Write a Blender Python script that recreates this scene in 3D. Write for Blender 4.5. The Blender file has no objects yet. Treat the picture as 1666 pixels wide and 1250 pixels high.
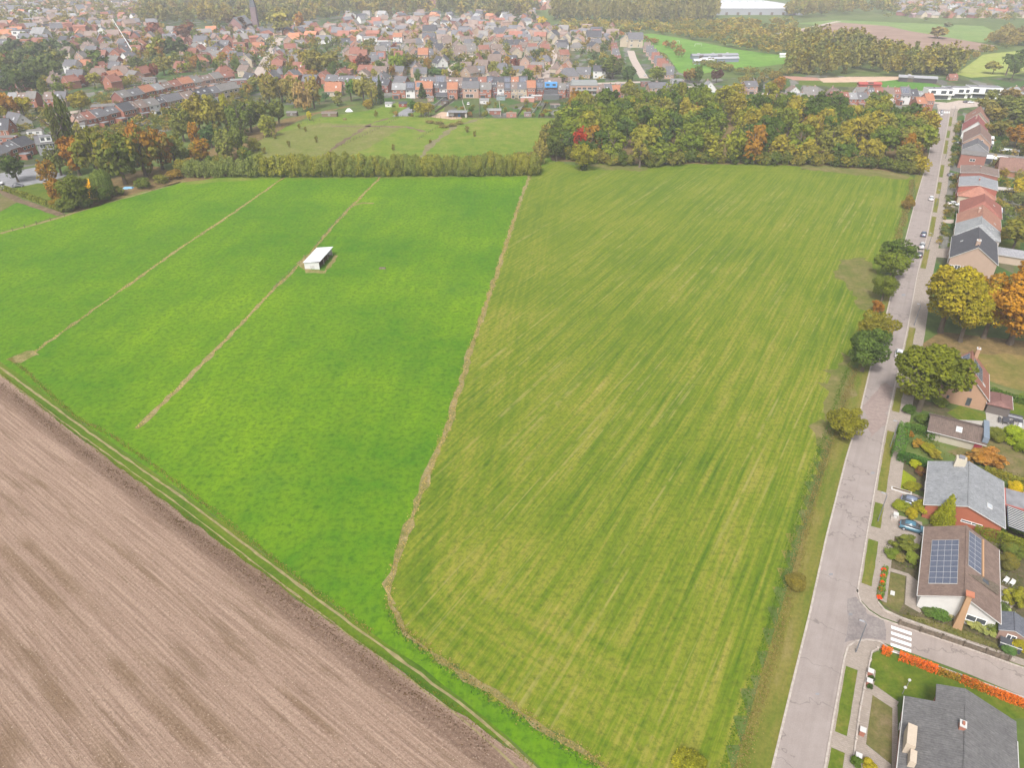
import bpy, math, random
import numpy as np
from mathutils import Vector
C = bpy.context.scene.collection
# ------------------------------------------------------------------ camera, light, exposure
TH = math.radians(31.3); F = 1156.0; H = 85.0
AZ = math.radians(29.5)                      # azimuth of the long street
cd = bpy.data.cameras.new('camera'); cam = bpy.data.objects.new('camera', cd); C.objects.link(cam)
cam.location = (0, 0, H); cam.rotation_euler = (math.radians(90) - TH, 0, 0)
cd.sensor_width = 36; cd.lens = 36 * F / 1666; cd.clip_start = .5; cd.clip_end = 12000
S = bpy.context.scene; S.camera = cam
w = bpy.data.worlds.new('World'); S.world = w; w.use_nodes = True
nt = w.node_tree; sky = nt.nodes.new('ShaderNodeTexSky'); sky.sky_type = 'NISHITA'; sky.sun_disc = False
SUN_EL, SUN_ROT = math.radians(52), math.radians(200)
sky.sun_elevation = SUN_EL; sky.sun_rotation = SUN_ROT; sky.air_density = 1.0; sky.dust_density = 6; sky.ozone_density = .6
hs = nt.nodes.new('ShaderNodeHueSaturation'); hs.inputs['Saturation'].default_value = .34
bg = nt.nodes['Background']; bg.inputs['Strength'].default_value = .088
nt.links.new(sky.outputs[0], hs.inputs['Color']); nt.links.new(hs.outputs[0], bg.inputs['Color'])
sl = bpy.data.lights.new('sun', 'SUN'); sl.energy = 1.5; sl.angle = math.radians(10); sl.color = (1, .975, .95)
so = bpy.data.objects.new('sun', sl); C.objects.link(so)
sd = Vector((math.sin(SUN_ROT) * math.cos(SUN_EL), math.cos(SUN_ROT) * math.cos(SUN_EL), math.sin(SUN_EL)))
so.rotation_euler = sd.to_track_quat('Z', 'Y').to_euler()
S.view_settings.view_transform = 'Standard'; S.view_settings.look = 'None'; S.view_settings.exposure = 1.14
S.view_settings.gamma = 1; S.render.engine = 'CYCLES'
HAZE = 0.00019
S.cycles.volume_bounces = 1

# ------------------------------------------------------------------ helpers
rnd = random.Random(7)
def G(px, py, z=0.0):
    u = (px - 833) / F; v = (py - 625) / F
    t = (H - z) / (math.sin(TH) + v * math.cos(TH))
    return (u * t, (math.cos(TH) - v * math.sin(TH)) * t)
def PX(x, y, z=0.0):
    f = y * math.cos(TH) + (H - z) * math.sin(TH); up = y * math.sin(TH) - (H - z) * math.cos(TH)
    return 833 + F * x / f, 625 - F * up / f
ca, sa = math.cos(AZ), math.sin(AZ)
def SR(s, r): return (sa * s + ca * r, ca * s - sa * r)
def toSR(x, y): return (sa * x + ca * y, ca * x - sa * y)
ORD = ['', 'first', 'second', 'third', 'fourth', 'fifth', 'sixth', 'seventh', 'eighth', 'ninth', 'tenth', 'eleventh', 'twelfth',
       'thirteenth', 'fourteenth', 'fifteenth', 'sixteenth', 'seventeenth', 'eighteenth', 'nineteenth', 'twentieth']
def ordn(n):
    if n <= 20: return ORD[n]
    return '%d%s' % (n, {1: 'st', 2: 'nd', 3: 'rd'}.get(n % 10, 'th') if n % 100 not in (11, 12, 13) else 'th')
def tag(o, label=None, cat=None, group=None, kind=None):
    if label: o['label'] = label
    if cat: o['category'] = cat
    if group: o['group'] = group
    if kind: o['kind'] = kind
    return o
def empty(name, x, y, z=0, az=0, label=None, cat=None, group=None):
    o = bpy.data.objects.new(name, None); C.objects.link(o); o.location = (x, y, z)
    o.rotation_euler = (0, 0, math.pi / 2 - az); o.empty_display_size = .3
    return tag(o, label, cat, group)
def copy_tree(o, parent=None):
    c = o.copy(); C.objects.link(c); c.parent = parent
    for ch in KIDS.get(o.name, []): 
        cc = copy_tree(ch, c); KIDS.setdefault(c.name, []).append(cc)
    return c
KIDS = {}
class MB:
    def __init__(s): s.v = []; s.f = []; s.m = []
    def quad(s, pts, mi=0):
        n = len(s.v); s.v += [tuple(p) for p in pts]; s.f.append(tuple(range(n, n + len(pts)))); s.m.append(mi)
    def box(s, x0, y0, z0, x1, y1, z1, mi=0, taper=0):
        t = taper; n = len(s.v)
        s.v += [(x0, y0, z0), (x1, y0, z0), (x1, y1, z0), (x0, y1, z0), (x0 + t, y0 + t, z1), (x1 - t, y0 + t, z1), (x1 - t, y1 - t, z1), (x0 + t, y1 - t, z1)]
        for f in ((3, 2, 1, 0), (4, 5, 6, 7), (0, 1, 5, 4), (1, 2, 6, 5), (2, 3, 7, 6), (3, 0, 4, 7)):
            s.f.append(tuple(n + i for i in f)); s.m.append(mi)
    def slab(s, pts, th, mi=0):                      # a polygon given thickness downward
        n = len(s.v); k = len(pts)
        s.v += [tuple(p) for p in pts] + [(p[0], p[1], p[2] - th) for p in pts]
        s.f.append(tuple(n + i for i in range(k))); s.m.append(mi)
        s.f.append(tuple(n + k + i for i in reversed(range(k)))); s.m.append(mi)
        for i in range(k):
            j = (i + 1) % k; s.f.append((n + i, n + k + i, n + k + j, n + j)); s.m.append(mi)
    def tube(s, pts, rad, k=6, mi=0):
        n = len(s.v)
        for i, p in enumerate(pts):
            p = Vector(p); q = Vector(pts[min(i + 1, len(pts) - 1)]) - Vector(pts[max(i - 1, 0)])
            q.normalize(); a = q.orthogonal().normalized(); b = q.cross(a)
            r = rad[i] if isinstance(rad, (list, tuple)) else rad
            for j in range(k):
                t = 2 * math.pi * j / k; s.v.append(tuple(p + a * math.cos(t) * r + b * math.sin(t) * r))
        for i in range(len(pts) - 1):
            for j in range(k):
                s.f.append((n + i * k + j, n + i * k + (j + 1) % k, n + (i + 1) * k + (j + 1) % k, n + (i + 1) * k + j)); s.m.append(mi)
        s.f.append(tuple(n + j for j in reversed(range(k)))); s.m.append(mi)
        s.f.append(tuple(n + (len(pts) - 1) * k + j for j in range(k))); s.m.append(mi)
    def build(s, name, mats, parent=None, color=None, smooth=False):
        me = bpy.data.meshes.new(name); me.from_pydata(s.v, [], s.f)
        if not isinstance(mats, (list, tuple)): mats = [mats]
        for m in mats: me.materials.append(m)
        me.polygons.foreach_set('material_index', s.m)
        if smooth: me.polygons.foreach_set('use_smooth', [True] * len(s.f))
        me.update(); return link(name, me, parent, color)
def link(name, me, parent=None, color=None):
    o = bpy.data.objects.new(name, me); C.objects.link(o)
    if color: o.color = (color[0], color[1], color[2], color[3] if len(color) > 3 else 1)
    if parent is not None:
        o.parent = parent; KIDS.setdefault(parent.name, []).append(o)
    return o

# ------------------------------------------------------------------ materials
class NT:
    def __init__(s, name, rough=.9, spec=.2):
        s.m = bpy.data.materials.new(name); s.m.use_nodes = True; s.t = s.m.node_tree
        s.b = s.t.nodes['Principled BSDF']; s.b.inputs['Roughness'].default_value = rough
        s.b.inputs['Specular IOR Level'].default_value = spec
    def n(s, t): return s.t.nodes.new(t)
    def l(s, a, b): s.t.links.new(a, b)
    def co(s): return s.n('ShaderNodeTexCoord').outputs['Object']
    def mapv(s, vec, rot=0, scale=(1, 1, 1)):
        r = s.n('ShaderNodeMapping'); r.inputs['Rotation'].default_value = (0, 0, rot); s.l(vec, r.inputs['Vector'])
        q = s.n('ShaderNodeVectorMath'); q.operation = 'MULTIPLY'; s.l(r.outputs[0], q.inputs[0]); q.inputs[1].default_value = scale
        return q.outputs[0]
    def noise(s, vec, scale=1, detail=3, rough=.55, dist=0):
        q = s.n('ShaderNodeTexNoise'); q.inputs['Scale'].default_value = scale; q.inputs['Detail'].default_value = detail
        q.inputs['Roughness'].default_value = rough; q.inputs['Distortion'].default_value = dist
        if vec is not None: s.l(vec, q.inputs['Vector'])
        return q.outputs['Fac']
    def ramp(s, fac, stops):
        r = s.n('ShaderNodeValToRGB'); e = r.color_ramp.elements
        while len(e) < len(stops): e.new(.5)
        for i, (p, c) in enumerate(stops):
            e[i].position = p; e[i].color = (c, c, c, 1) if not isinstance(c, tuple) else (*c[:3], 1)
        s.l(fac, r.inputs[0]); return r.outputs[0]
    def mix(s, fac, a, b, mode='MIX'):
        q = s.n('ShaderNodeMix'); q.data_type = 'RGBA'; q.blend_type = mode
        for k, x in ((0, fac), (6, a), (7, b)):
            if isinstance(x, (int, float)): q.inputs[k].default_value = x if k == 0 else (x, x, x, 1)
            elif isinstance(x, tuple): q.inputs[k].default_value = (*x[:3], 1)
            else: s.l(x, q.inputs[k])
        return q.outputs[2]
    def math(s, op, a, b=0, c=None):
        q = s.n('ShaderNodeMath'); q.operation = op
        for k, x in enumerate((a, b, c)):
            if x is None: continue
            if isinstance(x, (int, float)): q.inputs[k].default_value = x
            else: s.l(x, q.inputs[k])
        return q.outputs[0]
    def sep(s, vec):
        q = s.n('ShaderNodeSeparateXYZ'); s.l(vec, q.inputs[0]); return q.outputs
    def attr(s, name):
        q = s.n('ShaderNodeAttribute'); q.attribute_name = name; return q.outputs['Fac']
    def objcol(s):
        q = s.n('ShaderNodeObjectInfo'); return q
    def bump(s, h, strength=.5, dist=.1):
        q = s.n('ShaderNodeBump'); q.inputs['Strength'].default_value = strength; q.inputs['Distance'].default_value = dist
        s.l(h, q.inputs['Height']); s.l(q.outputs[0], s.b.inputs['Normal'])
    def out(s, col):
        s.l(col, s.b.inputs['Base Color']); return s.m
def simple(name, col, rough=.7, spec=.3, var=.12, scale=1.5):
    t = NT(name, rough, spec); n = t.noise(t.co(), scale, 4)
    return t.out(t.mix(t.ramp(n, [(.3, 0.0), (.7, 1.0)]), tuple(c * (1 - var) for c in col), tuple(min(1, c * (1 + var)) for c in col)))

def m_bright():
    t = NT('bright_grass'); c = t.co(); d = math.radians(6)
    big = t.noise(c, .02, 5, .6); st = t.noise(t.mapv(c, d, (.22, .03, 1)), 1, 4, .65); fi = t.noise(c, .9, 5, .7)
    col = t.mix(t.ramp(big, [(.36, 0.), (.64, 1.)]), (.045, .15, .001), (.15, .26, .001))
    col = t.mix(t.ramp(st, [(.35, 0.), (.68, .5)]), col, (.042, .128, .003))
    blu = t.noise(c, .035, 3, .7); col = t.mix(t.ramp(blu, [(.58, 0.), (.74, .5)]), col, (.06, .15, .012))
    md = t.noise(c, .21, 4, .7); col = t.mix(t.ramp(md, [(.35, 0.), (.7, .45)]), col, (.135, .215, .003))
    tf = t.noise(t.mapv(c, d, (1, .5, 1)), .55, 3, .8); col = t.mix(t.ramp(tf, [(.5, 0.), (.68, .3)]), col, (.026, .095, .003))
    col = t.mix(t.ramp(fi, [(.32, .75), (.55, 0.)]), col, (.03, .08, .003))
    t.bump(fi, .6, .12); return t.out(col)
def m_hay():
    t = NT('mown_grass'); c = t.co(); e = t.attr('edge'); x, y, z = t.sep(c)
    al = t.noise(t.mapv(c, AZ, (.42, .012, 1)), 1, 4, .62); fine = t.noise(t.mapv(c, AZ, (1.7, .05, 1)), 1, 2, .6)
    comb = t.n('ShaderNodeCombineXYZ'); t.l(t.math('MULTIPLY', e, .5), comb.inputs[0]); t.l(t.math('MULTIPLY', x, .016), comb.inputs[1]); t.l(t.math('MULTIPLY', y, .016), comb.inputs[2])
    hd = t.noise(comb.outputs[0], 1, 4, .6)
    wob = t.noise(c, .05, 2); ed = t.ramp(t.math('MULTIPLY_ADD', wob, .25, t.math('DIVIDE', e, 90)), [(.24, 0.), (.36, 1.)])
    sw = t.mix(ed, hd, al)
    big = t.noise(c, .022, 4, .6); mid = t.noise(c, .16, 4, .7)
    lines = t.noise(t.mapv(c, AZ + .03, (1.15, .012, 1)), 1, 2, .5); fac = t.math('ADD', t.math('ADD', t.math('MULTIPLY', sw, .72), .14), t.math('MULTIPLY', t.math('SUBTRACT', big, .5), .55))
    fac = t.math('ADD', fac, t.math('MULTIPLY', t.math('SUBTRACT', mid, .5), .27))
    fac = t.math('ADD', fac, t.math('MULTIPLY', t.math('SUBTRACT', fine, .5), .75))
    nearf = t.math('MULTIPLY', t.math('SUBTRACT', 190, y), .0003); fac = t.math('ADD', fac, nearf)
    col = t.ramp(fac, [(.27, (.06, .115, .003)), (.43, (.105, .155, .005)), (.57, (.155, .185, .012)), (.76, (.225, .21, .033)), (.95, (.33, .27, .08))])
    fi = t.noise(c, 1.1, 5, .75); col = t.mix(t.ramp(fi, [(.3, .7), (.55, 0.)]), col, (.04, .06, .006))
    sp = t.noise(c, .07, 4, .7); col = t.mix(t.ramp(sp, [(.64, 0.), (.76, .35)]), col, (.22, .17, .07))
    far = t.ramp(t.math('DIVIDE', y, 400), [(.3, 0.), (.75, .5)]); col = t.mix(far, col, t.mix(.6, col, (.12, .17, .008)))
    col = t.mix(t.math('MULTIPLY', t.ramp(lines, [(.6, 0.), (.69, .5)]), t.ramp(mid, [(.4, 0.), (.55, 1.)])), col, (.27, .235, .08))
    t.bump(fi, .6, .1); return t.out(col)
PAZ = math.radians(127.3)
def m_plough():
    t = NT('ploughed_soil'); c = t.co()
    nx, ny = math.cos(PAZ), -math.sin(PAZ)        # across direction: towards the field
    x, y, z = t.sep(c)
    # distance from the field edge (positive inside the field)
    d = t.math('SUBTRACT', t.math('MULTIPLY', t.math('ADD', x, 120.1), math.cos(PAZ)), t.math('MULTIPLY', t.math('SUBTRACT', y, 143.4), math.sin(PAZ)))
    dd = t.math('ABSOLUTE', d)
    al = t.mapv(c, PAZ, (1, 1, 1)); ax, ay, az_ = t.sep(al)
    w1 = t.n('ShaderNodeCombineXYZ'); t.l(t.math('MULTIPLY', dd, 2.6), w1.inputs[0]); t.l(t.math('MULTIPLY', ay, .06), w1.inputs[1])
    rows = t.noise(w1.outputs[0], 1, 2, .6)
    w2 = t.n('ShaderNodeCombineXYZ'); t.l(t.math('MULTIPLY', dd, .5), w2.inputs[0]); t.l(t.math('MULTIPLY', ay, .05), w2.inputs[1])
    strk = t.noise(w2.outputs[0], 1, 4, .68)
    cl = t.noise(c, 2.2, 5, .8); big = t.noise(c, .03, 3)
    col = t.mix(t.ramp(rows, [(.35, 0.), (.65, 1.)]), (.225, .15, .108), (.335, .238, .178))
    f2 = t.math('ADD', strk, t.math('MULTIPLY', t.math('SUBTRACT', cl, .5), .95)); f2 = t.math('ADD', f2, t.math('MULTIPLY', t.math('SUBTRACT', big, .5), .5))
    col = t.mix(t.ramp(f2, [(.58, 0.), (.64, .6)]), col, (.13, .083, .045))
    def band(pos, wd, s):
        q = t.math('ABSOLUTE', t.math('SUBTRACT', t.math('ADD', dd, t.math('MULTIPLY', t.math('SUBTRACT', cl, .5), 1.6)), pos))
        return t.math('MULTIPLY', t.ramp(t.math('DIVIDE', q, wd), [(.45, s), (1., 0.)]), t.ramp(cl, [(.4, 1.), (.62, .45)]))
    col = t.mix(band(2.6, 2.3, .85), col, (.125, .077, .052))
    brk = t.ramp(t.noise(t.mapv(c, PAZ, (.05, .05, 1)), 1, 2), [(.42, 0.), (.55, 1.)])
    for pos, wd in ((12, .6), (20.5, 1.2), (23.6, 1.2), (31, 1.5), (38, 2.6), (44.5, 2.2), (51, 1.4), (60, 1.2)):
        col = t.mix(t.math('MULTIPLY', band(pos, wd, .75), brk), col, (.135, .083, .04))
    col = t.mix(t.ramp(cl, [(.3, .8), (.52, 0.)]), col, (.12, .08, .055))
    sp = t.noise(c, 3.5, 3, .8); col = t.mix(t.ramp(sp, [(.6, 0.), (.68, .8)]), col, (.52, .43, .33))
    t.bump(t.math('ADD', cl, t.math('MULTIPLY', rows, .6)), .9, .22); return t.out(col)
def m_rough(name, a, b, c3, sc=.35, dirs=None):
    t = NT(name); c = t.co(); n1 = t.noise(c if dirs is None else t.mapv(c, dirs, (1, .12, 1)), sc, 5, .7); n2 = t.noise(c, sc * 5, 4, .75); n3 = t.noise(c, sc * .12, 3)
    f = t.math('ADD', t.math('MULTIPLY', n1, .7), t.math('MULTIPLY', n3, .3))
    col = t.ramp(f, [(.36, a), (.52, b), (.66, c3)]); col = t.mix(t.ramp(n2, [(.3, .5), (.6, 0.)]), col, tuple(v * .5 for v in a))
    t.bump(n2, .6, .12); return t.out(col)
def m_town():
    t = NT('garden_ground'); c = t.co()
    v = t.n('ShaderNodeTexVoronoi'); v.inputs['Scale'].default_value = .085; t.l(t.mapv(c, math.radians(12), (1.7, .75, 1)), v.inputs['Vector'])
    r, g, b = t.sep(v.outputs['Color'])
    n = t.noise(c, .35, 4, .7)
    col = t.ramp(r, [(.0, (.05, .11, .02)), (.3, (.09, .12, .035)), (.5, (.06, .07, .03)), (.66, (.12, .11, .06)), (.78, (.2, .19, .175)), (.9, (.13, .125, .12))])
    t.t.nodes[-1].color_ramp.interpolation = 'CONSTANT'
    col = t.mix(t.ramp(n, [(.4, 0.), (.65, .6)]), col, (.045, .06, .022)); return t.out(col)
def m_road(name, a, b, joints=True):
    t = NT(name, .85, .3); c = t.co(); n1 = t.noise(c, .3, 5, .65); n2 = t.noise(c, 6, 3, .7); st = t.noise(t.mapv(c, AZ, (.9, .03, 1)), 1, 3)
    col = t.mix(t.ramp(n1, [(.3, 0.), (.7, 1.)]), a, b); col = t.mix(t.ramp(n2, [(.4, .25), (.65, 0.)]), col, tuple(v * .6 for v in a))
    col = t.mix(t.ramp(st, [(.48, 0.), (.7, .35)]), col, tuple(v * .72 for v in a))
    v = t.n('ShaderNodeTexVoronoi'); v.feature = 'DISTANCE_TO_EDGE'; v.inputs['Scale'].default_value = .11
    wv = t.n('ShaderNodeVectorMath'); wv.operation = 'ADD'; nz = t.n('ShaderNodeTexNoise'); nz.inputs['Scale'].default_value = .6; t.l(c, nz.inputs['Vector'])
    sc = t.n('ShaderNodeVectorMath'); sc.operation = 'SCALE'; sc.inputs[3].default_value = 3.2; t.l(nz.outputs['Color'], sc.inputs[0]); t.l(t.mapv(c, AZ, (.35, 1, 1)), wv.inputs[0]); t.l(sc.outputs[0], wv.inputs[1]); t.l(wv.outputs[0], v.inputs['Vector'])
    if joints: col = t.mix(t.ramp(v.outputs['Distance'], [(.0, .55), (.012, 0.)]), col, tuple(x * .35 for x in a))
    t.bump(n2, .25, .02); return t.out(col)
def m_paver(name, a, b):
    t = NT(name, .85, .25); c = t.mapv(t.co(), AZ, (1, 1, 1))
    br = t.n('ShaderNodeTexBrick'); br.inputs['Scale'].default_value = 1.6; br.inputs['Color1'].default_value = (*a, 1); br.inputs['Color2'].default_value = (*b, 1)
    br.inputs['Mortar'].default_value = tuple(x * .6 for x in a) + (1,); br.inputs['Mortar Size'].default_value = .03; t.l(c, br.inputs['Vector'])
    n = t.noise(t.co(), .8, 4, .7); return t.out(t.mix(t.ramp(n, [(.35, .0), (.7, .5)]), br.outputs['Color'], tuple(x * .62 for x in a)))
def m_wall():
    t = NT('brick_wall', .85, .2); oi = t.objcol(); c = t.co(); n = t.noise(c, .7, 4, .7); n2 = t.noise(t.mapv(c, 0, (6, 6, 12)), 1, 2)
    col = t.mix(t.ramp(n, [(.3, .25), (.7, 0.)]), oi.outputs['Color'], t.mix(1., oi.outputs['Color'], .62, 'MULTIPLY'))
    col = t.mix(t.ramp(n2, [(.3, .22), (.7, 0.)]), col, t.mix(1., col, .6, 'MULTIPLY')); return t.out(col)
def m_roof():
    t = NT('roof_tile', .8, .3); oi = t.objcol(); c = t.co(); rv = t.n('ShaderNodeVectorMath'); rv.operation = 'ADD'; t.l(c, rv.inputs[0])
    t.l(oi.outputs['Random'], rv.inputs[1])
    n = t.noise(rv.outputs[0], .55, 5, .7); n3 = t.noise(t.mapv(c, 0, (3.2, 1.4, 1.4)), 1, 3, .7)
    wv = t.n('ShaderNodeTexWave'); wv.wave_type = 'BANDS'; wv.bands_direction = 'X'; wv.inputs['Scale'].default_value = .95; wv.inputs['Distortion'].default_value = .3; t.l(c, wv.inputs['Vector'])
    col = t.mix(t.ramp(n, [(.32, .55), (.68, 0.)]), oi.outputs['Color'], t.mix(1., oi.outputs['Color'], .55, 'MULTIPLY'))
    col = t.mix(t.ramp(n3, [(.35, .55), (.65, 0.)]), col, t.mix(1., col, .55, 'MULTIPLY')); sp = t.noise(rv.outputs[0], 3.5, 4, .8); col = t.mix(t.ramp(sp, [(.52, 0.), (.66, .5)]), col, t.mix(1., col, (1.5, 1.5, 1.35), 'MULTIPLY')); col = t.mix(t.ramp(sp, [(.32, .5), (.46, 0.)]), col, t.mix(1., col, .5, 'MULTIPLY'))
    col = t.mix(t.math('MULTIPLY', wv.outputs['Fac'], .3), col, t.mix(1., col, .55, 'MULTIPLY')); t.bump(wv.outputs['Fac'], .3, .04); return t.out(col)
def m_paint(name='painted', rough=.5, spec=.4):
    t = NT(name, rough, spec); oi = t.objcol(); n = t.noise(t.co(), 2.2, 4)
    return t.out(t.mix(t.ramp(n, [(.3, .16), (.7, 0.)]), oi.outputs['Color'], t.mix(1., oi.outputs['Color'], .6, 'MULTIPLY')))
def m_leaf():
    t = NT('leaves', .7, .15); oi = t.objcol(); ti = t.attr('tint'); au = t.attr('aut'); r = oi.outputs['Random']
    base = t.mix(1., oi.outputs['Color'], (2.0, 1.85, .95), 'MULTIPLY')
    col = t.mix(t.ramp(ti, [(0., .62), (.5, 0.)]), base, t.mix(1., base, (.36, .44, .42), 'MULTIPLY'))
    col = t.mix(t.ramp(ti, [(.5, 0.), (1., .75)]), col, t.mix(1., base, (1.75, 1.6, 1.2), 'MULTIPLY'))
    lt = t.math('LESS_THAN', au, oi.outputs['Alpha'])
    warm = t.mix(t.math('GREATER_THAN', oi.outputs['Alpha'], .38), t.mix(ti, (.20, .16, .012), (.40, .30, .02)), t.mix(ti, (.24, .10, .014), (.48, .23, .016)))
    col = t.mix(t.math('MULTIPLY', lt, .78), col, warm)
    t.out(col)
    tr = t.n('ShaderNodeBsdfTranslucent'); t.l(col, tr.inputs[0]); ms = t.n('ShaderNodeMixShader'); ms.inputs[0].default_value = .3
    t.l(t.b.outputs[0], ms.inputs[1]); t.l(tr.outputs[0], ms.inputs[2]); t.l(ms.outputs[0], t.t.nodes['Material Output'].inputs[0]); return t.m
def m_glass():
    t = NT('window_glass', .08, .6); n = t.noise(t.co(), .8, 1); return t.out(t.mix(n, (.03, .035, .04), (.09, .10, .115)))
def m_solar():
    t = NT('solar_panel', .2, .6); c = t.co(); n = t.noise(c, 3, 2)
    return t.out(t.mix(n, (.05, .06, .095), (.13, .145, .19)))
M_BRIGHT, M_HAY, M_PLOUGH = m_bright(), m_hay(), m_plough()
M_WALL, M_ROOF, M_PAINT, M_LEAF, M_GLASS, M_SOLAR = m_wall(), m_roof(), m_paint(), m_leaf(), m_glass(), m_solar()
M_CARP = m_paint('car_paint', .22, .6)
M_BARK = simple('bark', (.13, .105, .08), .95, .1, .4, 3)
M_TRACKG = m_rough('track_grass', (.045, .10, .004), (.09, .145, .006), (.15, .155, .02), .3, PAZ)
M_VERGE = m_rough('verge_grass', (.08, .13, .008), (.17, .155, .03), (.25, .19, .075), .3, AZ)
M_DRY = m_rough('dry_grass', (.11, .13, .02), (.25, .20, .085), (.34, .265, .15), .6)
M_MEADOW = m_rough('meadow_grass', (.085, .165, .008), (.15, .20, .02), (.23, .215, .055), .13)
M_LAWN = m_rough('lawn_grass', (.06, .11, .006), (.105, .14, .01), (.18, .155, .035), .35)
M_LAWNT = m_rough('worn_lawn', (.08, .10, .02), (.15, .13, .045), (.22, .16, .09), .3)
M_LIME = m_rough('lime_ground_cover', (.16, .20, .006), (.22, .26, .008), (.27, .29, .012), .8)
M_BEDS = m_rough('planting_soil', (.06, .07, .025), (.11, .09, .045), (.16, .12, .08), .9)
M_TOWN = m_town()
M_ROAD = m_road('concrete_road', (.255, .215, .195), (.315, .272, .25))
M_STREET = m_road('patched_concrete', (.265, .22, .195), (.33, .28, .25))
M_PAVE = m_paver('paving_slabs', (.31, .26, .215), (.38, .325, .28))
M_PALE = m_road('pale_street', (.40, .33, .28), (.48, .40, .35), False)
M_KERB = simple('kerb_stone', (.37, .325, .285), .85, .2, .2, 2)
M_MARK = simple('road_paint', (.78, .77, .75), .6, .3, .1, 3)
M_SAND = simple('sand', (.46, .33, .24), .95, .1, .15, .2)
M_FSOIL = simple('far_soil', (.25, .17, .13), .95, .1, .2, .03)
M_TRK = simple('worn_track', (.22, .185, .09), .95, .1, .25, .8)
M_DIRT = m_rough('bare_earth', (.10, .07, .04), (.17, .12, .075), (.26, .18, .12), .35)
M_TER = m_paver('terrace_tiles', (.40, .37, .33), (.46, .43, .39))
M_GREY = simple('grey_gravel', (.22, .22, .23), .9, .2, .2, .4)
M_LEAFL = m_rough('leaf_litter', (.10, .08, .03), (.19, .13, .05), (.27, .18, .08), .4)

# ------------------------------------------------------------------ ground sheets
def sheet(name, pts, mat, z, jitter=0, step=4, kind='structure', ground=False, label=None):
    P = [p if ground else G(*p) for p in pts]
    if jitter:
        q = []; r = random.Random(len(pts) * 7 + int(abs(P[0][0])))
        for i in range(len(P)):
            a, b = P[i], P[(i + 1) % len(P)]; L = math.hypot(b[0] - a[0], b[1] - a[1]); n = max(1, min(120, int(L / step)))
            for k in range(n):
                t = k / n; q.append((a[0] + (b[0] - a[0]) * t + r.uniform(-jitter, jitter), a[1] + (b[1] - a[1]) * t + r.uniform(-jitter, jitter)))
        P = q
    me = bpy.data.meshes.new(name)
    from mathutils.geometry import tessellate_polygon
    v = [Vector((x, y, z)) for x, y in P]; tris = tessellate_polygon([v])
    me.from_pydata([tuple(a) for a in v], [], [tuple(t) for t in tris])
    me.materials.append(mat); me.update(); o = link(name, me)
    # make all normals point up
    me.flip_normals() if len(me.polygons) and me.polygons[0].normal.z < 0 else None
    return tag(o, label, None, None, kind)
def ribbon(name, pts, w, mat, z, jit=.0, ground=False, kind='structure', off=0, sub=4.0):
    P = [Vector(p if ground else G(*p)) for p in pts]; Q = []
    for i in range(len(P) - 1):
        n = max(1, int((P[i + 1] - P[i]).length / sub)); Q += [P[i].lerp(P[i + 1], k / n) for k in range(n)]
    Q.append(P[-1]); b = MB(); r = random.Random(len(pts)); L = []; R = []
    for i, p in enumerate(Q):
        d = (Q[min(i + 1, len(Q) - 1)] - Q[max(i - 1, 0)]).normalized(); nrm = Vector((d.y, -d.x)); c = p + nrm * off
        L.append(c - nrm * (w / 2 + r.uniform(-jit, jit))); R.append(c + nrm * (w / 2 + r.uniform(-jit, jit)))
    for i in range(len(Q) - 1): b.quad([(L[i].x, L[i].y, z), (R[i].x, R[i].y, z), (R[i + 1].x, R[i + 1].y, z), (L[i + 1].x, L[i + 1].y, z)])
    return tag(b.build(name, mat), kind=kind)
def between(name, Lp, Rp, mat, z, ground=False, kind='structure'):
    L = [p if ground else G(*p) for p in Lp]; R = [p if ground else G(*p) for p in Rp]
    return sheet(name, L + R[::-1], mat, z, ground=True, kind=kind)
M_BASE = m_rough('base_grass', (.06, .10, .02), (.10, .14, .03), (.16, .16, .06), .05)
sheet('ground', [(-5200, -400), (5200, -400), (5200, 7500), (-5200, 7500)], M_BASE, -.03, ground=True)
# far farmland right of the town
sheet('far_field', [(1290, 38), (1360, 32), (1600, 42), (1640, 60), (1600, 68), (1480, 62), (1440, 52), (1380, 42)], m_rough('pale_pasture', (.12, .20, .05), (.16, .24, .06), (.2, .25, .08), .02), -.02)
sheet('far_ploughland', [(1270, 52), (1365, 36), (1445, 42), (1480, 50), (1540, 60), (1620, 74), (1600, 84), (1500, 92), (1420, 90), (1300, 70)], M_FSOIL, -.015)
sheet('sports_field', [(1010, 60), (1060, 54), (1110, 62), (1200, 80), (1290, 92), (1300, 100), (1240, 108), (1180, 112), (1130, 122), (1105, 118), (1085, 88)], m_rough('pitch_grass', (.09, .21, .02), (.13, .26, .03), (.17, .27, .04), .02), -.018)
sheet('yellow_pasture', [(1555, 120), (1600, 88), (1700, 78), (1720, 110), (1640, 122), (1580, 126)], m_rough('yellow_grass', (.20, .27, .05), (.28, .32, .07), (.3, .3, .1), .03), -.018)  # grass with its own yellower green
sheet('pony_pasture', [(1400, 136), (1440, 130), (1500, 130), (1530, 140), (1505, 147), (1420, 146)], m_rough('paddock_grass', (.06, .18, .015), (.08, .2, .02), (.12, .2, .03), .05), -.016)
sheet('riding_arena', [(1330, 127), (1380, 124.5), (1470, 124), (1480, 128), (1420, 133), (1340, 134)], M_SAND, -.012, .6)
sheet('sand_strip', [(1270, 123), (1330, 126), (1335, 131), (1290, 130)], simple('red_sand', (.36, .20, .15), .95, .1, .2, .1), -.014, .6)
sheet('paddock', [(1300, 128), (1400, 135), (1400, 142), (1300, 138)], M_LAWN, -.015)
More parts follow.
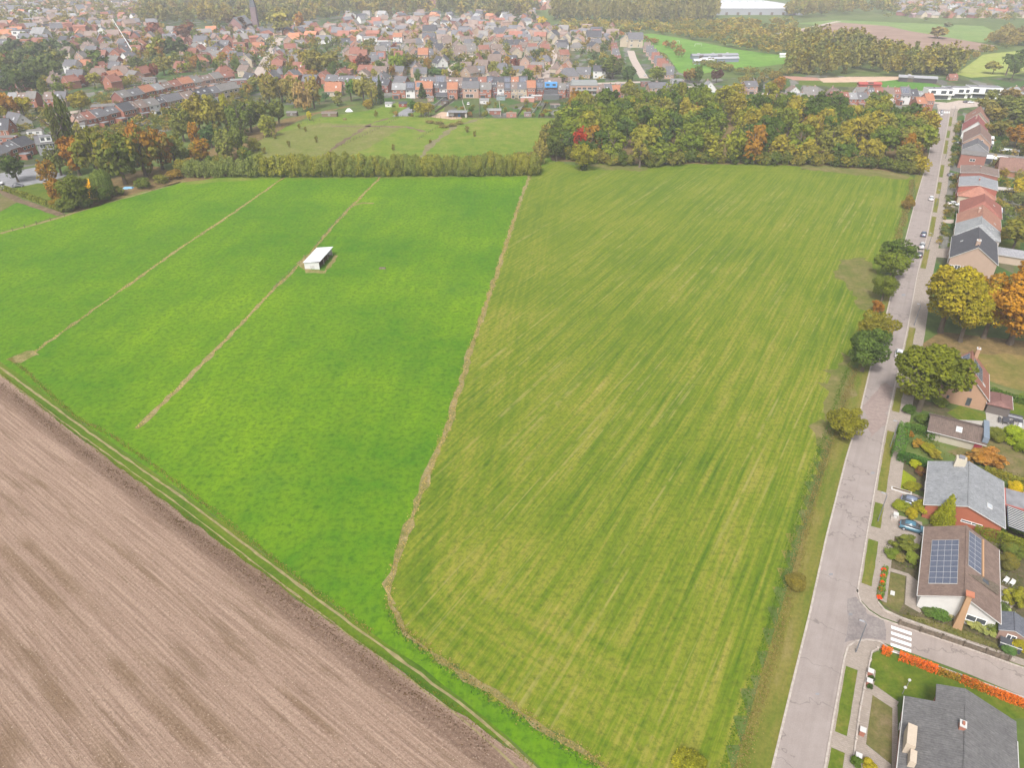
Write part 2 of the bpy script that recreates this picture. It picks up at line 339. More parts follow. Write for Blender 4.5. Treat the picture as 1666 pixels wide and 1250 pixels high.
sheet('town_ground', [(-400, 310), (-60, 300), (100, 262), (250, 220), (420, 170), (520, 170), (600, 160), (760, 192), (930, 192), (1020, 190), (1120, 175), (1300, 190), (1500, 200), (1545, 160), (1700, 150), (1700, 128), (1300, 122), (1120, 130), (1080, 88), (1000, 52), (700, 18), (300, 8), (-200, 3), (-900, 3)], M_TOWN, -.022)
# bright pasture (all three strips) and its far left neighbour
TOP = [(-260, 420), (-100, 400), (100, 352), (160, 332), (230, 312), (290, 297), (450, 289), (620, 288), (862, 285)]
DITCH = [(862, 285), (845, 330), (810, 440), (775, 540), (730, 690), (690, 790), (660, 870), (632, 950), (634, 985)]
LOW = [(634, 985), (660, 1030), (720, 1075), (800, 1130), (900, 1195), (985, 1250), (1100, 1330)]
TRK = [(1080, 1390), (960, 1308), (880, 1250), (830, 1203), (750, 1137), (650, 1063), (560, 998), (400, 878), (300, 803), (150, 698), (60, 632), (0, 588), (-150, 478), (-260, 420)]
sheet('bright_pasture', TOP + DITCH[1:] + LOW[1:] + TRK[:-1], M_BRIGHT, -.008)
sheet('corner_pasture', [(-150, 405), (0, 378), (100, 350), (75, 338), (40, 326), (0, 328), (-150, 350)], M_BRIGHT, -.006, .3)
# ploughed field
PE = [(-420, 290), (-200, 462), (0, 609), (100, 690), (200, 766), (300, 840), (400, 914), (500, 986), (600, 1058), (700, 1128), (800, 1198), (870, 1248), (960, 1312), (1060, 1380)]
sheet('track_grass', [(-420, 290), (-260, 405)] + [(x, y) for x, y in TRK[::-1][1:]] + PE[::-1][:-1], M_TRACKG, -.004, .35, 3)
P0 = [G(*p) for p in PE[1:]]
sheet('ploughed_field', P0 + [(60, -60), (-300, -60), (-330, 250)], M_PLOUGH, .0, .25, 2, ground=True)
ribbon('wheel_track', [(x - 5, y + 6) for x, y in TRK[1:-1]], .42, M_TRK, .004, .12, sub=2)
ribbon('second_wheel_track', [G(*p) for p in [(x - 5, y + 6) for x, y in TRK[1:-1]]], .24, M_TRK, .004, .12, ground=True, off=-1.5, sub=2)
# hay field on a grid with its distance to the boundary
HAYB = [(864, 287), (880, 272), (905, 262), (935, 270), (960, 262), (1000, 266), (1040, 270), (1085, 268), (1130, 264), (1250, 266), (1350, 268), (1420, 275), (1484, 288), (1482, 320), (1462, 395), (1425, 470), (1395, 550), (1375, 610), (1340, 700), (1312, 800), (1272, 920), (1245, 1020), (1215, 1130), (1195, 1200), (1160, 1290), (1080, 1320),
        (1010, 1265), (900, 1193), (800, 1128), (720, 1073), (662, 1028), (636, 985), (634, 950), (662, 870), (692, 790), (732, 690), (777, 540), (812, 440), (847, 330)]
def hay():
    B = np.array([G(*p) for p in HAYB]); x0, y0 = B.min(0); x1, y1 = B.max(0); st = 2.0
    A = B; D = np.roll(B, -1, 0)
    def sdist(P):
        best = np.full(len(P), 1e9); ins = np.zeros(len(P), bool)
        for a, d in zip(A, D):
            e = d - a; w_ = P - a; t = np.clip((w_ @ e) / (e @ e), 0, 1); best = np.minimum(best, np.linalg.norm(w_ - t[:, None] * e, axis=1))
            c = (a[1] > P[:, 1]) != (d[1] > P[:, 1]); xx = (d[0] - a[0]) * (P[:, 1] - a[1]) / (d[1] - a[1] + 1e-9) + a[0]; ins ^= c & (P[:, 0] < xx)
        return best, ins
    nx, ny = int((x1 - x0) / st) + 4, int((y1 - y0) / st) + 4
    gx, gy = np.meshgrid(x0 - 4 + np.arange(nx) * st, y0 - 4 + np.arange(ny) * st); P = np.stack([gx.ravel(), gy.ravel()], 1)
    d, ins = sdist(P); keep = ins | (d < 1.6); idx = np.arange(nx * ny).reshape(ny, nx)
    q = np.stack([idx[:-1, :-1], idx[:-1, 1:], idx[1:, 1:], idx[1:, :-1]], -1).reshape(-1, 4); q = q[keep[q].all(1)]
    me = bpy.data.meshes.new('mown_field'); me.from_pydata([(a, b, -.005) for a, b in P.tolist()], [], q.tolist())
    at = me.attributes.new('edge', 'FLOAT', 'POINT'); at.data.foreach_set('value', np.where(ins, d, 0).astype('f')); me.materials.append(M_HAY); me.update()
    tag(link('mown_field', me), kind='structure')
sheet('mown_margin', [G(*p) for p in HAYB], M_VERGE, -.012, 1.0, 4, ground=True)
hay()
# tan strips on the field boundaries
LA = [(463, 288), (380, 346), (280, 413), (200, 470), (120, 527), (50, 577), (20, 588)]
LB = [(620, 287), (570, 338), (540, 370), (505, 412), (440, 476), (380, 540), (300, 622), (222, 698)]
ribbon('dry_strip', LA, 1.1, M_DRY, .002, .4, sub=2); ribbon('dry_strip', LB, 1.1, M_DRY, .002, .4, sub=2)
ribbon('dry_strip', [(570, 335), (590, 330), (608, 331)], 1.6, M_DRY, .003, .3)
ribbon('dry_strip', DITCH, 1.3, M_DRY, .003, .5, sub=2); ribbon('dry_strip', LOW, 1.0, M_DRY, .003, .5, sub=2)
ribbon('dry_strip', [(0, 380), (60, 364), (105, 351), (165, 332), (240, 312), (300, 294)], 1.8, M_DRY, .003, .5)
sheet('worn_patch', [(484, 428), (496, 414), (505, 438), (530, 440), (542, 416), (548, 416), (545, 425), (532, 444), (500, 443), (488, 436)], M_DRY, .003, .7, 2)
sheet('worn_patch', [(12, 584), (30, 575), (52, 571), (66, 576), (50, 583), (36, 590), (22, 592)], M_DRY, .005, .7, 1.2)
NB = 0
for p in ([(1360, 425), (1405, 420), (1430, 445), (1432, 500), (1405, 500), (1385, 470), (1358, 450)], [(1350, 600), (1378, 575), (1385, 640), (1345, 690), (1335, 650)], [(1318, 688), (1345, 680), (1342, 735), (1318, 720)], [(1395, 475), (1425, 470), (1432, 500), (1400, 505)],
          [(960, 268), (1060, 270), (1050, 278), (980, 276)], [(1300, 266), (1480, 282), (1478, 292), (1300, 275)]):
    sheet('bare_patch', p, m_rough('scuffed_earth', (.09, .12, .015), (.15, .14, .04), (.22, .17, .08), .16), .004 + .004 * NB, 1.5, 2); NB += 1
# meadow beyond the willow row
sheet('pony_meadow', [(385, 285), (400, 240), (440, 210), (520, 190), (600, 180), (650, 165), (700, 190), (760, 192), (935, 192), (925, 240), (905, 262), (880, 275), (862, 287), (640, 290), (460, 290), (300, 300), (320, 285)], M_MEADOW, -.006, .6)
sheet('pale_paddock', [(390, 268), (430, 222), (520, 200), (660, 205), (560, 262), (470, 272)], m_rough('grazed_grass', (.12, .155, .02), (.17, .175, .045), (.23, .195, .08), .1), -.002, 1.5)
sheet('garden_lawn', [(928, 165), (975, 170), (950, 196), (905, 218), (915, 190)], m_rough('fresh_lawn', (.07, .2, .015), (.09, .24, .02), (.12, .24, .03), .3), 0, .4)
sheet('yard', [(638, 189), (668, 172), (676, 180), (664, 189)], M_GREY, .003, .2)
sheet('sand_yard', [(700, 190), (718, 182), (745, 184), (753, 193), (735, 194)], M_SAND, .003, .3)
ribbon('mud_path', [(648, 188), (610, 198), (560, 228), (520, 258)], 2, M_DIRT, .001, 1.2)
ribbon('mud_path', [(540, 205), (660, 206), (690, 214)], 2.5, M_DIRT, .001, 1.2)
ribbon('mud_path', [(790, 190), (740, 205), (700, 235), (680, 262)], 3, m_rough('trodden', (.13, .14, .05), (.2, .17, .09), (.24, .19, .12), .3), .002, 1.5)
sheet('scrub_ground', [(280, 300), (330, 250), (385, 215), (430, 200), (600, 165), (500, 190), (410, 235), (380, 285)], M_LEAFL, .0, 1.2)
sheet('tree_litter', [(95, 345), (150, 300), (250, 270), (300, 285), (292, 297), (230, 313), (160, 334), (125, 345)], M_LEAFL, .003, .8)
sheet('wood_floor', [(900, 262), (880, 235), (940, 195), (1120, 180), (1350, 195), (1500, 215), (1512, 255), (1492, 285), (1400, 275), (1250, 267), (1000, 266)], M_LEAFL, .0, 1.0)
# left corner yard
sheet('yard', [(-60, 300), (0, 282), (60, 272), (110, 285), (70, 300), (12, 306), (-20, 312)], M_GREY, .002, .2)
sheet('corner_lawn', [(15, 309), (60, 298), (90, 300), (110, 338), (60, 326)], M_LAWN, .004, .3)
ribbon('farm_track', [(-60, 300), (0, 310), (30, 326), (100, 350)], 3, M_DIRT, .006, .3)
sheet('allotment', [(-60, 318), (0, 318), (30, 328), (0, 345), (-60, 352)], M_LAWNT, .004, .3)

# long street
RL = [(1240, 1330), (1259, 1250), (1289, 1123), (1319, 1000), (1346, 875), (1378, 747), (1399, 677), (1417, 600), (1442, 517), (1457, 452), (1475, 386), (1487, 339), (1501, 290), (1509, 268), (1514, 240), (1522, 208), (1527, 176)]
RR = [(1324, 1330), (1340, 1250), (1355, 1164), (1372, 1072), (1393, 965), (1410, 865), (1436, 715), (1455, 627), (1475, 538), (1492, 445), (1507, 386), (1517, 335), (1524, 296), (1529, 268), (1535, 236), (1541, 206), (1546, 176)]
between('road', RL, RR, M_ROAD, .006)
st = [(0, 0)]
def off(pts, d, ground=False):
    P = [Vector(p if ground else G(*p)) for p in pts]; o = []
    for i, p in enumerate(P):
        e = (P[min(i + 1, len(P) - 1)] - P[max(i - 1, 0)]).normalized(); o.append((p.x + e.y * d, p.y - e.x * d))
    return o
between('left_verge', [(1175, 1330), (1205, 1215), (1232, 1120), (1262, 1020), (1292, 920), (1330, 800), (1360, 700), (1392, 610), (1412, 550), (1440, 480), (1478, 390), (1490, 320), (1488, 288)][0:], RL[:14], M_VERGE, .0)
def kerb(name, pts, w=.28, h=.1, ground=False):
    P = pts if ground else [G(*p) for p in pts]; O = off(P, w, True); b = MB()
    for i in range(len(P) - 1):
        a, c, d, e = P[i], P[i + 1], O[i + 1], O[i]
        b.slab([(a[0], a[1], h), (e[0], e[1], h), (d[0], d[1], h), (c[0], c[1], h)], h + .02)
    return tag(b.build(name, M_KERB), kind='structure')
kerb('kerb', [G(*p) for p in RL][::-1], .3, .07, True)
# right kerb in two runs with the junction between
RRb = RR[:4]; RRt = RR[4:]
kerb('kerb', [G(*p) for p in RRb] + [G(1378, 1052), G(1392, 1043), G(1410, 1041), G(1432, 1044), G(1452, 1058), G(1666, 1135), G(1760, 1168)], .25, .12, True)
kerb('kerb', ([G(*p) for p in RRt][::-1] + [G(1393, 968), G(1402, 985), G(1420, 1001), G(1450, 1016), G(1560, 1053), G(1666, 1090), G(1760, 1122)])[::-1], .25, .12, True) if False else None
SN = [(1393, 960), (1399, 980), (1412, 995), (1432, 1008), (1460, 1018), (1560, 1052), (1666, 1089), (1780, 1128)]
SSS = [(1373, 1066), (1380, 1051), (1392, 1043), (1410, 1041), (1436, 1046), (1480, 1062), (1560, 1091), (1666, 1134), (1780, 1178)]
between('side_street', SN, SSS, M_STREET, .002)
kerb('kerb', [G(*p) for p in RRt], .25, .12, True); kerb('kerb', [G(*p) for p in SN][::-1], .22, .12, True)
# pavement behind the right kerb
IN = off([G(*p) for p in RRt], .25, True)
between('pavement', [G(1393, 960)] + IN, off([G(*p) for p in RR[4:]], 4.3, True)[:1] + off([G(*p) for p in RRt], 4.3, True), M_PAVE, .08, ground=True)
between('pavement', off([G(*p) for p in RRb], .25, True), off([G(*p) for p in RRb], 4.2, True), M_PAVE, .08, ground=True)
sheet('corner_pavement', [(1377, 1058), (1384, 1049), (1394, 1045), (1410, 1043), (1436, 1048), (1433, 1056), (1425, 1057), (1418, 1062), (1412, 1105), (1371, 1105), (1373, 1080)], M_PAVE, .085)
sheet('corner_pavement', [(1395, 962), (1401, 978), (1414, 992), (1434, 1005), (1462, 1015), (1666, 1085), (1780, 1124), (1780, 1112), (1666, 1074), (1468, 1005), (1440, 992), (1428, 978), (1428, 955)], M_PAVE, .085)
def grass_strip(y0, y1):
    def xr(y):
        for i in range(len(RR) - 1):
            if RR[i][1] >= y >= RR[i + 1][1]:
                t = (RR[i][1] - y) / (RR[i][1] - RR[i + 1][1]); return RR[i][0] + (RR[i + 1][0] - RR[i][0]) * t
    a = G(xr(y0), y0); b = G(xr(y1), y1); e = Vector((b[0] - a[0], b[1] - a[1])).normalized(); n = Vector((e.y, -e.x))
    m = MB(); w0, w1 = .5, 2.0
    c = [(a[0] + n.x * w0, a[1] + n.y * w0), (a[0] + n.x * w1, a[1] + n.y * w1), (b[0] + n.x * w1, b[1] + n.y * w1), (b[0] + n.x * w0, b[1] + n.y * w0)]
    sheet('grass_verge', c, M_VERGE if y0 < 1060 else M_LAWN, .1, .06, 1.5, ground=True)
for y0, y1 in ((1300, 1215), (1188, 1082), (948, 876), (855, 816), (797, 700), (668, 630), (590, 532), (436, 405), (384, 352), (345, 322), (315, 296), (288, 268), (250, 228), (224, 212), (205, 190)): grass_strip(y0, y1)
sheet('road_patch', [(1405, 660), (1438, 622), (1452, 630), (1441, 690), (1418, 712)], m_rough('reddish_patch', (.26, .20, .18), (.285, .225, .20), (.30, .25, .225), .25, AZ), .009, .4, 1.5)
sheet('junction_patch', [(1376, 1048), (1380, 975), (1396, 972), (1412, 1000), (1440, 1012), (1440, 1040), (1400, 1038)], m_rough('dark_patch', (.17, .15, .145), (.23, .2, .19), (.28, .25, .23), .5), .0075, .3, 1.5)
for px, py in ((1352, 935), (1384, 1000), (1420, 770), (1368, 1110), (1330, 1130), (1440, 560), (1470, 480)): sheet('manhole_cover', [(px - 3, py - 1.6), (px + 3, py - 1.6), (px + 3, py + 1.6), (px - 3, py + 1.6)], M_GREY, .014)
# zebra crossing
for i in range(5):
    x0, y0 = 1450, 1018.5 + i * 9.4; P = [(x0 - i * .3, y0), (x0 + 33 - i * .2, y0 + 11), (x0 + 33 - i * .2, y0 + 16), (x0 - i * .3, y0 + 4.6)]
    o = sheet('crossing_stripe', P, M_MARK, .012)
for i in range(7):
    sheet('crossing_stripe', [(1528 + i * 2.6, 181), (1529.4 + i * 2.6, 181), (1529.4 + i * 2.6, 184), (1528 + i * 2.6, 184)], M_MARK, .012)
sheet('plaza', [(1526, 177), (1524, 170), (1560, 163), (1600, 166), (1600, 172), (1562, 176), (1556, 182), (1547, 178)], M_PALE, .01)
# town streets
ribbon('town_street', [(881, 131), (890, 110), (897, 95), (906, 80)], 9, M_PALE, .0)
ribbon('town_street', [(1048, 127), (1037, 108), (1030, 95), (1026, 82)], 7, M_PALE, .0)
ribbon('town_street', [(418, 125), (432, 100), (444, 80), (455, 62), (430, 58)], 9, M_PALE, .0)
ribbon('town_street', [(-80, 220), (60, 190), (150, 178), (260, 160), (330, 146), (420, 122), (520, 128), (640, 136), (900, 138), (1050, 133), (1200, 150), (1400, 160), (1540, 168)], 8, M_PALE, -.002)
ribbon('town_street', [(726, 122), (740, 105), (760, 95), (770, 90)], 7, M_PALE, .0)
ribbon('town_street', [(430, 58), (560, 60), (700, 72), (860, 80), (906, 80)], 6, M_PALE, -.002)
ribbon('farm_road', [(1250, 56), (1300, 48), (1365, 34)], 7, M_PALE, -.01)

# ------------------------------------------------------------------ foliage
def leafmesh(name, Cn, N, size, tint, aut, asp=None, mat=None):
    n = len(Cn); r = np.random.RandomState(n % 9973)
    N = N / (np.linalg.norm(N, axis=1, keepdims=True) + 1e-9)
    a = np.cross(N, r.normal(size=(n, 3))); a /= np.linalg.norm(a, axis=1, keepdims=True) + 1e-9; b = np.cross(N, a)
    if asp is not None:
        a = np.tile([0, 0, 1.], (n, 1)); b = np.cross(N, a); b /= np.linalg.norm(b, axis=1, keepdims=True) + 1e-9; a = a * asp
    s = (size * .5)[:, None]; V = np.stack([Cn - a * s - b * s * .55, Cn + a * s * .2 - b * s, Cn + a * s + b * s * .5, Cn - a * s * .3 + b * s], 1).reshape(-1, 3)
    me = bpy.data.meshes.new(name); me.vertices.add(4 * n); me.vertices.foreach_set('co', V.astype('f').ravel())
    me.loops.add(4 * n); me.loops.foreach_set('vertex_index', np.arange(4 * n, dtype='i')); me.polygons.add(n)
    me.polygons.foreach_set('loop_start', np.arange(0, 4 * n, 4, dtype='i'))
    for k, v in (('tint', tint), ('aut', aut)):
        at = me.attributes.new(k, 'FLOAT', 'FACE'); at.data.foreach_set('value', np.clip(v, 0, 1).astype('f'))
    me.materials.append(mat or M_LEAF); me.update(calc_edges=True); return me
def rdir(r, n): d = r.normal(size=(n, 3)); return d / np.linalg.norm(d, axis=1, keepdims=True)
def crown_pts(kind, n, leaf, seed):
    r = np.random.RandomState(seed)
    if kind == 'willow':
        k = max(60, n // 28); th = r.uniform(0, 6.28, k); rr = np.sqrt(r.uniform(.02, 1, k)) * .95; top = 1 - .55 * rr ** 2 - r.uniform(0, .25, k); ln = r.uniform(.5, 1.5, k)
        i = r.randint(0, k, n); t = r.uniform(0, 1, n); z = top[i] - t * ln[i]; z = np.maximum(z, -1)
        rad = rr[i] * (1 + .12 * t); Cn = np.stack([np.cos(th[i]) * rad, np.sin(th[i]) * rad, z], 1) + r.normal(size=(n, 3)) * .03
        N = Cn * [1, 1, .1] + r.normal(size=(n, 3)) * .4
        return Cn, N, leaf * r.uniform(.7, 1.3, n), .5 * r.uniform(0, 1, k)[i] + .5 * r.uniform(0, 1, n), r.uniform(0, 1, n), 2.0
    if kind in ('broad', 'wide'):
        L = 34 if kind == 'broad' else 46; d = rdir(r, L); d[:, 2] = d[:, 2] * .85 + .12; Lc = d * r.uniform(.35, .82, (L, 1)); Lr = r.uniform(.17, .38, L)
    elif kind == 'shrub':
        L = 16; d = rdir(r, L); Lc = d * [.62, .62, .6]; Lr = r.uniform(.3, .5, L); 
    elif kind == 'oval':
        L = 24; z = r.uniform(-.75, .8, L); th = r.uniform(0, 6.28, L); w_ = .55 * np.sqrt(np.maximum(.05, 1 - (z * .95 + .1) ** 2)); Lc = np.stack([np.cos(th) * w_, np.sin(th) * w_, z], 1); Lr = r.uniform(.22, .4, L)
    elif kind == 'cone':
        L = 40; z = np.linspace(-.85, .93, L); th = np.arange(L) * 2.4; w_ = .72 * (1 - (z + 1) / 2) ** .8; Lc = np.stack([np.cos(th) * w_ * .85, np.sin(th) * w_ * .85, z], 1); Lr = .1 + .3 * (1 - (z + 1) / 2)
    elif kind == 'column':
        L = 30; z = np.linspace(-.85, .85, L); th = np.arange(L) * 2.4; w_ = .5 * np.sqrt(1 - (z * .9) ** 2); Lc = np.stack([np.cos(th) * w_, np.sin(th) * w_, z], 1); Lr = np.full(L, .28)
    elif kind == 'sparse':
        L = 34; d = rdir(r, L); Lc = d * r.uniform(.3, .85, (L, 1)); Lr = r.uniform(.14, .26, L)
    K = max(40, n // 24); p = Lr ** 2 / (Lr ** 2).sum(); li = r.choice(L, K, p=p); d = rdir(r, K); d[:, 2] += .22; d /= np.linalg.norm(d, axis=1, keepdims=True)
    sh = np.where(r.uniform(0, 1, K) < .85, r.uniform(.82, 1.12, K), r.uniform(.3, .8, K)); Kc = Lc[li] + d * (Lr[li] * sh)[:, None]
    dist = np.linalg.norm(Kc[:, None, :] - Lc[None], axis=2) / Lr[None]; dist[np.arange(K), li] = 9; good = np.where(dist.min(1) > .72)[0]
    i = good[r.randint(0, len(good), n)]; e = rdir(r, n); e[:, 2] = np.abs(e[:, 2]) * .8 + e[:, 2] * .2; kr = .62 / math.sqrt(len(good)) * r.uniform(.7, 1.3, K)[i] * 1.9
    Cn = Kc[i] + e * (kr * r.uniform(.35, 1, n))[:, None]; shell = r.uniform(0, 1, n) < .42; dl = rdir(r, n); dl[:, 2] += .2
    dl = np.where((dl * d[i]).sum(1, keepdims=True) < -.2, d[i], dl); dl /= np.linalg.norm(dl, axis=1, keepdims=True)
    Cn = np.where(shell[:, None], Lc[li[i]] + dl * (Lr[li[i]] * r.uniform(.78, 1.02, n))[:, None], Cn)
    N = np.where(shell[:, None], dl, d[i] * .6 + e * .7) + r.normal(size=(n, 3)) * .3 + [0, 0, .2]
    lt = r.uniform(0, 1, L); la = r.uniform(0, 1, L); kt = r.uniform(0, 1, K); ka = r.uniform(0, 1, K)
    tint = .3 * lt[li[i]] + .4 * kt[i] + .3 * r.uniform(0, 1, n); aut = .4 * la[li[i]] + .2 * (1 - (Cn[:, 2] + 1) / 2) + .35 * ka[i] + .1 * r.uniform(0, 1, n)
    return Cn, N, leaf * r.uniform(.6, 1.4, n), np.clip((tint - .5) * 1.35 + .5, 0, 1), aut, None
LODS = {'near': (34000, .045, 3), 'midn': (12000, .07, 4), 'mid': (4200, .11, 5), 'far': (1200, .19, 4)}
PM = {}
def crown_mesh(kind, lod, var):
    k = (kind, lod, var)
    if k not in PM:
        n, lf, _ = LODS[lod]; PM[k] = leafmesh('crown_' + kind, *crown_pts(kind, n, lf * (1.15 if kind == 'wide' else 1), var * 31 + len(kind) * 7 + 5))
    return PM[k]
def trunk_mesh(var, limbs=True):
    k = ('trunk', var, limbs)
    if k not in PM:
        r = random.Random(var + 3); b = MB(); b.tube([(0, 0, -.02), (.01, 0, .08), (.02, .01, .45), (.0, .02, 1)], [.055, .04, .03, .014], 7)
        if limbs:
            for i in range(7):
                a = i * 2.4 + r.random(); z = .3 + .08 * i; b.tube([(0, 0, z), (.14 * math.cos(a), .14 * math.sin(a), z + .12), (.3 * math.cos(a), .3 * math.sin(a), z + .34)], [.02, .013, .004], 5)
        me = bpy.data.meshes.new('trunk'); me.from_pydata(b.v, [], b.f); me.materials.append(M_BARK); me.update(); PM[k] = me
    return PM[k]
TREES = []
def tree_at(x, y, h, wd, kind='broad', col=(.06, .08, .025), aut=0., label=None, cat='tree', group=None, name=None, clear=.22, lod=None, near=None):
    D = math.hypot(x, y); lod = lod or ('near' if D < 215 else 'midn' if D < 330 else 'mid' if D < 720 else 'far')
    var = rnd.randrange(LODS[lod][2]); rot = rnd.uniform(0, 6.28); TREES.append((x, y, wd / 2))
    nm = name or {'broad': 'broadleaf_tree', 'wide': 'broadleaf_tree', 'oval': 'birch_tree', 'cone': 'conifer_tree', 'column': 'poplar_tree', 'willow': 'willow_tree', 'shrub': 'shrub', 'sparse': 'shrub'}[kind]
    rz = h * (1 - clear) / 2
    if kind in ('shrub', 'sparse'):
        o = link(nm, crown_mesh(kind, lod, var), None, (*col, aut)); o.location = (x, y, h * .46); o.scale = (wd / 2, wd / 2 * rnd.uniform(.9, 1.1), h * .54); o.rotation_euler = (0, 0, rot)
        return tag(o, label, cat, group)
    e = empty(nm, x, y, 0, 0, label, cat, group); e.rotation_euler = (0, 0, rot)
    c = link('crown', crown_mesh(kind, lod, var), e, (*col, aut)); c.location = (0, 0, h * clear + rz); c.scale = (wd / 2, wd / 2 * rnd.uniform(.88, 1.12), rz)
    t = link('trunk', trunk_mesh(var % 3, D < 450), e); t.scale = (h * (.85 if kind != 'cone' else .6),) * 2 + (h * .8,)
    return e
def tree(px, py, h, wd, *a, **k): x, y = G(px, py); return tree_at(x, y, h, wd, *a, **k)
def hedge(pts, wd, h, col, label, aut=0., group=None, ground=False, cat='hedge', name='hedge', leaf=None, z0=0, wob=.12):
    P = [Vector(p if ground else G(*p)) for p in pts]; r = np.random.RandomState(len(pts) + int(abs(P[0].x) * 10))
    D = P[0].length; leaf = leaf or max(.16, D * .0016); o = P[0]; A = []
    for a, b in zip(P[:-1], P[1:]):
        L = (b - a).length; n = int(min(40000, 2.6 * L * (2 * h + wd) / leaf ** 2)); t = r.uniform(0, 1, n); q = r.uniform(0, 1, n) * (2 * h + wd); e = (b - a).normalized(); nr = Vector((e.y, -e.x))
        s = np.where(q < h, -1., np.where(q > h + wd, 1., 0)); off = np.where(s == 0, (q - h) - wd / 2, s * wd / 2); z = np.where(q < h, q, np.where(q > h + wd, 2 * h + wd - q, h))
        base = np.stack([a.x + (b.x - a.x) * t + nr.x * off, a.y + (b.y - a.y) * t + nr.y * off, z], 1); N = np.stack([nr.x * s, nr.y * s, (s == 0) * 1.], 1)
        A.append((base, N))
    Cn = np.concatenate([x[0] for x in A]); N = np.concatenate([x[1] for x in A]); n = len(Cn)
    wv = np.sin(Cn[:, 0] * .9) * np.cos(Cn[:, 1] * 1.3); Cn = Cn + N * (wv * wob + r.normal(size=n) * wob * .6)[:, None]; Cn[:, 2] = np.maximum(Cn[:, 2], .02); Cn -= [o.x, o.y, 0]
    lump = .5 + .5 * np.sin(Cn[:, 0] * .7 + 1) * np.sin(Cn[:, 1] * .8)
    me = leafmesh('hedge', Cn, N + r.normal(size=(n, 3)) * .55, leaf * r.uniform(.7, 1.3, n), .35 * lump + .65 * r.uniform(0, 1, n), .5 * lump + .5 * r.uniform(0, 1, n))
    ob = link(name, me, None, (*col, aut)); ob.location = (o.x, o.y, z0); return tag(ob, label, cat, group)
def tufts(name, pts, wd, h, dens, col, aut, ground=False, leaf=.3, kind='stuff', label=None, cat=None, off=0):
    """rough herbs and dead stalks along a boundary"""
    P = [Vector(p if ground else G(*p)) for p in pts]; r = np.random.RandomState(len(pts) * 3 + int(abs(P[0].x))); A = []
    for a, b in zip(P[:-1], P[1:]):
        L = (b - a).length; n = int(L * wd * dens); t = r.uniform(0, 1, n); e = (b - a).normalized(); q = np.clip(r.normal(size=n) * wd * .28, -wd, wd) + off
        hh = h * .8 * r.uniform(.1, 1, n) * (.45 + .55 * np.sin((t * L) * .35 + a.y) ** 2)
        A.append(np.stack([a.x + (b.x - a.x) * t + e.y * q, a.y + (b.y - a.y) * t - e.x * q, hh * .5], 1))
    Cn = np.concatenate(A); n = len(Cn); lump = .5 + .5 * np.sin(Cn[:, 0] * .5) * np.sin(Cn[:, 1] * .33)
    N = r.normal(size=(n, 3)) * [.8, .8, .6] + [0, 0, .5]
    me = leafmesh(name, Cn, N, leaf * r.uniform(.4, 1.2, n), .25 + .4 * r.uniform(0, 1, n), np.ones(n))
    return tag(link(name, me, None, (*col, aut)), label, cat, None, kind)
GREEN = [(.045, .065, .02), (.05, .07, .022), (.07, .085, .026), (.085, .1, .03), (.1, .105, .035), (.06, .08, .035)]
OLIVE, DARK, MIDG, YELG, GREY_G = (.11, .105, .038), (.04, .06, .02), (.07, .1, .025), (.16, .17, .03), (.10, .12, .055)
def coln(c, aut):
    if aut > .75: return 'orange'
    if aut > .4: return 'russet tinged'
    r, g, b = c
    if r > g * 1.15: return 'reddish brown'
    if g > .13: return 'yellow green'
    if r > .085: return 'olive'
    if g < .068: return 'dark green'
    return 'mid green'
# the wood: ranks from the field edge back
FRONT = [(905, 254), (950, 264), (1000, 266), (1040, 269), (1085, 268), (1130, 263), (1200, 265), (1250, 266), (1320, 267), (1380, 269), (1430, 272), (1488, 284)]
BACKL = [(930, 200), (960, 195), (1000, 188), (1050, 184), (1100, 182), (1150, 184), (1220, 190), (1280, 194), (1330, 200), (1400, 208), (1460, 216), (1505, 226)]
def lerp_line(L, t):
    f = t * (len(L) - 1); i = min(int(f), len(L) - 2); f -= i; a, b = L[i], L[i + 1]; return a[0] + (b[0] - a[0]) * f, a[1] + (b[1] - a[1]) * f
def wood():
    for k in range(8):
        t = k / 7; n = 13 + k; items = []
        for i in range(n):
            u = (i + rnd.uniform(.15, .85)) / n; a = G(*lerp_line(FRONT, u)); b = G(*lerp_line(BACKL, u)); tt = min(1, max(0, t + rnd.uniform(-.05, .05)))
            if k == 0: tt = max(0.02, tt)
            x, y = a[0] + (b[0] - a[0]) * tt, a[1] + (b[1] - a[1]) * tt; px, py = PX(x, y)
            h = rnd.uniform(12.5, 17.5) + (2.2 if k > 1 else 0) - (1.5 if px > 1440 else 0); wd = rnd.uniform(11, 16.5); q = rnd.random()
            c = rnd.choice([(.034, .062, .012), (.045, .078, .018), (.065, .098, .018), (.09, .12, .022), (.125, .135, .028), (.04, .07, .026), (.105, .115, .038), (.15, .14, .03)]); au = 0 if q < .5 else rnd.uniform(.05, .2)
            if q > .96: au = .5; c = (.12, .10, .03)
            kd = 'oval' if rnd.random() < .22 else 'broad'
            if k == 0: h *= .82; wd *= .92
            items.append((px, x, y, h, wd, kd, c, au))
        items.sort()
        for j, (px, x, y, h, wd, kd, c, au) in enumerate(items):
            tree_at(x, y, h, wd, kd, c, au, '%s tree, %s from the left in the wood\'s %s rank from the field' % (coln(c, au), ordn(j + 1), ordn(k + 1)), 'tree', 'trees of the wood beyond the mown field', name='woodland_tree', clear=.03 if k < 2 else .14)
wood()
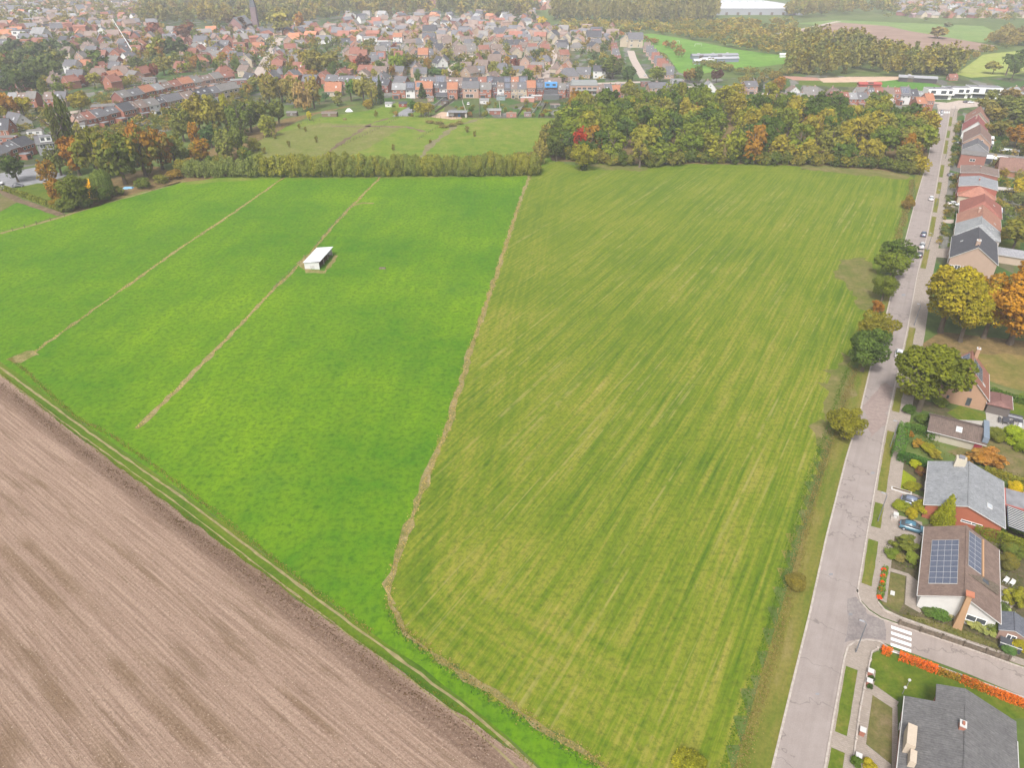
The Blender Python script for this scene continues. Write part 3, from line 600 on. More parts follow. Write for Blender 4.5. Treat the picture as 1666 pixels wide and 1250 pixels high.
for i in range(44):
    px, py = lerp_line(FRONT, (i + .5) / 44); x, y = G(px + rnd.uniform(-3, 3), py + rnd.uniform(-1, 3)); 
    if 1030 < px < 1050: continue
    tree_at(x, y, rnd.uniform(4, 7.5), rnd.uniform(6, 8.5), 'shrub', rnd.choice([(.05, .075, .02), (.07, .09, .025), (.09, .10, .03), (.11, .11, .035), (.045, .07, .025)]), rnd.choice([0, 0, .15, .3]), 'low shrub, %s from the left along the field edge of the wood' % ordn(i + 1), 'shrub', 'shrubs along the field edge of the wood', name='woodland_shrub')
for i, (px, py) in enumerate([(95, 338), (110, 343), (140, 337), (165, 328), (190, 318), (235, 306), (262, 298), (285, 290), (300, 282), (312, 275), (345, 268), (360, 275), (400, 262), (415, 245), (300, 262), (280, 255), (255, 250), (320, 258), (230, 270), (150, 305)]):
    tree(px, py, rnd.uniform(3.5, 7), rnd.uniform(6, 9), 'shrub', rnd.choice([(.05, .08, .022), (.07, .095, .025), (.10, .11, .03), (.14, .10, .03)]), rnd.choice([0, .1, .3]), 'low shrub, %s in the left tree belt going away from the pasture' % ordn(i + 1), 'shrub', 'shrubs filling the left tree belt', name='belt_shrub')
tree(1222, 266, 17, 13, 'oval', (.14, .11, .03), .9, 'bright orange tree halfway along the field edge of the wood', clear=.06, name='woodland_tree')
tree(1192, 266, 17, 11, 'broad', (.12, .14, .025), .15, 'yellow green tree just left of the bright orange tree in the wood', clear=.06, name='woodland_tree')
tree(946, 277, 12.5, 13.5, 'broad', (.14, .145, .022), .18, 'round yellow green tree standing in front of the wood on the mown field', clear=.1)
tree(942, 262, 16.5, 6.5, 'broad', (.20, .025, .018), .0, 'bright red small tree behind the round yellow green tree', clear=.3)
tree(950, 277, 3, 4, 'shrub', (.03, .05, .02), 0, 'dark green bush at the foot of the round yellow green tree', 'bush')
tree(1040, 272, 13.5, 8, 'oval', (.15, .15, .05), .05, 'pale slender birch with a white stem at the wood edge', clear=.25)
tree(1105, 190, 19, 8, 'column', (.12, .13, .03), .0, 'tall yellow green poplar rising out of the middle of the wood', clear=.06)
tree(1122, 205, 15, 7, 'oval', (.2, .08, .035), .3, 'rusty red tree just right of the tall poplar in the wood')
tree(1462, 258, 10, 6, 'broad', (.36, .27, .02), .1, 'small clear yellow tree low at the right end of the wood')
tree(1495, 284, 8.5, 8.5, 'broad', (.17, .15, .025), .3, 'yellowish tree at the roadside corner of the wood', clear=.06)
tree(1512, 222, 12, 11, 'broad', (.15, .13, .025), .45, 'golden tree beside the road at the far right end of the wood', clear=.08)
tree(1505, 248, 11, 10, 'broad', (.09, .10, .025), .15, 'olive tree beside the road below the golden one at the wood end', clear=.06)
tree(1372, 262, 12, 10, 'oval', (.10, .12, .035), .0, 'pale green birch at the right part of the field edge of the wood', clear=.12)
for i, (px, py) in enumerate([(905, 262), (893, 250), (900, 238), (912, 226)]): tree(px, py, 13, 10, 'broad', (.045, .065, .018), 0, 'dense dark tree, %s from the field at the left end of the wood' % ordn(i + 1), group='dark trees at the left end of the wood', clear=.04)
tree(930, 205, 14, 10, 'oval', (.14, .12, .045), .1, 'brownish birch at the back left corner of the wood beside the bright lawn')
# willow row
i = 0; NW = 66
for i in range(NW):
    t = i / (NW - 1); px = 308 + (868 - 308) * t; py = 289 - 3 * t + rnd.uniform(-1.5, .5)
    if 792 < px < 797: continue
    h = 7.0 + 2.8 * min(1, t * 3.2) + rnd.uniform(-1.1, 1.2) - (.8 if 600 < px < 640 else 0)
    c = rnd.choice([(.105, .135, .05), (.12, .14, .045), (.14, .15, .04)]) if t > .2 else (.105, .135, .065)
    tree(px, py, h, rnd.uniform(5.2, 7.4), 'shrub', c, rnd.choice([0, 0, .08, .2]) if t > .2 else 0, 'bushy willow, %s from the left in the long row' % ordn(i + 1), 'willow shrub', 'willow shrubs in the long row behind the pastures', name='willow_shrub')
for i, (px, py, h) in enumerate([(872, 280, 9), (878, 268, 11), (886, 256, 12), (888, 243, 12), (893, 232, 11), (862, 270, 8), (848, 276, 8)]):
    tree(px, py, h, 7.5, 'oval', (.13, .125, .055), .05, 'loose grey brown willow, %s in the clump closing the right end of the row' % ordn(i + 1), 'willow', 'willows at the right end of the row', clear=.03, name='willow_tree')
# left tree belt
LT = [(30, 296, 11, 10, 'broad', (.035, .06, .022), 0, 'dark pine like tree beside the grey yard in the left corner'),
      (95, 330, 9, 8.5, 'broad', (.13, .11, .03), .55, 'orange brown tree above the corner hedge'),
      (125, 338, 11.5, 14, 'broad', (.065, .085, .02), .06, 'wide green tree nearest the pasture in the left belt'),
      (150, 322, 8, 4.5, 'oval', (.46, .31, .01), 0, 'small bright yellow tree between the wide green tree and the weeping willow'),
      (172, 322, 10.5, 8, 'willow', (.10, .14, .055), 0, 'weeping willow at the edge of the pasture'),
      (82, 300, 10, 8, 'broad', (.15, .12, .03), .5, 'golden brown tree behind the corner hedge'),
      (130, 285, 17, 12, 'wide', (.17, .085, .035), .75, 'copper orange tree, the leftmost of the big autumn trees'),
      (165, 292, 20, 15, 'wide', (.085, .095, .022), .3, 'huge green tree with golden top between copper ones'),
      (205, 300, 20, 15, 'wide', (.07, .09, .024), .25, 'huge green tree overhanging the blue sheet at the pasture edge'),
      (238, 288, 19, 14, 'wide', (.085, .09, .024), .45, 'large green and orange tree right of the blue sheet'),
      (265, 276, 17, 12, 'wide', (.10, .085, .025), .55, 'russet topped tree at the right of the big autumn group'),
      (285, 270, 14, 11, 'broad', (.07, .09, .025), .2, 'green tree closing the right end of the big autumn group'),
      (232, 262, 16, 10, 'oval', (.2, .09, .04), .7, 'copper red tree behind the big autumn group'),
      (106, 262, 22, 7, 'column', (.075, .09, .035), 0, 'left of the two tall narrow poplars'),
      (125, 258, 25, 8, 'column', (.06, .08, .03), 0, 'right and taller of the two tall narrow poplars'),
      (140, 245, 12, 9, 'oval', (.13, .13, .05), 0, 'pale thin tree right of the two tall poplars'),
      (100, 285, 12, 9, 'broad', (.07, .085, .035), .05, 'grey green tree below the two tall poplars'),
      (330, 262, 9, 10, 'broad', (.17, .13, .025), .5, 'golden spreading tree in the scrub behind the willow row'),
      (320, 240, 11, 6, 'oval', (.2, .13, .03), .7, 'narrow orange tree above the golden spreading one'),
      (345, 240, 11, 9, 'broad', (.04, .075, .045), 0, 'blue green tree beside the golden spreading tree'),
      (370, 262, 13, 9, 'oval', (.10, .12, .05), 0, 'grey green tree behind the left end of the willow row'),
      (388, 252, 12, 10, 'broad', (.075, .10, .04), 0, 'rounded green tree above the left end of the willow row'),
      (372, 286, 8, 6, 'oval', (.12, .13, .05), 0, 'pale small tree touching the left end of the willow row'),
      (300, 230, 15, 12, 'oval', (.09, .105, .04), 0, 'tall grey green tree at the left of the scrub'),
      (325, 215, 18, 14, 'wide', (.13, .12, .035), .1, 'big olive tree behind the terrace ends'),
      (350, 218, 18, 14, 'wide', (.12, .12, .035), .08, 'big olive tree, the middle of the olive group'),
      (372, 215, 17, 6, 'column', (.17, .18, .03), 0, 'yellow green upright tree in the olive group'),
      (392, 222, 16, 12, 'oval', (.07, .10, .035), 0, 'green upright tree right of the yellow green one'),
      (410, 215, 15, 11, 'broad', (.05, .07, .025), 0, 'dark tree at the corner of the pale paddock'),
      (425, 210, 15, 12, 'broad', (.08, .095, .03), .12, 'green tree with yellowing top near the bare birches'),
      (438, 222, 12, 9, 'oval', (.14, .16, .05), 0, 'light green tree at the edge of the pale paddock'),
      (455, 205, 15, 11, 'broad', (.07, .09, .028), .05, 'rounded green tree left of the small hut'),
      (480, 175, 19, 12, 'oval', (.13, .12, .06), .05, 'tall thinning birch, left of the bare birch group'),
      (495, 182, 19, 12, 'sparse', (.2, .15, .11), .1, 'nearly bare birch with pale stems'),
      (512, 176, 19, 12, 'oval', (.15, .13, .055), .08, 'tall olive birch right of the bare one'),
      (440, 170, 17, 12, 'oval', (.13, .12, .05), .1, 'olive tree behind the dark trees of the paddock'),
      (460, 165, 16, 12, 'oval', (.15, .13, .06), .05, 'fawn tree behind the bare birches'),
      (572, 165, 15, 10, 'broad', (.055, .11, .025), 0, 'fresh green tree left of the big pale birch'),
      (592, 170, 18, 14, 'wide', (.14, .14, .06), 0, 'big pale olive birch beside the terrace'),
      (606, 172, 16, 10, 'oval', (.14, .14, .06), 0, 'pale birch right of the big one beside the terrace'),
      (620, 168, 17, 5.5, 'cone', (.035, .055, .022), 0, 'dark narrow conifer beside the pale birches'),
      (600, 176, 6, 7, 'shrub', (.19, .15, .03), .3, 'yellow brown bush under the pale birches'),
      (550, 172, 9, 8, 'oval', (.12, .13, .05), 0, 'small loose tree left of the fresh green tree'),
      (530, 165, 6, 5, 'broad', (.03, .075, .045), 0, 'small blue green tree below the orange roofed house'),
      (504, 196, 6, 3.5, 'oval', (.28, .27, .03), 0, 'little yellow tree in the meadow near the hut'),
      (678, 156, 10, 4.5, 'cone', (.03, .05, .022), 0, 'left of two dark firs in the back gardens'),
      (687, 160, 10, 6, 'cone', (.03, .055, .022), 0, 'right of two dark firs in the back gardens'),
      (672, 182, 7.5, 6, 'broad', (.04, .085, .03), 0, 'dark green round tree next to the golden willow pair'),
      (685, 190, 9, 9, 'broad', (.17, .16, .035), .3, 'golden green tree in the yard beside the meadow'),
      (697, 190, 8.5, 8, 'broad', (.15, .135, .04), .25, 'right tree of the golden pair beside the meadow')]
for px, py, h, wd, kd, c, au, lb in LT: tree(px, py, h * (1.12 if px < 450 else 1), wd * (1.15 if px < 450 and kd in ('wide', 'broad', 'oval') else 1), kd, c, au, lb, 'bush' if kd == 'shrub' else 'tree', clear=.03 if kd in ('broad', 'wide', 'oval') and px < 450 else .12)
for i, (px, py) in enumerate([(470, 240), (430, 250), (437, 222), (447, 226), (487, 210), (497, 214), (515, 232), (640, 245), (700, 233), (612, 190), (760, 215), (772, 222)]):
    tree(px, py, rnd.uniform(2, 4.5), rnd.uniform(1.8, 3.2), 'sparse', (.12, .12, .05), .2, 'thin young tree, %s counted left to right across the pony meadow' % ordn([430, 437, 447, 470, 487, 497, 515, 612, 640, 700, 760, 772].index(px) + 1), 'tree', 'young trees dotted over the meadow', name='young_tree')
for i, (px, py) in enumerate([(715, 202), (735, 205), (748, 201), (700, 200), (722, 207)]): tree(px, py, 1.6, 6, 'shrub', (.14, .13, .08), .1, 'low tangled bramble patch, %s from the left in front of the sand yard' % ordn([700, 715, 722, 735, 748].index(px) + 1), 'bramble', 'bramble patches in the meadow', name='bramble_bush')
# roadside trees
RT = [(1457, 436, 9.5, 11, 'broad', (.045, .075, .018), 0, 'dark green roadside tree, farthest of the touching pair left of the road'),
      (1448, 452, 8.8, 10, 'broad', (.075, .105, .02), .06, 'green roadside tree, nearer of the touching pair left of the road'),
      (1434, 490, 8, 7.5, 'broad', (.07, .095, .018), .08, 'small roadside tree alone below the touching pair'),
      (1416, 562, 9.5, 10.5, 'broad', (.105, .105, .02), .28, 'yellowing roadside tree touching the dark round one'),
      (1402, 604, 11.2, 10.5, 'wide', (.05, .085, .028), 0, 'dense dark green round roadside tree'),
      (1373, 714, 7.2, 8, 'broad', (.11, .115, .018), .14, 'small olive roadside tree nearest the camera')]
for a in RT: tree(*a[:7], a[7], 'tree', clear=.05)
tree(1475, 339, 4.8, 5.6, 'shrub', (.14, .10, .04), .35, 'brown round bush on the ditch bank near the far road end', 'bush')
tree(1424, 508, 4, 4, 'sparse', (.17, .085, .035), .7, 'small rusty sapling between roadside trees', 'sapling', name='sapling')
tree(1295, 955, 2.4, 3.6, 'shrub', (.11, .10, .035), .2, 'low brown green bush in the roadside ditch', 'bush')
tree(1122, 1262, 3.0, 5.0, 'shrub', (.14, .15, .02), .1, 'yellowish bush at the bottom edge of the mown field', 'bush')
tree(1530, 541, 19.5, 17.5, 'wide', (.17, .155, .015), .37, 'big spreading tree turning yellow beside the black roofed house', clear=.16)
tree(1562, 556, 15, 12, 'wide', (.16, .15, .015), .37, 'yellow green tree between the spreading tree and the orange maple', clear=.2)
tree(1642, 560, 21, 19, 'wide', (.34, .20, .015), .93, 'brilliant orange maple on the russet lawn at the right edge', clear=.14)
tree(1600, 550, 17, 13, 'wide', (.22, .18, .02), .5, 'golden tree left of the brilliant orange maple', clear=.16)
tree(1494, 668, 16.5, 14.5, 'wide', (.08, .10, .014), .08, 'big green tree by the pavement in front of the orange gabled house', clear=.17)
tree(1538, 640, 8, 7, 'broad', (.12, .13, .022), .2, 'small yellowish tree against the orange gabled house', clear=.1)
tree(1645, 410, 12, 12, 'wide', (.10, .105, .03), .15, 'broad olive tree behind the red roofed terraces')
tree(1662, 330, 10, 10, 'broad', (.24, .21, .025), .25, 'yellow tree at the right edge above the broad olive tree')
tree(1658, 345, 8, 8, 'broad', (.10, .12, .07), .0, 'grey green tree under the yellow one at the right edge')
for i, (px, py, h, wd, c, au) in enumerate([(1612, 205, 12, 13, (.12, .11, .045), .2), (1630, 190, 13, 14, (.09, .11, .045), 0), (1648, 205, 13, 15, (.085, .105, .045), 0), (1668, 190, 14, 16, (.08, .10, .04), 0), (1665, 225, 13, 15, (.075, .095, .035), .1), (1625, 225, 10, 11, (.10, .10, .035), .2),
        (1600, 186, 10, 11, (.12, .12, .05), .1), (1650, 240, 11, 12, (.15, .10, .035), .6), (1670, 255, 12, 13, (.17, .10, .035), .7), (1640, 172, 11, 14, (.13, .10, .045), .3), (1610, 168, 9, 9, (.10, .12, .05), 0), (1690, 215, 14, 16, (.08, .1, .04), 0), (1600, 222, 7, 8, (.12, .10, .03), .3), (1680, 280, 11, 12, (.10, .1, .04), .3)]):
    tree(px, py, h, wd, 'wide', c, au, '%s garden tree, %s in the dense group at the top right' % (coln(c, au), ordn(i + 1)), 'tree', 'garden trees at the top right')
for i, (px, py, h, wd) in enumerate([(1636, 122, 17, 14), (1655, 118, 18, 16), (1668, 125, 17, 14), (1645, 130, 14, 12)]): tree(px, py, h, wd, 'broad', (.045, .075, .035), 0, 'tall dark tree, %s in the clump beside the yellow pasture' % ordn(i + 1), group='dark trees beside the yellow pasture')
# rough growth on boundaries
tufts('ditch_herbs', [(1392, 600), (1378, 640), (1360, 700), (1340, 752), (1318, 830), (1300, 900), (1284, 968), (1262, 1050), (1240, 1120), (1212, 1210), (1190, 1300)], 1.9, .8, 40, (.125, .105, .06), 0, leaf=.19)
tufts('ditch_herbs', [(1392, 600), (1378, 640), (1360, 700), (1340, 752), (1318, 830), (1300, 900), (1284, 968), (1262, 1050), (1240, 1120), (1212, 1210), (1190, 1300)], 1.2, .4, 30, (.04, .085, .008), .0, leaf=.2, off=1.6)
tufts('ditch_herbs', [(1484, 292), (1480, 320), (1470, 355), (1460, 390)], 2.5, .8, 10, (.11, .095, .06), 0, leaf=.36)
tufts('boundary_herbs', DITCH[1:], 1.5, .4, 14, (.22, .175, .10), 0, leaf=.22); tufts('boundary_herbs', LOW, 1.7, .6, 26, (.16, .13, .075), 0, leaf=.2)
tufts('boundary_herbs', LOW, 1.4, .5, 14, (.03, .075, .018), 0, leaf=.24, off=.8)
tufts('boundary_herbs', LA[:-1], .9, .3, 6, (.23, .185, .10), 0, leaf=.28); tufts('boundary_herbs', LB, .9, .3, 7, (.23, .185, .10), 0, leaf=.26)
tufts('track_herbs', [(15, 583), (45, 606), (80, 640), (130, 683), (180, 708), (260, 765), (330, 818), (420, 890), (520, 968), (606, 1030)], 1.1, .5, 24, (.115, .105, .045), 0, leaf=.2)
tufts('track_herbs', [(0, 607), (100, 689), (200, 765), (300, 839), (400, 913), (500, 985), (600, 1057), (700, 1127), (800, 1197), (870, 1247)], 1.0, .3, 20, (.075, .08, .015), 0, leaf=.18)
tufts('soil_clods', [(0, 625), (100, 706), (200, 783), (300, 857), (400, 932), (500, 1004), (600, 1077), (700, 1148), (800, 1218)], 2.2, .18, 16, (.05, .033, .024), 0, leaf=.2)

# ------------------------------------------------------------------ houses
SLATE, DKSL, ORG, RED, BRN, GRY, LGR = (.165, .162, .175), (.095, .095, .108), (.44, .19, .11), (.30, .13, .095), (.24, .18, .155), (.23, .215, .205), (.31, .31, .315)
BRICK, PINK, CREAM, WHITE, BUFF, DKBR = (.34, .145, .10), (.43, .28, .22), (.46, .385, .29), (.64, .63, .62), (.36, .26, .19), (.24, .105, .085)
def cn_roof(c): return {SLATE: 'slate grey', DKSL: 'dark slate', ORG: 'orange tiled', RED: 'red tiled', BRN: 'brown tiled', GRY: 'grey', LGR: 'pale grey'}.get(c, 'grey')
def cn_wall(c): return {BRICK: 'red brick', PINK: 'pink brick', CREAM: 'cream', WHITE: 'white', BUFF: 'buff brick', DKBR: 'dark brick'}.get(c, 'rendered')
def house(name, x, y, az, L, W, he, hr, wc, rc, label=None, cat='house', group=None, hip=0, over=.35, wins=(), chim=(), sky=(), solar=(), door=None, annex=None, roofth=.18, frame=(.8, .8, .78)):
    e = empty(name, x, y, 0, az, label, cat, group); hl, hw = L / 2, W / 2
    b = MB(); sl = (hr - he) / hw
    if hip: b.box(-hl, -hw, -.1, hl, hw, he - .02)
    else:
        n = len(b.v); top = hr - roofth * 1.2
        b.v += [(-hl, -hw, -.1), (-hl, hw, -.1), (-hl, hw, he - .12), (-hl, 0, top), (-hl, -hw, he - .12), (hl, -hw, -.1), (hl, hw, -.1), (hl, hw, he - .12), (hl, 0, top), (hl, -hw, he - .12)]
        for f in ((4, 3, 2, 1, 0), (5, 6, 7, 8, 9), (0, 5, 9, 4), (1, 2, 7, 6), (4, 9, 8, 3), (3, 8, 7, 2)): b.f.append(tuple(n + i for i in f)); b.m.append(0)
    b.build('wall', M_WALL, e, wc)
    r = MB(); ze = he - over * sl + .02; X = hl + (over if not hip else over); Y = hw + over
    if hr > he + .3:
        hx = X - hip
        A, B_, Cc, D, R0, R1 = (-X, -Y, ze), (X, -Y, ze), (X, Y, ze), (-X, Y, ze), (-hx, 0, hr), (hx, 0, hr)
        n = len(r.v); pts = [A, B_, Cc, D, R0, R1]; r.v += pts + [(p[0], p[1], p[2] - roofth) for p in pts]
        for f in ((0, 1, 5, 4), (2, 3, 4, 5), (6, 10, 11, 7), (8, 11, 10, 9), (0, 6, 7, 1), (2, 8, 9, 3)): r.f.append(f); r.m.append(0)
        if hip:
            for f in ((1, 2, 5), (3, 0, 4), (1, 7, 8, 2), (3, 9, 6, 0), (7, 11, 8), (9, 10, 6)): r.f.append(f); r.m.append(0)
        else:
            for f in ((1, 7, 11, 5), (5, 11, 8, 2), (3, 9, 10, 4), (4, 10, 6, 0)): r.f.append(f); r.m.append(1)
        # ridge cap
        r.tube([(-hx + .05, 0, hr + .0), (hx - .05, 0, hr + .0)], .11, 6, 0)
        if he > 1 and L > 5:  # gutters
            r.box(-X + .02, -Y - .1, ze - .16, X - .02, -Y + .01, ze - .05, 1); r.box(-X + .02, Y - .01, ze - .16, X - .02, Y + .1, ze - .05, 1)
    else:
        r.box(-hl - .12, -hw - .12, he, hl + .12, hw + .12, he + .25); r.box(-hl + .15, -hw + .15, he + .251, hl - .15, hw - .15, he + .27)
    ro = r.build('roof', [M_ROOF, M_TRIM], e, rc)
    def spt(side, u, t, dz=0):
        return (u, side * (Y * (1 - t)), ze + (hr - ze) * t + dz)
    for (u, v, hc, s) in chim:
        c = MB(); z0 = he - .3; c.box(u - s, v - s * .7, z0, u + s, v + s * .7, hc, 0); c.box(u - s - .06, v - s * .7 - .06, hc, u + s + .06, v + s * .7 + .06, hc + .12, 1)
        c.box(u - s * .5, v - s * .3, hc + .12, u + s * .5, v + s * .3, hc + .35, 0)
        c.build('chimney', [M_WALL, M_TRIM], ro, wc if wc != WHITE else PINK)
    nrm = Vector((0, -1 * (hr - ze), Y)).normalized() if hr > ze else Vector((0, 0, 1))
    def onroof(side, u0, u1, t0, t1, name, mats, lift, th, par):
        m = MB(); n_ = Vector((0, side * (hr - ze), Y)).normalized() * lift
        P = [Vector(spt(side, u, t)) + n_ for u, t in ((u0, t0), (u1, t0), (u1, t1), (u0, t1))]
        if side > 0: P = P[::-1]
        m.slab(P, th, 0); return m, n_
    for (side, u, t, wd, ht) in sky:
        m, n_ = onroof(side, u - wd / 2, u + wd / 2, t, t + ht, 's', None, .07, .12, e)
        q = MB(); P = [Vector(v) for v in m.v[:4]]; c0 = sum(P, Vector()) / 4; P2 = [c0 + (p - c0) * .8 + n_.normalized() * .004 for p in P]; m.quad(P2, 1)
        m.build('skylight', [M_TRIM, M_SKYG], ro)
    for k, (side, u0, t0, nu, nt_, pw, pt) in enumerate(solar):
        fr = MB(); m, n_ = onroof(side, u0 - .03, u0 + nu * pw + .03, t0 - .003, t0 + nt_ * pt + .003, 's', None, .1, .06, e)
        for i in range(nu):
            for j in range(nt_):
                P = [Vector(spt(side, u, t)) + n_ * 1.06 for u, t in ((u0 + i * pw + .03, t0 + j * pt + pt * .018), (u0 + (i + 1) * pw - .03, t0 + j * pt + pt * .018), (u0 + (i + 1) * pw - .03, t0 + (j + 1) * pt - pt * .018), (u0 + i * pw + .03, t0 + (j + 1) * pt - pt * .018))]
                m.quad(P if side < 0 else P[::-1], 1)
        m.build('solar_array', [M_TRIM, M_SOLAR], ro)
    def facept(f, u, z, d):
        return {'F': (u, -hw - d, z), 'B': (-u, hw + d, z), 'L': (-hl - d, -u, z), 'R': (hl + d, u, z)}[f]
    def opening(nm, f, u, z, w_, h_, mull=True, fc=frame):
        m = MB(); d1 = .05
        def bar(u0, z0, u1, z1, d0=-.02, d=.06):
            a, b2 = facept(f, u0, z0, d0), facept(f, u1, z1, d); m.box(min(a[0], b2[0]), min(a[1], b2[1]), min(a[2], b2[2]), max(a[0], b2[0]), max(a[1], b2[1]), max(a[2], b2[2]))
        t = .09; bar(u - w_ / 2, z, u + w_ / 2, z + t, d=.09); bar(u - w_ / 2, z + h_ - t, u + w_ / 2, z + h_); bar(u - w_ / 2, z + t, u - w_ / 2 + t, z + h_ - t); bar(u + w_ / 2 - t, z + t, u + w_ / 2, z + h_ - t)
        if mull and w_ > 1.1: bar(u - t / 2, z + t, u + t / 2, z + h_ - t)
        o = m.build(nm, M_PAINT, e, fc); g = MB(); g.quad([facept(f, u - w_ / 2 + .05, z + .05, .02), facept(f, u + w_ / 2 - .05, z + .05, .02), facept(f, u + w_ / 2 - .05, z + h_ - .05, .02), facept(f, u - w_ / 2 + .05, z + h_ - .05, .02)])
        if nm == 'door': g.build('panel', M_DOOR, o)
        else: g.build('pane', M_GLASS, o)
    for wn in wins: opening('window', *wn)
    for dr in (door or ()): opening('door', *dr, mull=False)
    if annex:
        f, u, wd, dp, h_ = annex; m = MB(); sg = -1 if f == 'F' else 1
        y0, y1 = sorted((sg * (hw - .05), sg * (hw + dp))); m.box(u - wd / 2, y0, -.1, u + wd / 2, y1, h_, 0); m.box(u - wd / 2 - .1, y0 + (0 if sg < 0 else .3), h_, u + wd / 2 + .1, y1 + (.1 if sg > 0 else 0) - (0 if sg > 0 else .3), h_ + .22, 1)
        a = m.build('annex', [M_WALL, M_FLAT], e, wc); g = MB(); yy = sg * (hw + dp + .02)
        g.quad([(u - wd * .35, yy, .3), (u + wd * .35, yy, .3), (u + wd * .35, yy, 2.3), (u - wd * .35, yy, 2.3)] if sg < 0 else [(u + wd * .35, yy, .3), (u - wd * .35, yy, .3), (u - wd * .35, yy, 2.3), (u + wd * .35, yy, 2.3)]); g.build('glass_door', M_GLASS, a)
    return e
M_TRIM = simple('pale_trim', (.5, .49, .47), .6, .3, .08, 2); M_FLAT = simple('roofing_felt', (.20, .20, .21), .8, .3, .25, .6)
M_SKYG = simple('skylight_glass', (.42, .45, .48), .12, .7, .2, 1); M_DOOR = simple('door_panel', (.12, .09, .07), .5, .3, .2, 2)
PT = {}
def pt_make(t):
    W2 = [('F', -1.9, 3.9, 1.5, 1.4), ('F', 1.6, 3.9, 1.2, 1.4)]
    K = {
        'ta': dict(L=6.6, W=9, he=6.2, hr=9.8, wins=W2 + [('F', 2.3, .8, 1.2, 1.3)], sky=[(-1, -1.4, .35, .9, .22)], chim=[(2.6, .8, 10.4, .35)], annex=('F', -1.2, 3.6, 3.5, 2.8)),
        'tb': dict(L=6.6, W=8, he=6.6, hr=9.6, wins=[('F', 0, 4, 2.6, 1.5), ('F', -1.8, .5, 1.8, 2.0)], sky=[(-1, 1.2, .4, .8, .2), (-1, -1.5, .4, .8, .2)], chim=[(-2.6, -.6, 10.2, .35)], annex=('F', 1.6, 3.2, 5, 3.0)),
        'tc': dict(L=6.6, W=10, he=5.6, hr=10.2, wins=W2 + [('F', -1.5, .6, 2.2, 1.9)], solar=[(-1, -2.4, .3, 4, 3, 1.15, .17)], chim=[(2.7, 1, 10.8, .3)]),
        'td': dict(L=6.6, W=9, he=6.4, hr=9.9, wins=[('F', -1.9, 4, 1.1, 1.3), ('F', 0, 4, 1.1, 1.3), ('F', 1.9, 4, 1.1, 1.3), ('F', -.5, .4, 3.2, 2.1)], chim=[(0, .4, 10.7, .4)]),
        'da': dict(L=11, W=8.4, he=3.2, hr=7.6, wins=[('F', -3, .9, 1.6, 1.3), ('F', 1, .9, 1.6, 1.3), ('L', 0, 1, 1.6, 1.3), ('R', 0, 1, 1.6, 1.3), ('L', 0, 4, 1.2, 1.1), ('R', 0, 4, 1.2, 1.1)], sky=[(-1, 2, .4, .9, .2)], chim=[(3.5, .5, 8.4, .4)], door=[('F', 3.8, .1, 1, 2.1)]),
        'db': dict(L=12, W=9, he=3.4, hr=7.4, hip=3.2, wins=[('F', -3.2, .9, 1.8, 1.3), ('F', 3, .9, 1.8, 1.3), ('L', 0, 1, 1.6, 1.3)], chim=[(1.5, .6, 8.3, .4)], door=[('F', 0, .1, 1, 2.1)]),
        'dc': dict(L=10, W=9, he=5.6, hr=9.2, wins=[('F', -2.8, 3.6, 1.5, 1.3), ('F', 2.8, 3.6, 1.5, 1.3), ('F', -2.8, .8, 1.6, 1.4), ('L', 1, 3.8, 1.3, 1.2), ('R', 1, 3.8, 1.3, 1.2), ('L', 0, 6.2, 1, 1)], chim=[(-3.4, 1, 10, .4)], door=[('F', 2, .1, 1, 2.1)]),
        'fl': dict(L=12, W=9, he=5.6, hr=5.6, wins=[('F', -3, 3.4, 3, 1.5), ('F', 2.5, 3.4, 2.5, 1.5), ('F', 0, .4, 4, 2.2), ('L', 0, 3.4, 2.5, 1.3)]),
    }[t]
    nm = {'t': 'terraced_house', 'd': 'detached_house', 'f': 'flat_roofed_house'}[t[0]]
    return house(nm, 0, 0, 0, K['L'], K['W'], K['he'], K['hr'], WHITE, GRY, **{k: v for k, v in K.items() if k not in ('L', 'W', 'he', 'hr')})
BUILT = []
def inst(t, x, y, az, sc, wc, rc, label, group=None, cat='house', lod=True):
    if t not in PT: e = PT[t] = pt_make(t)
    else: e = copy_tree(PT[t])
    e.location = (x, y, 0); e.rotation_euler = (0, 0, math.pi / 2 - az); e.scale = sc if isinstance(sc, tuple) else (sc,) * 3
    for k in KIDS.get(e.name, []):
        b = k.name.split('.')[0]
        if b in ('wall', 'annex'): k.color = (*wc, 1)
        if b == 'roof':
            k.color = (*rc, 1)
            for c in KIDS.get(k.name, []): c.color = (*(PINK if wc in (WHITE, CREAM) else wc), 1)
    BUILT.append((x, y, 6)); return tag(e, label, cat, group)
D90 = math.pi / 2
def terrace(items, base, where, group, z0=0, az=None):
    """items: (x0, x1, type, wall, roof, height scale, set back m) in photo columns along a base line y(x)"""
    for j, it in enumerate(items):
        x0, x1, t, wc, rc, hs, sb = it[:7]; extra = it[7] if len(it) > 7 else ''
        a, b = G(x0, base(x0)), G(x1, base(x1)); A = math.atan2(b[0] - a[0], b[1] - a[1]); L = math.hypot(b[0] - a[0], b[1] - a[1]); nx, ny = -math.cos(A), math.sin(A)
        cx, cy = (a[0] + b[0]) / 2 + nx * (4.5 + sb), (a[1] + b[1]) / 2 + ny * (4.5 + sb)
        inst(t, cx, cy, A, (L / 6.6 * .995, 1, hs), wc, rc, '%s%s roofed %s house, %s from left, %s' % (extra, cn_roof(rc).replace(' tiled', ''), cn_wall(wc).replace(' brick', ''), ordn(j + 1), where), group)
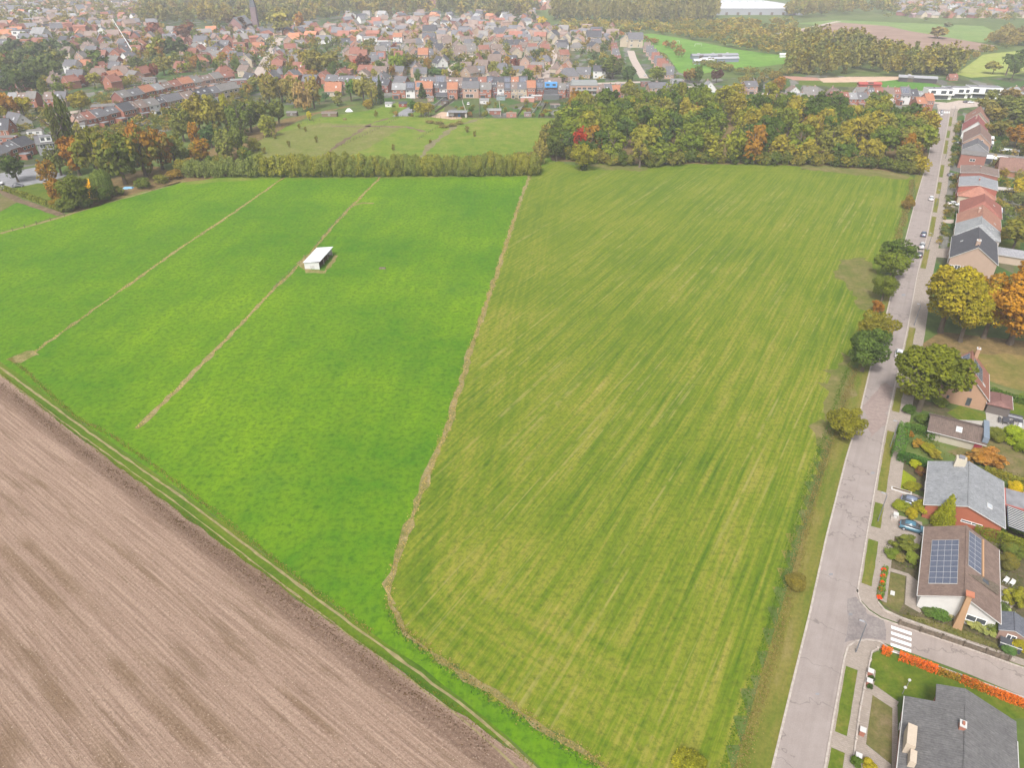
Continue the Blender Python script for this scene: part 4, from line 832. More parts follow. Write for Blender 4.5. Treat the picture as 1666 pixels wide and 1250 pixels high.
R1 = [(639, 660, 'ta', BRICK, LGR, .92, 0), (660.5, 675.5, 'tc', WHITE, DKSL, .95, 1), (676, 689, 'tc', PINK, ORG, 1.0, 1.5), (689.5, 704, 'td', BRICK, ORG, 1.02, 0), (704.5, 714.5, 'tb', DKBR, SLATE, .95, 5), (715, 728.5, 'ta', WHITE, DKSL, .96, 2), (729, 745, 'td', BRICK, ORG, 1.02, -4),
      (745.5, 752.5, 'tb', DKBR, BRN, .95, 5), (753, 779, 'td', PINK, SLATE, 1.04, 0), (779.5, 799, 'ta', BRICK, GRY, .94, 1), (799.5, 808.5, 'tb', DKBR, DKSL, 1.02, 5), (809, 820, 'tb', WHITE, BRN, .95, 1), (820.5, 831, 'tc', BRICK, DKSL, .93, 1), (831.5, 841.5, 'ta', CREAM, BRN, .97, 1), (842, 857, 'ta', CREAM, SLATE, .97, 1),
      (857.5, 871, 'td', BRICK, ORG, 1.08, 0), (871.5, 885, 'tc', DKBR, DKSL, .93, 4), (885.5, 907, 'tb', BRICK, GRY, 1.0, 1), (907.5, 920, 'ta', BRICK, GRY, .9, 1), (920.5, 929, 'tb', DKBR, SLATE, .9, 4)]
terrace(R1, lambda x: 159.5, 'the terrace behind the meadow gardens', 'terraced houses behind the meadow')
R1b = [(684, 697, 'tb', BRICK, SLATE, 1.0, 0), (697.5, 709, 'ta', BRICK, SLATE, 1.0, 0), (709.5, 725, 'tc', DKBR, SLATE, 1.05, 0), (725.5, 752, 'tb', PINK, BRN, .98, 0), (753, 778, 'td', BRICK, DKSL, .95, 0), (778.5, 792, 'ta', PINK, RED, 1.0, 0), (792.5, 803, 'tc', BRICK, DKSL, 1.02, 0), (803.5, 819, 'td', BRICK, DKSL, 1.0, 0),
       (819.5, 831, 'tc', BRICK, DKSL, 1.0, 0), (831.5, 844, 'ta', BRICK, ORG, 1.0, 0), (844.5, 858, 'tc', BRICK, DKSL, 1.02, 0), (872, 886, 'tb', BRICK, DKSL, .9, 0), (886.5, 912, 'ta', CREAM, BRN, .95, 0)]
terrace(R1b, lambda x: 150.5, 'the row just behind the garden terrace', 'second row of terraced houses behind the meadow')
R1c = [(972, 984, 'ta', PINK, BRN, .95, 0), (984.5, 996, 'ta', BRICK, SLATE, .97, 0), (996.5, 1009, 'td', BRICK, ORG, .9, -1), (1009.5, 1021, 'tb', PINK, SLATE, .97, 0), (1066, 1094, 'td', PINK, SLATE, .8, 12), (1108, 1124, 'ta', WHITE, SLATE, .85, 10), (1221, 1240, 'ta', PINK, SLATE, .8, 8)]
terrace(R1c, lambda x: 163 - (x - 972) * .03, 'the row half hidden behind the wood', 'terraced houses behind the wood')
R2 = [(1262, 1274, 'ta', BRICK, BRN, .8, 0), (1274.5, 1290, 'td', BRICK, BRN, .82, 0), (1290.5, 1308, 'ta', BRICK, LGR, .82, 0), (1322, 1344, 'tb', WHITE, DKSL, .7, 0), (1350, 1366, 'td', BRICK, RED, .9, 0), (1366.5, 1379, 'tb', BRICK, RED, .9, 0), (1379.5, 1393, 'ta', BRICK, LGR, .85, 0), (1393.5, 1409, 'ta', BRICK, SLATE, .85, 0), (1409.5, 1424, 'tb', BRICK, BRN, .85, 0)]
terrace(R2, lambda x: 175 - (x - 1262) * .004, 'the row behind the wood\'s right', 'terraced houses behind the right half of the wood')
R2b = [(1410, 1421, 'tb', PINK, SLATE, 1.0, 0), (1421, 1434, 'ta', BRICK, RED, 1.0, 0), (1434.5, 1452, 'td', WHITE, BRN, .98, 0), (1452.5, 1462, 'tb', BRICK, RED, 1.0, 0), (1463, 1478, 'tc', WHITE, SLATE, 1.0, 0), (1478.5, 1490, 'ta', DKBR, DKSL, .9, -1), (1490, 1500, 'tb', BRICK, LGR, .8, -1)]
terrace(R2b, lambda x: 169.5, 'the row left of the far road end', 'terraced houses near the far end of the road')
terrace([(1490, 1505, 'ta', BRICK, ORG, .78, 0), (1505, 1518, 'td', BRICK, ORG, .98, 1.5)], lambda x: 181, 'the orange pair at the road end', None)
R3 = [(530, 547, 'ta', BRICK, SLATE, .9, 0), (547.5, 560, 'tb', DKBR, SLATE, .88, 0), (560.5, 574, 'ta', BRICK, SLATE, .9, 0), (574.5, 588, 'tb', BRICK, GRY, .9, 0), (588.5, 603, 'ta', BRICK, GRY, .88, 0), (603.5, 618, 'tc', BRICK, SLATE, .88, 0), (622, 636, 'ta', DKBR, DKSL, .85, -4), (638, 656, 'td', BRICK, SLATE, 1.0, 3)]
terrace(R3, lambda x: 143 + (x - 530) * .06, 'the grey terrace behind the pale birches', 'grey terraced houses behind the birches')
inst('da', *G(545, 155), D90, (1, 1.1, 1.15), CREAM, ORG, 'orange roofed house among the birches below the grey terrace')
# left street, near side then far side (base points along the back walls)
LL = [(-30, 286), (2, 280), (30, 268), (60, 256)]
terrace([(-22, 2, 'ta', BRICK, SLATE, .85, 0), (2.5, 22, 'ta', PINK, SLATE, .85, 0), (22.5, 40, 'tb', BRICK, SLATE, .85, 0), (40.5, 62, 'td', BRICK, DKSL, .85, 0)], lambda x: 278 - (x + 22) * .34, 'the slate terrace at the left edge', 'slate terraced houses at the left edge')
e_ = house('modern_house', *[c + d for c, d in zip(G(76, 252), (-1, 5))], math.radians(60), 9, 9, 5.6, 8.6, (.30, .30, .31), SLATE, 'grey modern house with white framed dormer ending the slate terrace', wins=[('F', -2, 3.2, 2.6, 1.8), ('F', 2, 3.2, 2.2, 1.8), ('F', 0, .4, 3.5, 2.2)], frame=(.85, .85, .84))
def dormer(parent, x, y, z, L, W, h, col, wn=2):
    b = MB(); b.box(x - L / 2, y - W / 2, z, x + L / 2, y + W / 2, z + h, 0); b.box(x - L / 2 - .15, y - W / 2 - .15, z + h, x + L / 2 + .15, y + W / 2 + .15, z + h + .18, 1)
    o = b.build('dormer', [M_PAINT, M_FLAT], parent, col); g = MB()
    for i in range(wn):
        u = x - L / 2 + L * (i + .5) / wn; g.quad([(u - L * .32 / wn, y - W / 2 - .03, z + h * .25), (u + L * .32 / wn, y - W / 2 - .03, z + h * .25), (u + L * .32 / wn, y - W / 2 - .03, z + h * .85), (u - L * .32 / wn, y - W / 2 - .03, z + h * .85)])
    g.build('dormer_glass', M_GLASS, o)
dormer(e_, 0, -2.6, 6.0, 5, 3.4, 2.3, (.75, .75, .74))
LN = [(134, 147, 'tb', PINK, BRN, .9, 0), (147.5, 162, 'ta', BRICK, RED, .9, 0), (162.5, 180, 'ta', BRICK, SLATE, .92, 0), (180.5, 200, 'tb', BRICK, SLATE, .92, 0), (201, 220, 'td', BRICK, DKSL, 1.0, -2), (220.5, 232, 'tb', PINK, BRN, .9, 1), (232.5, 246, 'ta', BRICK, BRN, .9, 0), (246.5, 264, 'ta', WHITE, GRY, .9, 0), (264.5, 276, 'tb', BRICK, DKSL, .9, 0), (276.5, 302, 'td', BUFF, SLATE, .9, 0), (302.5, 320, 'ta', PINK, BRN, .92, -2), (320.5, 345, 'tb', WHITE, DKSL, .95, -2), (345.5, 362, 'ta', PINK, SLATE, .9, -1), (362.5, 390, 'td', CREAM, GRY, .95, -1)]
terrace(LN, lambda x: 214 - (x - 134) * .235 + max(0, x - 300) * .03, 'the long left terrace climbing to the right', 'terraced houses on the near side of the left street')
LF = [(16, 30, 'ta', PINK, LGR, .9, 0), (30.5, 46, 'tb', PINK, BRN, .9, 0), (46.5, 62, 'td', BRICK, GRY, .95, 0), (75, 92, 'ta', BRICK, BRN, .9, 0), (92.5, 110, 'ta', BUFF, SLATE, .92, 0)]
terrace(LF, lambda x: 176 - (x - 16) * .02, 'the short row at far left', 'houses on the far side of the left street')
LF2 = [(203, 218, 'ta', DKBR, GRY, .95, 0), (218.5, 238, 'ta', BRICK, SLATE, .9, 0), (240, 256, 'td', BRICK, ORG, .95, 0), (256.5, 270, 'ta', BRICK, LGR, .92, 0), (272, 286, 'tb', BRICK, BRN, .9, 0), (286.5, 300, 'ta', BRICK, RED, .9, 0), (300.5, 318, 'td', BRICK, ORG, .95, 0), (318.5, 332, 'ta', PINK, GRY, .9, 0), (332.5, 350, 'tb', PINK, BRN, .9, 0), (352, 366, 'td', PINK, GRY, .95, 0), (366.5, 384, 'ta', BRICK, RED, .9, 0)]
terrace(LF2, lambda x: 174 - (x - 203) * .24 + max(0, x - 300) * .06, 'the far side row of the left street', 'houses in the far side row of the left street')
SG = [(32, 208, 'da', math.radians(120), 1.1, WHITE, SLATE, 'white gabled house with dark dormer and red brick side at the left'), (4, 218, 'da', math.radians(85), 1.1, BRICK, DKSL, 'low orange brick bungalow with dark roof at the left edge'), (15, 235, 'fl', math.radians(80), .7, BRICK, GRY, 'low brick outbuilding on the lawn at the left edge'),
      (126, 216, 'fl', math.radians(60), .8, WHITE, GRY, 'white framed flat roofed house between poplars and terrace'), (172, 188, 'fl', math.radians(70), 1.05, BRICK, GRY, 'flat roofed brick building below the purple gable'), (60, 222, 'fl', math.radians(70), .6, WHITE, GRY, 'white garage with dark doors beside the brick outbuilding'),
      (122, 118, 'dc', math.radians(100), 1.1, WHITE, SLATE, 'tall white house with grey roof on a green lawn'), (146, 116, 'dc', math.radians(95), 1.0, DKBR, ORG, 'orange roofed brick house touching the tall white house'), (95, 142, 'db', math.radians(85), 1.15, CREAM, BRN, 'brown hipped bungalow with a white framed skylight'),
      (128, 136, 'dc', math.radians(80), 1.1, GRY, SLATE, 'grey slated house behind the brown hipped bungalow'), (165, 132, 'db', math.radians(75), 1.3, PINK, BRN, 'long brown roofed farmhouse left of the church road'), (200, 130, 'db', math.radians(75), 1.4, PINK, BRN, 'long brown roofed farmhouse with two wings'),
      (245, 137, 'fl', math.radians(75), .8, GRY, GRY, 'flat grey roofed shed in the green gardens'), (390, 142, 'fl', math.radians(70), .95, DKBR, LGR, 'dark red flat roofed apartment block on the street corner'),
      (330, 78, 'dc', D90, 1.3, WHITE, SLATE, 'white gabled hall with slate roof beside dark trees'), (345, 96, 'fl', D90, 1.2, DKBR, GRY, 'dark brick flat roofed hall'), (392, 80, 'fl', D90, 1.1, BRICK, RED, 'orange brick flat topped school wing'), (372, 88, 'fl', D90, .9, WHITE, WHITE, 'long low white hall before the school wing'),
      (405, 108, 'dc', 0, 1.1, CREAM, GRY, 'cream gabled house at the bottom of the church street, left side'), (455, 102, 'dc', 0, 1.1, PINK, RED, 'pink gabled house at the bottom of the church street, right side'), (478, 100, 'fl', D90, .95, LGR, SLATE, 'grey modern block right of the church street'),
      (800, 140, 'dc', math.radians(30), 1.1, CREAM, BRN, 'cream gabled house left of the pale straight street'), (685, 130, 'dc', D90, 1.0, CREAM, SLATE, 'cream house with a hipped porch behind the garden terrace'), (765, 130, 'dc', math.radians(40), 1.1, BUFF, BRN, 'brown hipped house right of the curving pale street'), (716, 108, 'da', math.radians(150), 1.1, WHITE, DKSL, 'white house with a black gable wall'),
      (925, 130, 'db', D90, 1.2, PINK, SLATE, 'slate roofed house right of the pale straight street'), (916, 122, 'da', math.radians(20), 1.1, PINK, ORG, 'pink house with orange roof edge right of the pale street'), (700, 62, 'dc', D90, 1.5, BUFF, DKSL, 'long cream house with dark roof in the middle of the town'), (672, 66, 'dc', 0, 1.2, PINK, ORG, 'pink gabled house with an orange roof in the middle of the town'),
      (648, 68, 'dc', D90, 1.0, WHITE, ORG, 'small white house with a bright orange roof'), (605, 72, 'fl', D90, 1.2, WHITE, LGR, 'white modern flat roofed villa in the middle of the town'), (625, 76, 'fl', D90, 1.0, LGR, WHITE, 'low pale villa right of the white modern villa'),
      (650, 104, 'td', D90, 1.1, PINK, RED, 'broad red roofed house behind the purple beech'), (580, 102, 'td', D90, 1.3, PINK, RED, 'broad red roofed terrace block left of the purple beech'), (592, 104, 'td', D90, 1.2, PINK, RED, 'red roofed terrace block right next to the other one'), (612, 106, 'ta', D90, 1.1, CREAM, SLATE, 'slate roofed cream house behind the purple beech'), (622, 106, 'tc', D90, 1.1, PINK, RED, 'pink house with solar panels behind the beeches'),
      (690, 103, 'td', D90, 1.3, PINK, ORG, 'orange roofed block at the bend of the pale street'), (900, 66, 'dc', math.radians(30), 1.2, CREAM, DKSL, 'cream gabled house closing the pale straight street'), (875, 50, 'db', D90, 1.2, PINK, RED, 'pink house with a big red roof near the woods'),
      (965, 72, 'dc', D90, 1.5, CREAM, DKSL, 'long dark roofed cream house left of the orange terrace'), (1018, 75, 'dc', math.radians(10), 1.3, CREAM, SLATE, 'cream gabled house at the head of the second pale street'), (1032, 76, 'dc', D90, 1.5, CREAM, SLATE, 'long slate roofed cream block at the head of the second pale street'),
      (1398, 160, 'dc', D90, .8, WHITE, GRY, 'white house with grey roof behind the right row'), (1288, 158, 'dc', 0, .8, WHITE, BRN, 'white gabled house rising behind the right row'), (1315, 158, 'da', D90, .9, CREAM, GRY, 'low cream house with a grey roof behind the right row'), (1355, 160, 'da', 0, .9, PINK, BRN, 'brown roofed house behind the right row'),
      (1152, 148, 'da', 0, .9, WHITE, LGR, 'pale gabled house behind the wood beside the purple tree'), (1050, 140, 'fl', D90, .6, DKBR, GRY, 'dark garden building behind the wood'), (1100, 138, 'fl', D90, .7, LGR, LGR, 'grey shed at the end of the gardens behind the wood'), (1645, 158, 'db', D90, .9, PINK, LGR, 'grey hip roofed house at the top right'), (1672, 158, 'dc', D90, .9, PINK, ORG, 'orange roofed house at the right edge of the top right'),
      (1548, 130, 'da', D90, .6, BRICK, RED, 'small red house beside the yellow pasture'), (1558, 105, 'fl', D90, .3, GRY, GRY, 'tiny field shed on the yellow pasture'), (408, 46, 'db', D90, 1.3, CREAM, RED, 'cream house with a red pyramid roof left of the church'),
      (40, 62, 'fl', math.radians(100), 1.5, WHITE, SLATE, 'white modern building with sloping grey roofs at the left'), (70, 66, 'dc', math.radians(100), 1.5, WHITE, LGR, 'white building with a pale pitched roof at the left'), (95, 55, 'dc', math.radians(60), 1.3, DKBR, SLATE, 'dark red gabled house right of the white building')]
for px, py, t, A, sc, wc, rc, lb in SG: inst(t, *G(px, py), A, sc, wc, rc, lb)
# orange terraces running away along the second pale street
for j in range(9):
    p = lerp_line([(1088, 127), (1070, 108), (1052, 84)], j / 8); inst('da', *G(*p), D90 if False else math.radians(100), (.62, .95, 1.15), PINK, rnd.choice([BRN, RED, SLATE]), 'steep gabled terraced house, %s from the near end right of the second pale street' % ordn(j + 1), 'steep gabled houses right of the second pale street')
for j in range(5):
    p = lerp_line([(1004, 104), (1001, 92), (998, 82)], j / 4); inst('da', *G(*p), math.radians(100), (.55, .8, .95), PINK, rnd.choice([BRN, DKBR, SLATE]), 'narrow gabled house, %s from the near end left of the second pale street' % ordn(j + 1), 'narrow gabled houses left of the second pale street')
# apartment block with two balconies levels
ax, ay = G(950, 163)
e_ = house('apartment_block', ax, ay + 6, D90, 19, 11, 9.0, 9.0, PINK, GRY, 'pink brick apartment block with glazed grey top floor beside the wood', 'apartment block', wins=[('F', u, z, 2.4, 1.9) for z in (.4, 3.4, 6.2) for u in (-7, -3.5, 0, 3.5, 7)], frame=(.3, .3, .3))
b = MB(); b.box(-9, -4.5, 9.3, 9, 4, 11.6, 0, .6); b.build('top_floor', M_PAINT, e_, (.24, .25, .25)); b = MB()
for u in (-6.5, -2.2, 2.2, 6.5): b.quad([(u - 1.2, -4.32, 9.8), (u + 1.2, -4.32, 9.8), (u + 1.2, -4.02, 11.1), (u - 1.2, -4.02, 11.1)])
b.build('top_glazing', M_GLASS, e_)
for z in (3.0, 6.0): b = MB(); b.box(-8, -7, z, 8, -5.52, z + .2); b.box(-8, -7.05, z + .2, 8, -6.95, z + 1.1); b.build('balcony', M_PAINT, e_, (.35, .34, .33))
# blue dormer house extra
bx, by = G(896, 159.5); e_ = empty('rooftop_extension', bx, by + 2.5, 0, D90, 'bright blue clad top floor with two dark windows on a terraced house', 'house extension')
b = MB(); b.box(-4.2, -2.6, 6.8, 4.2, 3, 9.7, 0); b.build('cladding', M_PAINT, e_, (.09, .30, .62)); g = MB()
for u in (-2.1, 2.1): g.quad([(u - 1.1, -2.63, 7.9), (u + 1.1, -2.63, 7.9), (u + 1.1, -2.63, 9.1), (u - 1.1, -2.63, 9.1)])
g.build('window', M_GLASS, e_); b = MB(); b.box(-4.6, -5.6, -.1, 4.6, -2.7, 5.6); b.build('dark_loggia', M_PAINT, e_, (.10, .10, .11)); b = MB(); b.box(-5.4, -9, -.1, 5.4, -5.7, 3.1); b.build('garden_room', M_PAINT, e_, (.12, .125, .13))
bx, by = G(719, 161); e_ = house('garden_pavilion', bx, by, D90, 7, 5, 2.6, 4.2, (.07, .07, .075), DKSL, 'black glazed garden pavilion in front of the white terraced house', 'pavilion', wins=[('F', 0, .3, 4.5, 2)], frame=(.08, .08, .08))

# town houses in loose rows further back
def pin(px, py, poly):
    ins = False; j = len(poly) - 1
    for i in range(len(poly)):
        if (poly[i][1] > py) != (poly[j][1] > py) and px < (poly[j][0] - poly[i][0]) * (py - poly[i][1]) / (poly[j][1] - poly[i][1]) + poly[i][0]: ins = not ins
        j = i
    return ins
NOGO = [[(872, 134), (884, 108), (897, 78), (912, 78), (903, 108), (897, 134)], [(1022, 128), (1018, 80), (1034, 80), (1062, 128)], [(405, 130), (436, 60), (466, 60), (436, 130)], [(712, 124), (740, 98), (778, 86), (778, 96), (744, 110), (735, 124)],
        [(0, 135), (0, 75), (110, 78), (115, 130), (60, 138)], [(105, 58), (230, 38), (230, 50), (110, 62)], [(495, 125), (495, 70), (560, 75), (560, 120)], [(925, 122), (925, 84), (1000, 84), (1005, 124)], [(240, 130), (235, 95), (275, 75), (300, 100), (290, 130)], [(180, 158), (230, 130), (330, 118), (330, 132), (230, 160)], [(100, 128), (110, 104), (160, 104), (160, 128)]]
spots = []
def free(x, y, d):
    return all((x - a) ** 2 + (y - b_) ** 2 > (d + c * .8) ** 2 for a, b_, c in BUILT)
rows_y = [144, 134, 125, 117, 110, 103.5, 97.5, 92, 87, 82.5, 78, 74, 70, 66.5, 63, 60, 57, 54, 51, 48.5, 46]
for k, y in enumerate(rows_y):
    zc = H / (math.sin(TH) + (y - 625) / F * math.cos(TH)); sp = 14.5 * F / zc; x = -30 + rnd.uniform(0, sp); row = []
    xe = 1000 if y < 134 else 640
    while x < xe:
        px, py = x + rnd.uniform(-.12, .12) * sp, y + rnd.uniform(-1.2, 1.2); x += sp * rnd.choice([.95, 1, 1.1, 1.2, 1.6]); gx, gy = G(px, py)
        if any(pin(px, py, p) for p in NOGO) or not free(gx, gy, 6.5): continue
        if rnd.random() < .13: continue
        if y < 52 and 225 < px < 460: continue
        if y < 50 and px > 820: continue
        row.append((px, gx, gy)); BUILT.append((gx, gy, 7))
    spots.append(row)
HMAX = 205; cnt = 0; left = []
PAL_L = [(BRICK, ORG), (BRICK, RED), (PINK, BRN), (BRICK, RED), (BRICK, SLATE), (WHITE, SLATE), (DKBR, SLATE), (PINK, DKSL), (PINK, ORG), (CREAM, BRN), (BRICK, GRY), (PINK, GRY)]; PAL_R = [(CREAM, BRN), (PINK, BRN), (BUFF, SLATE), (CREAM, SLATE), (PINK, BRN), (WHITE, DKSL), (BUFF, DKSL), (BUFF, RED), (CREAM, GRY), (PINK, SLATE)]
for k, row in enumerate(spots):
    A0 = math.radians(90 + rnd.choice([-18, -8, 0, 10]))
    for j, (px, gx, gy) in enumerate(row):
        wc, rc = rnd.choice(PAL_R if px > 640 else PAL_L); A = A0 + (D90 if rnd.random() < .35 else 0) + rnd.uniform(-.12, .12) + (.35 if px < 420 else 0)
        t = rnd.choice(['da', 'da', 'dc', 'dc', 'db', 'da', 'dc', 'dc'] + (['fl'] if rnd.random() < .3 else []))
        if cnt < HMAX: inst(t, gx, gy, A, (rnd.uniform(.85, 1.15), rnd.uniform(.9, 1.1), rnd.uniform(.9, 1.1)), wc, rc, '%s roofed %s house, %s from left in %s town row from the meadow' % (cn_roof(rc).replace(' tiled', ''), cn_wall(wc).replace(' brick', ''), ordn(j + 1), ordn(k + 1)), 'loose rows of town houses'); cnt += 1
        else: left.append((gx, gy, A, wc, rc))
# houses still farther away read as one mass
for y in (43, 40, 37, 34, 31, 28.5, 26, 24, 22, 20, 18, 16, 14, 12, 10.5, 9, 7.5, 6, 4.5, 3, 1.5, 0, -2):
    zc = H / (math.sin(TH) + (y - 625) / F * math.cos(TH)); sp = 20 * F / zc; segs = [(-40, 225 if y > 25 else 230)] + ([(540, 850)] if y > 24 else [(800, 880)] if 2 < y < 18 else []) + ([(1440, 1700)] if y < 30 else [])
    for a, b_ in segs:
        if a == 1440 and y > 24: a = 1480
        x = a
        while x < b_:
            x += sp * rnd.uniform(.8, 1.6); gx, gy = G(x, y + rnd.uniform(-.6, .6)); wc, rc = rnd.choice(PAL_L + PAL_R + [(WHITE, LGR)]); left.append((gx, gy, rnd.uniform(0, 3), wc, rc))
far = {}
fb = MB(); cols = []
for gx, gy, A, wc, rc in left:
    for c in (wc, rc):
        if c not in cols: cols.append(c)
    L, W, he, hr = rnd.uniform(9, 16) / 2, rnd.uniform(8, 10) / 2, rnd.uniform(3.5, 6), rnd.uniform(7, 10); c_, s_ = math.cos(A), math.sin(A)
    def T(u, v, z): return (gx + u * c_ - v * s_, gy + u * s_ + v * c_, z)
    wi, ri = cols.index(wc), cols.index(rc)
    for q in (((-L, -W), (L, -W)), ((L, W), (-L, W))): fb.quad([T(*q[0], 0), T(*q[1], 0), T(*q[1], he), T(*q[0], he)], wi)
    for sx in (1, -1): fb.quad([T(sx * L, -W * sx, 0), T(sx * L, W * sx, 0), T(sx * L, W * sx, he), T(sx * L, 0, hr), T(sx * L, -W * sx, he)], wi)
    fb.quad([T(-L - .4, -W - .4, he - .3), T(L + .4, -W - .4, he - .3), T(L + .4, 0, hr), T(-L - .4, 0, hr)], ri); fb.quad([T(L + .4, W + .4, he - .3), T(-L - .4, W + .4, he - .3), T(-L - .4, 0, hr), T(L + .4, 0, hr)], ri)
o = fb.build('distant_houses', [simple('far_%d' % i, c, .8, .2, .15, .2) for i, c in enumerate(cols)]); tag(o, kind='stuff')
# church
cx, cy = G(418, 50); e_ = empty('church', cx, cy, 0, math.radians(0), 'brick church with a tall slender spire and long grey nave', 'church')
b = MB(); b.box(-3.3, -3.3, 0, 3.3, 3.3, 26); b.box(-3.6, -3.6, 26, 3.6, 3.6, 27); b.build('tower', M_WALL, e_, (.22, .16, .17))  # distance haze is blended into the tower's wall colour, a greyish purple
b = MB(); n = 0; b.v = [(-3.3, -3.3, 27), (3.3, -3.3, 27), (3.3, 3.3, 27), (-3.3, 3.3, 27), (0, 0, 50)]; b.f = [(0, 1, 4), (1, 2, 4), (2, 3, 4), (3, 0, 4)]; b.m = [0] * 4; b.build('spire', M_ROOF, e_, (.14, .15, .17))
e2 = empty('x', 0, 0); bpy.data.objects.remove(e2)
b = MB(); b.v = [(-42, 4, 0), (0, 4, 0), (0, 20, 0), (-42, 20, 0), (-42, 4, 10), (0, 4, 10), (0, 20, 10), (-42, 20, 10), (-42, 12, 18), (0, 12, 18)]
b.f = [(0, 1, 5, 4), (2, 3, 7, 6), (3, 0, 4, 8, 7), (1, 2, 6, 9, 5)]; b.m = [0] * 4; b.build('nave', M_WALL, e_, (.28, .16, .15))
b = MB(); b.slab([(-42.5, 3.4, 9.4), (.3, 3.4, 9.4), (.3, 12, 18.2), (-42.5, 12, 18.2)], .3); b.slab([(.3, 20.6, 9.4), (-42.5, 20.6, 9.4), (-42.5, 12, 18.2), (.3, 12, 18.2)], .3); b.build('nave_roof', M_ROOF, e_, (.27, .28, .3))
b = MB(); 
for i in range(8): b.box(-40 + i * 5, 3.9, 3, -38.6 + i * 5, 3.98, 8)
b.build('nave_windows', M_GLASS, e_)
# mast leaning crane like white pole
mx, my = G(222, 98); b = MB(); b.tube([(0, 0, 0), (-1.5, 0, 8), (-12, 0, 34)], [.5, .45, .25], 6); b.tube([(-12, 0, 34), (-12.6, 0, 33), (-12.6, 0, 30)], .1, 5); o = b.build('crane_jib', M_PAINT, None, (.8, .8, .8)); o.location = (mx, my, 0); tag(o, 'slanting white crane jib above the left village roofs', 'crane')
# industrial halls
def hall(px, py, L, W, h, wc, rc, label, az=D90, cat='warehouse'):
    x, y = G(px, py); e = empty('warehouse', x, y + W / 2, 0, az, label, cat); b = MB(); b.box(-L / 2, -W / 2, 0, L / 2, W / 2, h); b.build('wall', M_PAINT, e, wc)
    b = MB(); b.slab([(-L / 2 - .5, -W / 2 - .5, h + .3), (L / 2 + .5, -W / 2 - .5, h + .3), (L / 2 + .5, 0, h + 1.6), (-L / 2 - .5, 0, h + 1.6)], .3); b.slab([(L / 2 + .5, W / 2 + .5, h + .3), (-L / 2 - .5, W / 2 + .5, h + .3), (-L / 2 - .5, 0, h + 1.6), (L / 2 + .5, 0, h + 1.6)], .3)
    ro = b.build('roof', M_PAINT, e, rc); b = MB()
    for i in range(int(L / 14)): b.box(-L / 2 + 6 + i * 14, -.8 + W * .2, h + .9, -L / 2 + 8 + i * 14, .8 + W * .2, h + 1.9)
    b.build('roof_lights', M_TRIM, ro); b = MB()
    for i in range(max(1, int(L / 18))): b.box(-L / 2 + 6 + i * 18, -W / 2 - .12, 0, -L / 2 + 10 + i * 18, -W / 2 - .02, 4)
    b.build('loading_doors', M_DOOR, e)
hall(1232, 24, 150, 240, 9, (.3, .31, .34), (.55, .55, .58), 'huge flat white industrial hall at the top of the picture')
hall(682, 12, 60, 30, 14, DKBR, (.4, .3, .33), 'big purple brown factory building on the skyline woods'); hall(858, 22, 26, 14, 7, (.25, .25, .27), (.35, .35, .38), 'dark flat barn beside the poplar wood')
hall(1495, 134, 26, 7, 3, (.06, .05, .06), (.30, .30, .32), 'long dark open stable beside the riding arena', math.radians(112), 'stable'); hall(1500, 28, 30, 12, 4, (.3, .2, .2), (.35, .25, .25), 'low red barn by the far pasture', cat='barn')
hall(1163, 96, 44, 7, 3, (.22, .24, .3), (.27, .27, .3), 'long low grey roofed sports pavilion beside the pitch', math.radians(82), 'pavilion'); hall(1172, 101, 34, 5, 2.8, (.2, .23, .3), (.36, .36, .4), 'second low pavilion in front of the sports pavilion', math.radians(80), 'pavilion'); hall(1145, 104, 18, 5, 2.6, (.35, .4, .55), (.6, .6, .62), 'small blue sided cabin at the left of the pavilions', math.radians(82), 'cabin')
hall(1275, 93, 7, 2.5, 2, (.7, .7, .7), (.8, .8, .8), 'small white cabin beside the second pitch', cat='cabin'); hall(1415, 143, 16, 4, 2.4, (.3, .06, .05), (.35, .07, .06), 'long red roofed shed beside the paddock', cat='shed')
# white modern villas
def villa(px, py, L, W, h, A, label):
    x, y = G(px, py); e = empty('modern_villa', x, y, 0, A, label, 'villa'); b = MB(); b.box(-L / 2, -W / 2, 3, L / 2, W / 2, h); b.box(-L / 2 + 2, -W / 2 + 1.4, 0, L / 2 - 1, W / 2 - 1, 3); b.build('wall', M_PAINT, e, (.8, .8, .79))
    b = MB(); b.box(-L / 2 + .3, -W / 2 + .3, h + .002, L / 2 - .3, W / 2 - .3, h + .08); b.box(-L / 4, -1, h + .1, -L / 4 + 1, 0, h + .8); b.build('roof', M_FLAT, e)
    for u, w_ in ((-L * .3, L * .18), (L * .08, L * .2), (L * .34, L * .14)):
        b = MB(); b.box(u - w_ / 2, -W / 2 - .04, 3.8, u + w_ / 2, -W / 2 + .02, h - .8); b.build('window', M_GLASS, e)
    b = MB(); b.box(-L / 2 + 3, -W / 2 + 1.34, .2, L / 2 - 3, -W / 2 + 1.42, 2.6); b.build('window', M_GLASS, e)
villa(1524, 160, 17, 10, 6.6, math.radians(98), 'white modern villa left of the plaza at the road end'); villa(1552, 158, 16, 10, 6.6, math.radians(96), 'white modern villa facing straight down the road'); villa(1596, 158, 20, 12, 7, math.radians(104), 'large white villa with a long ribbon window at the top right')

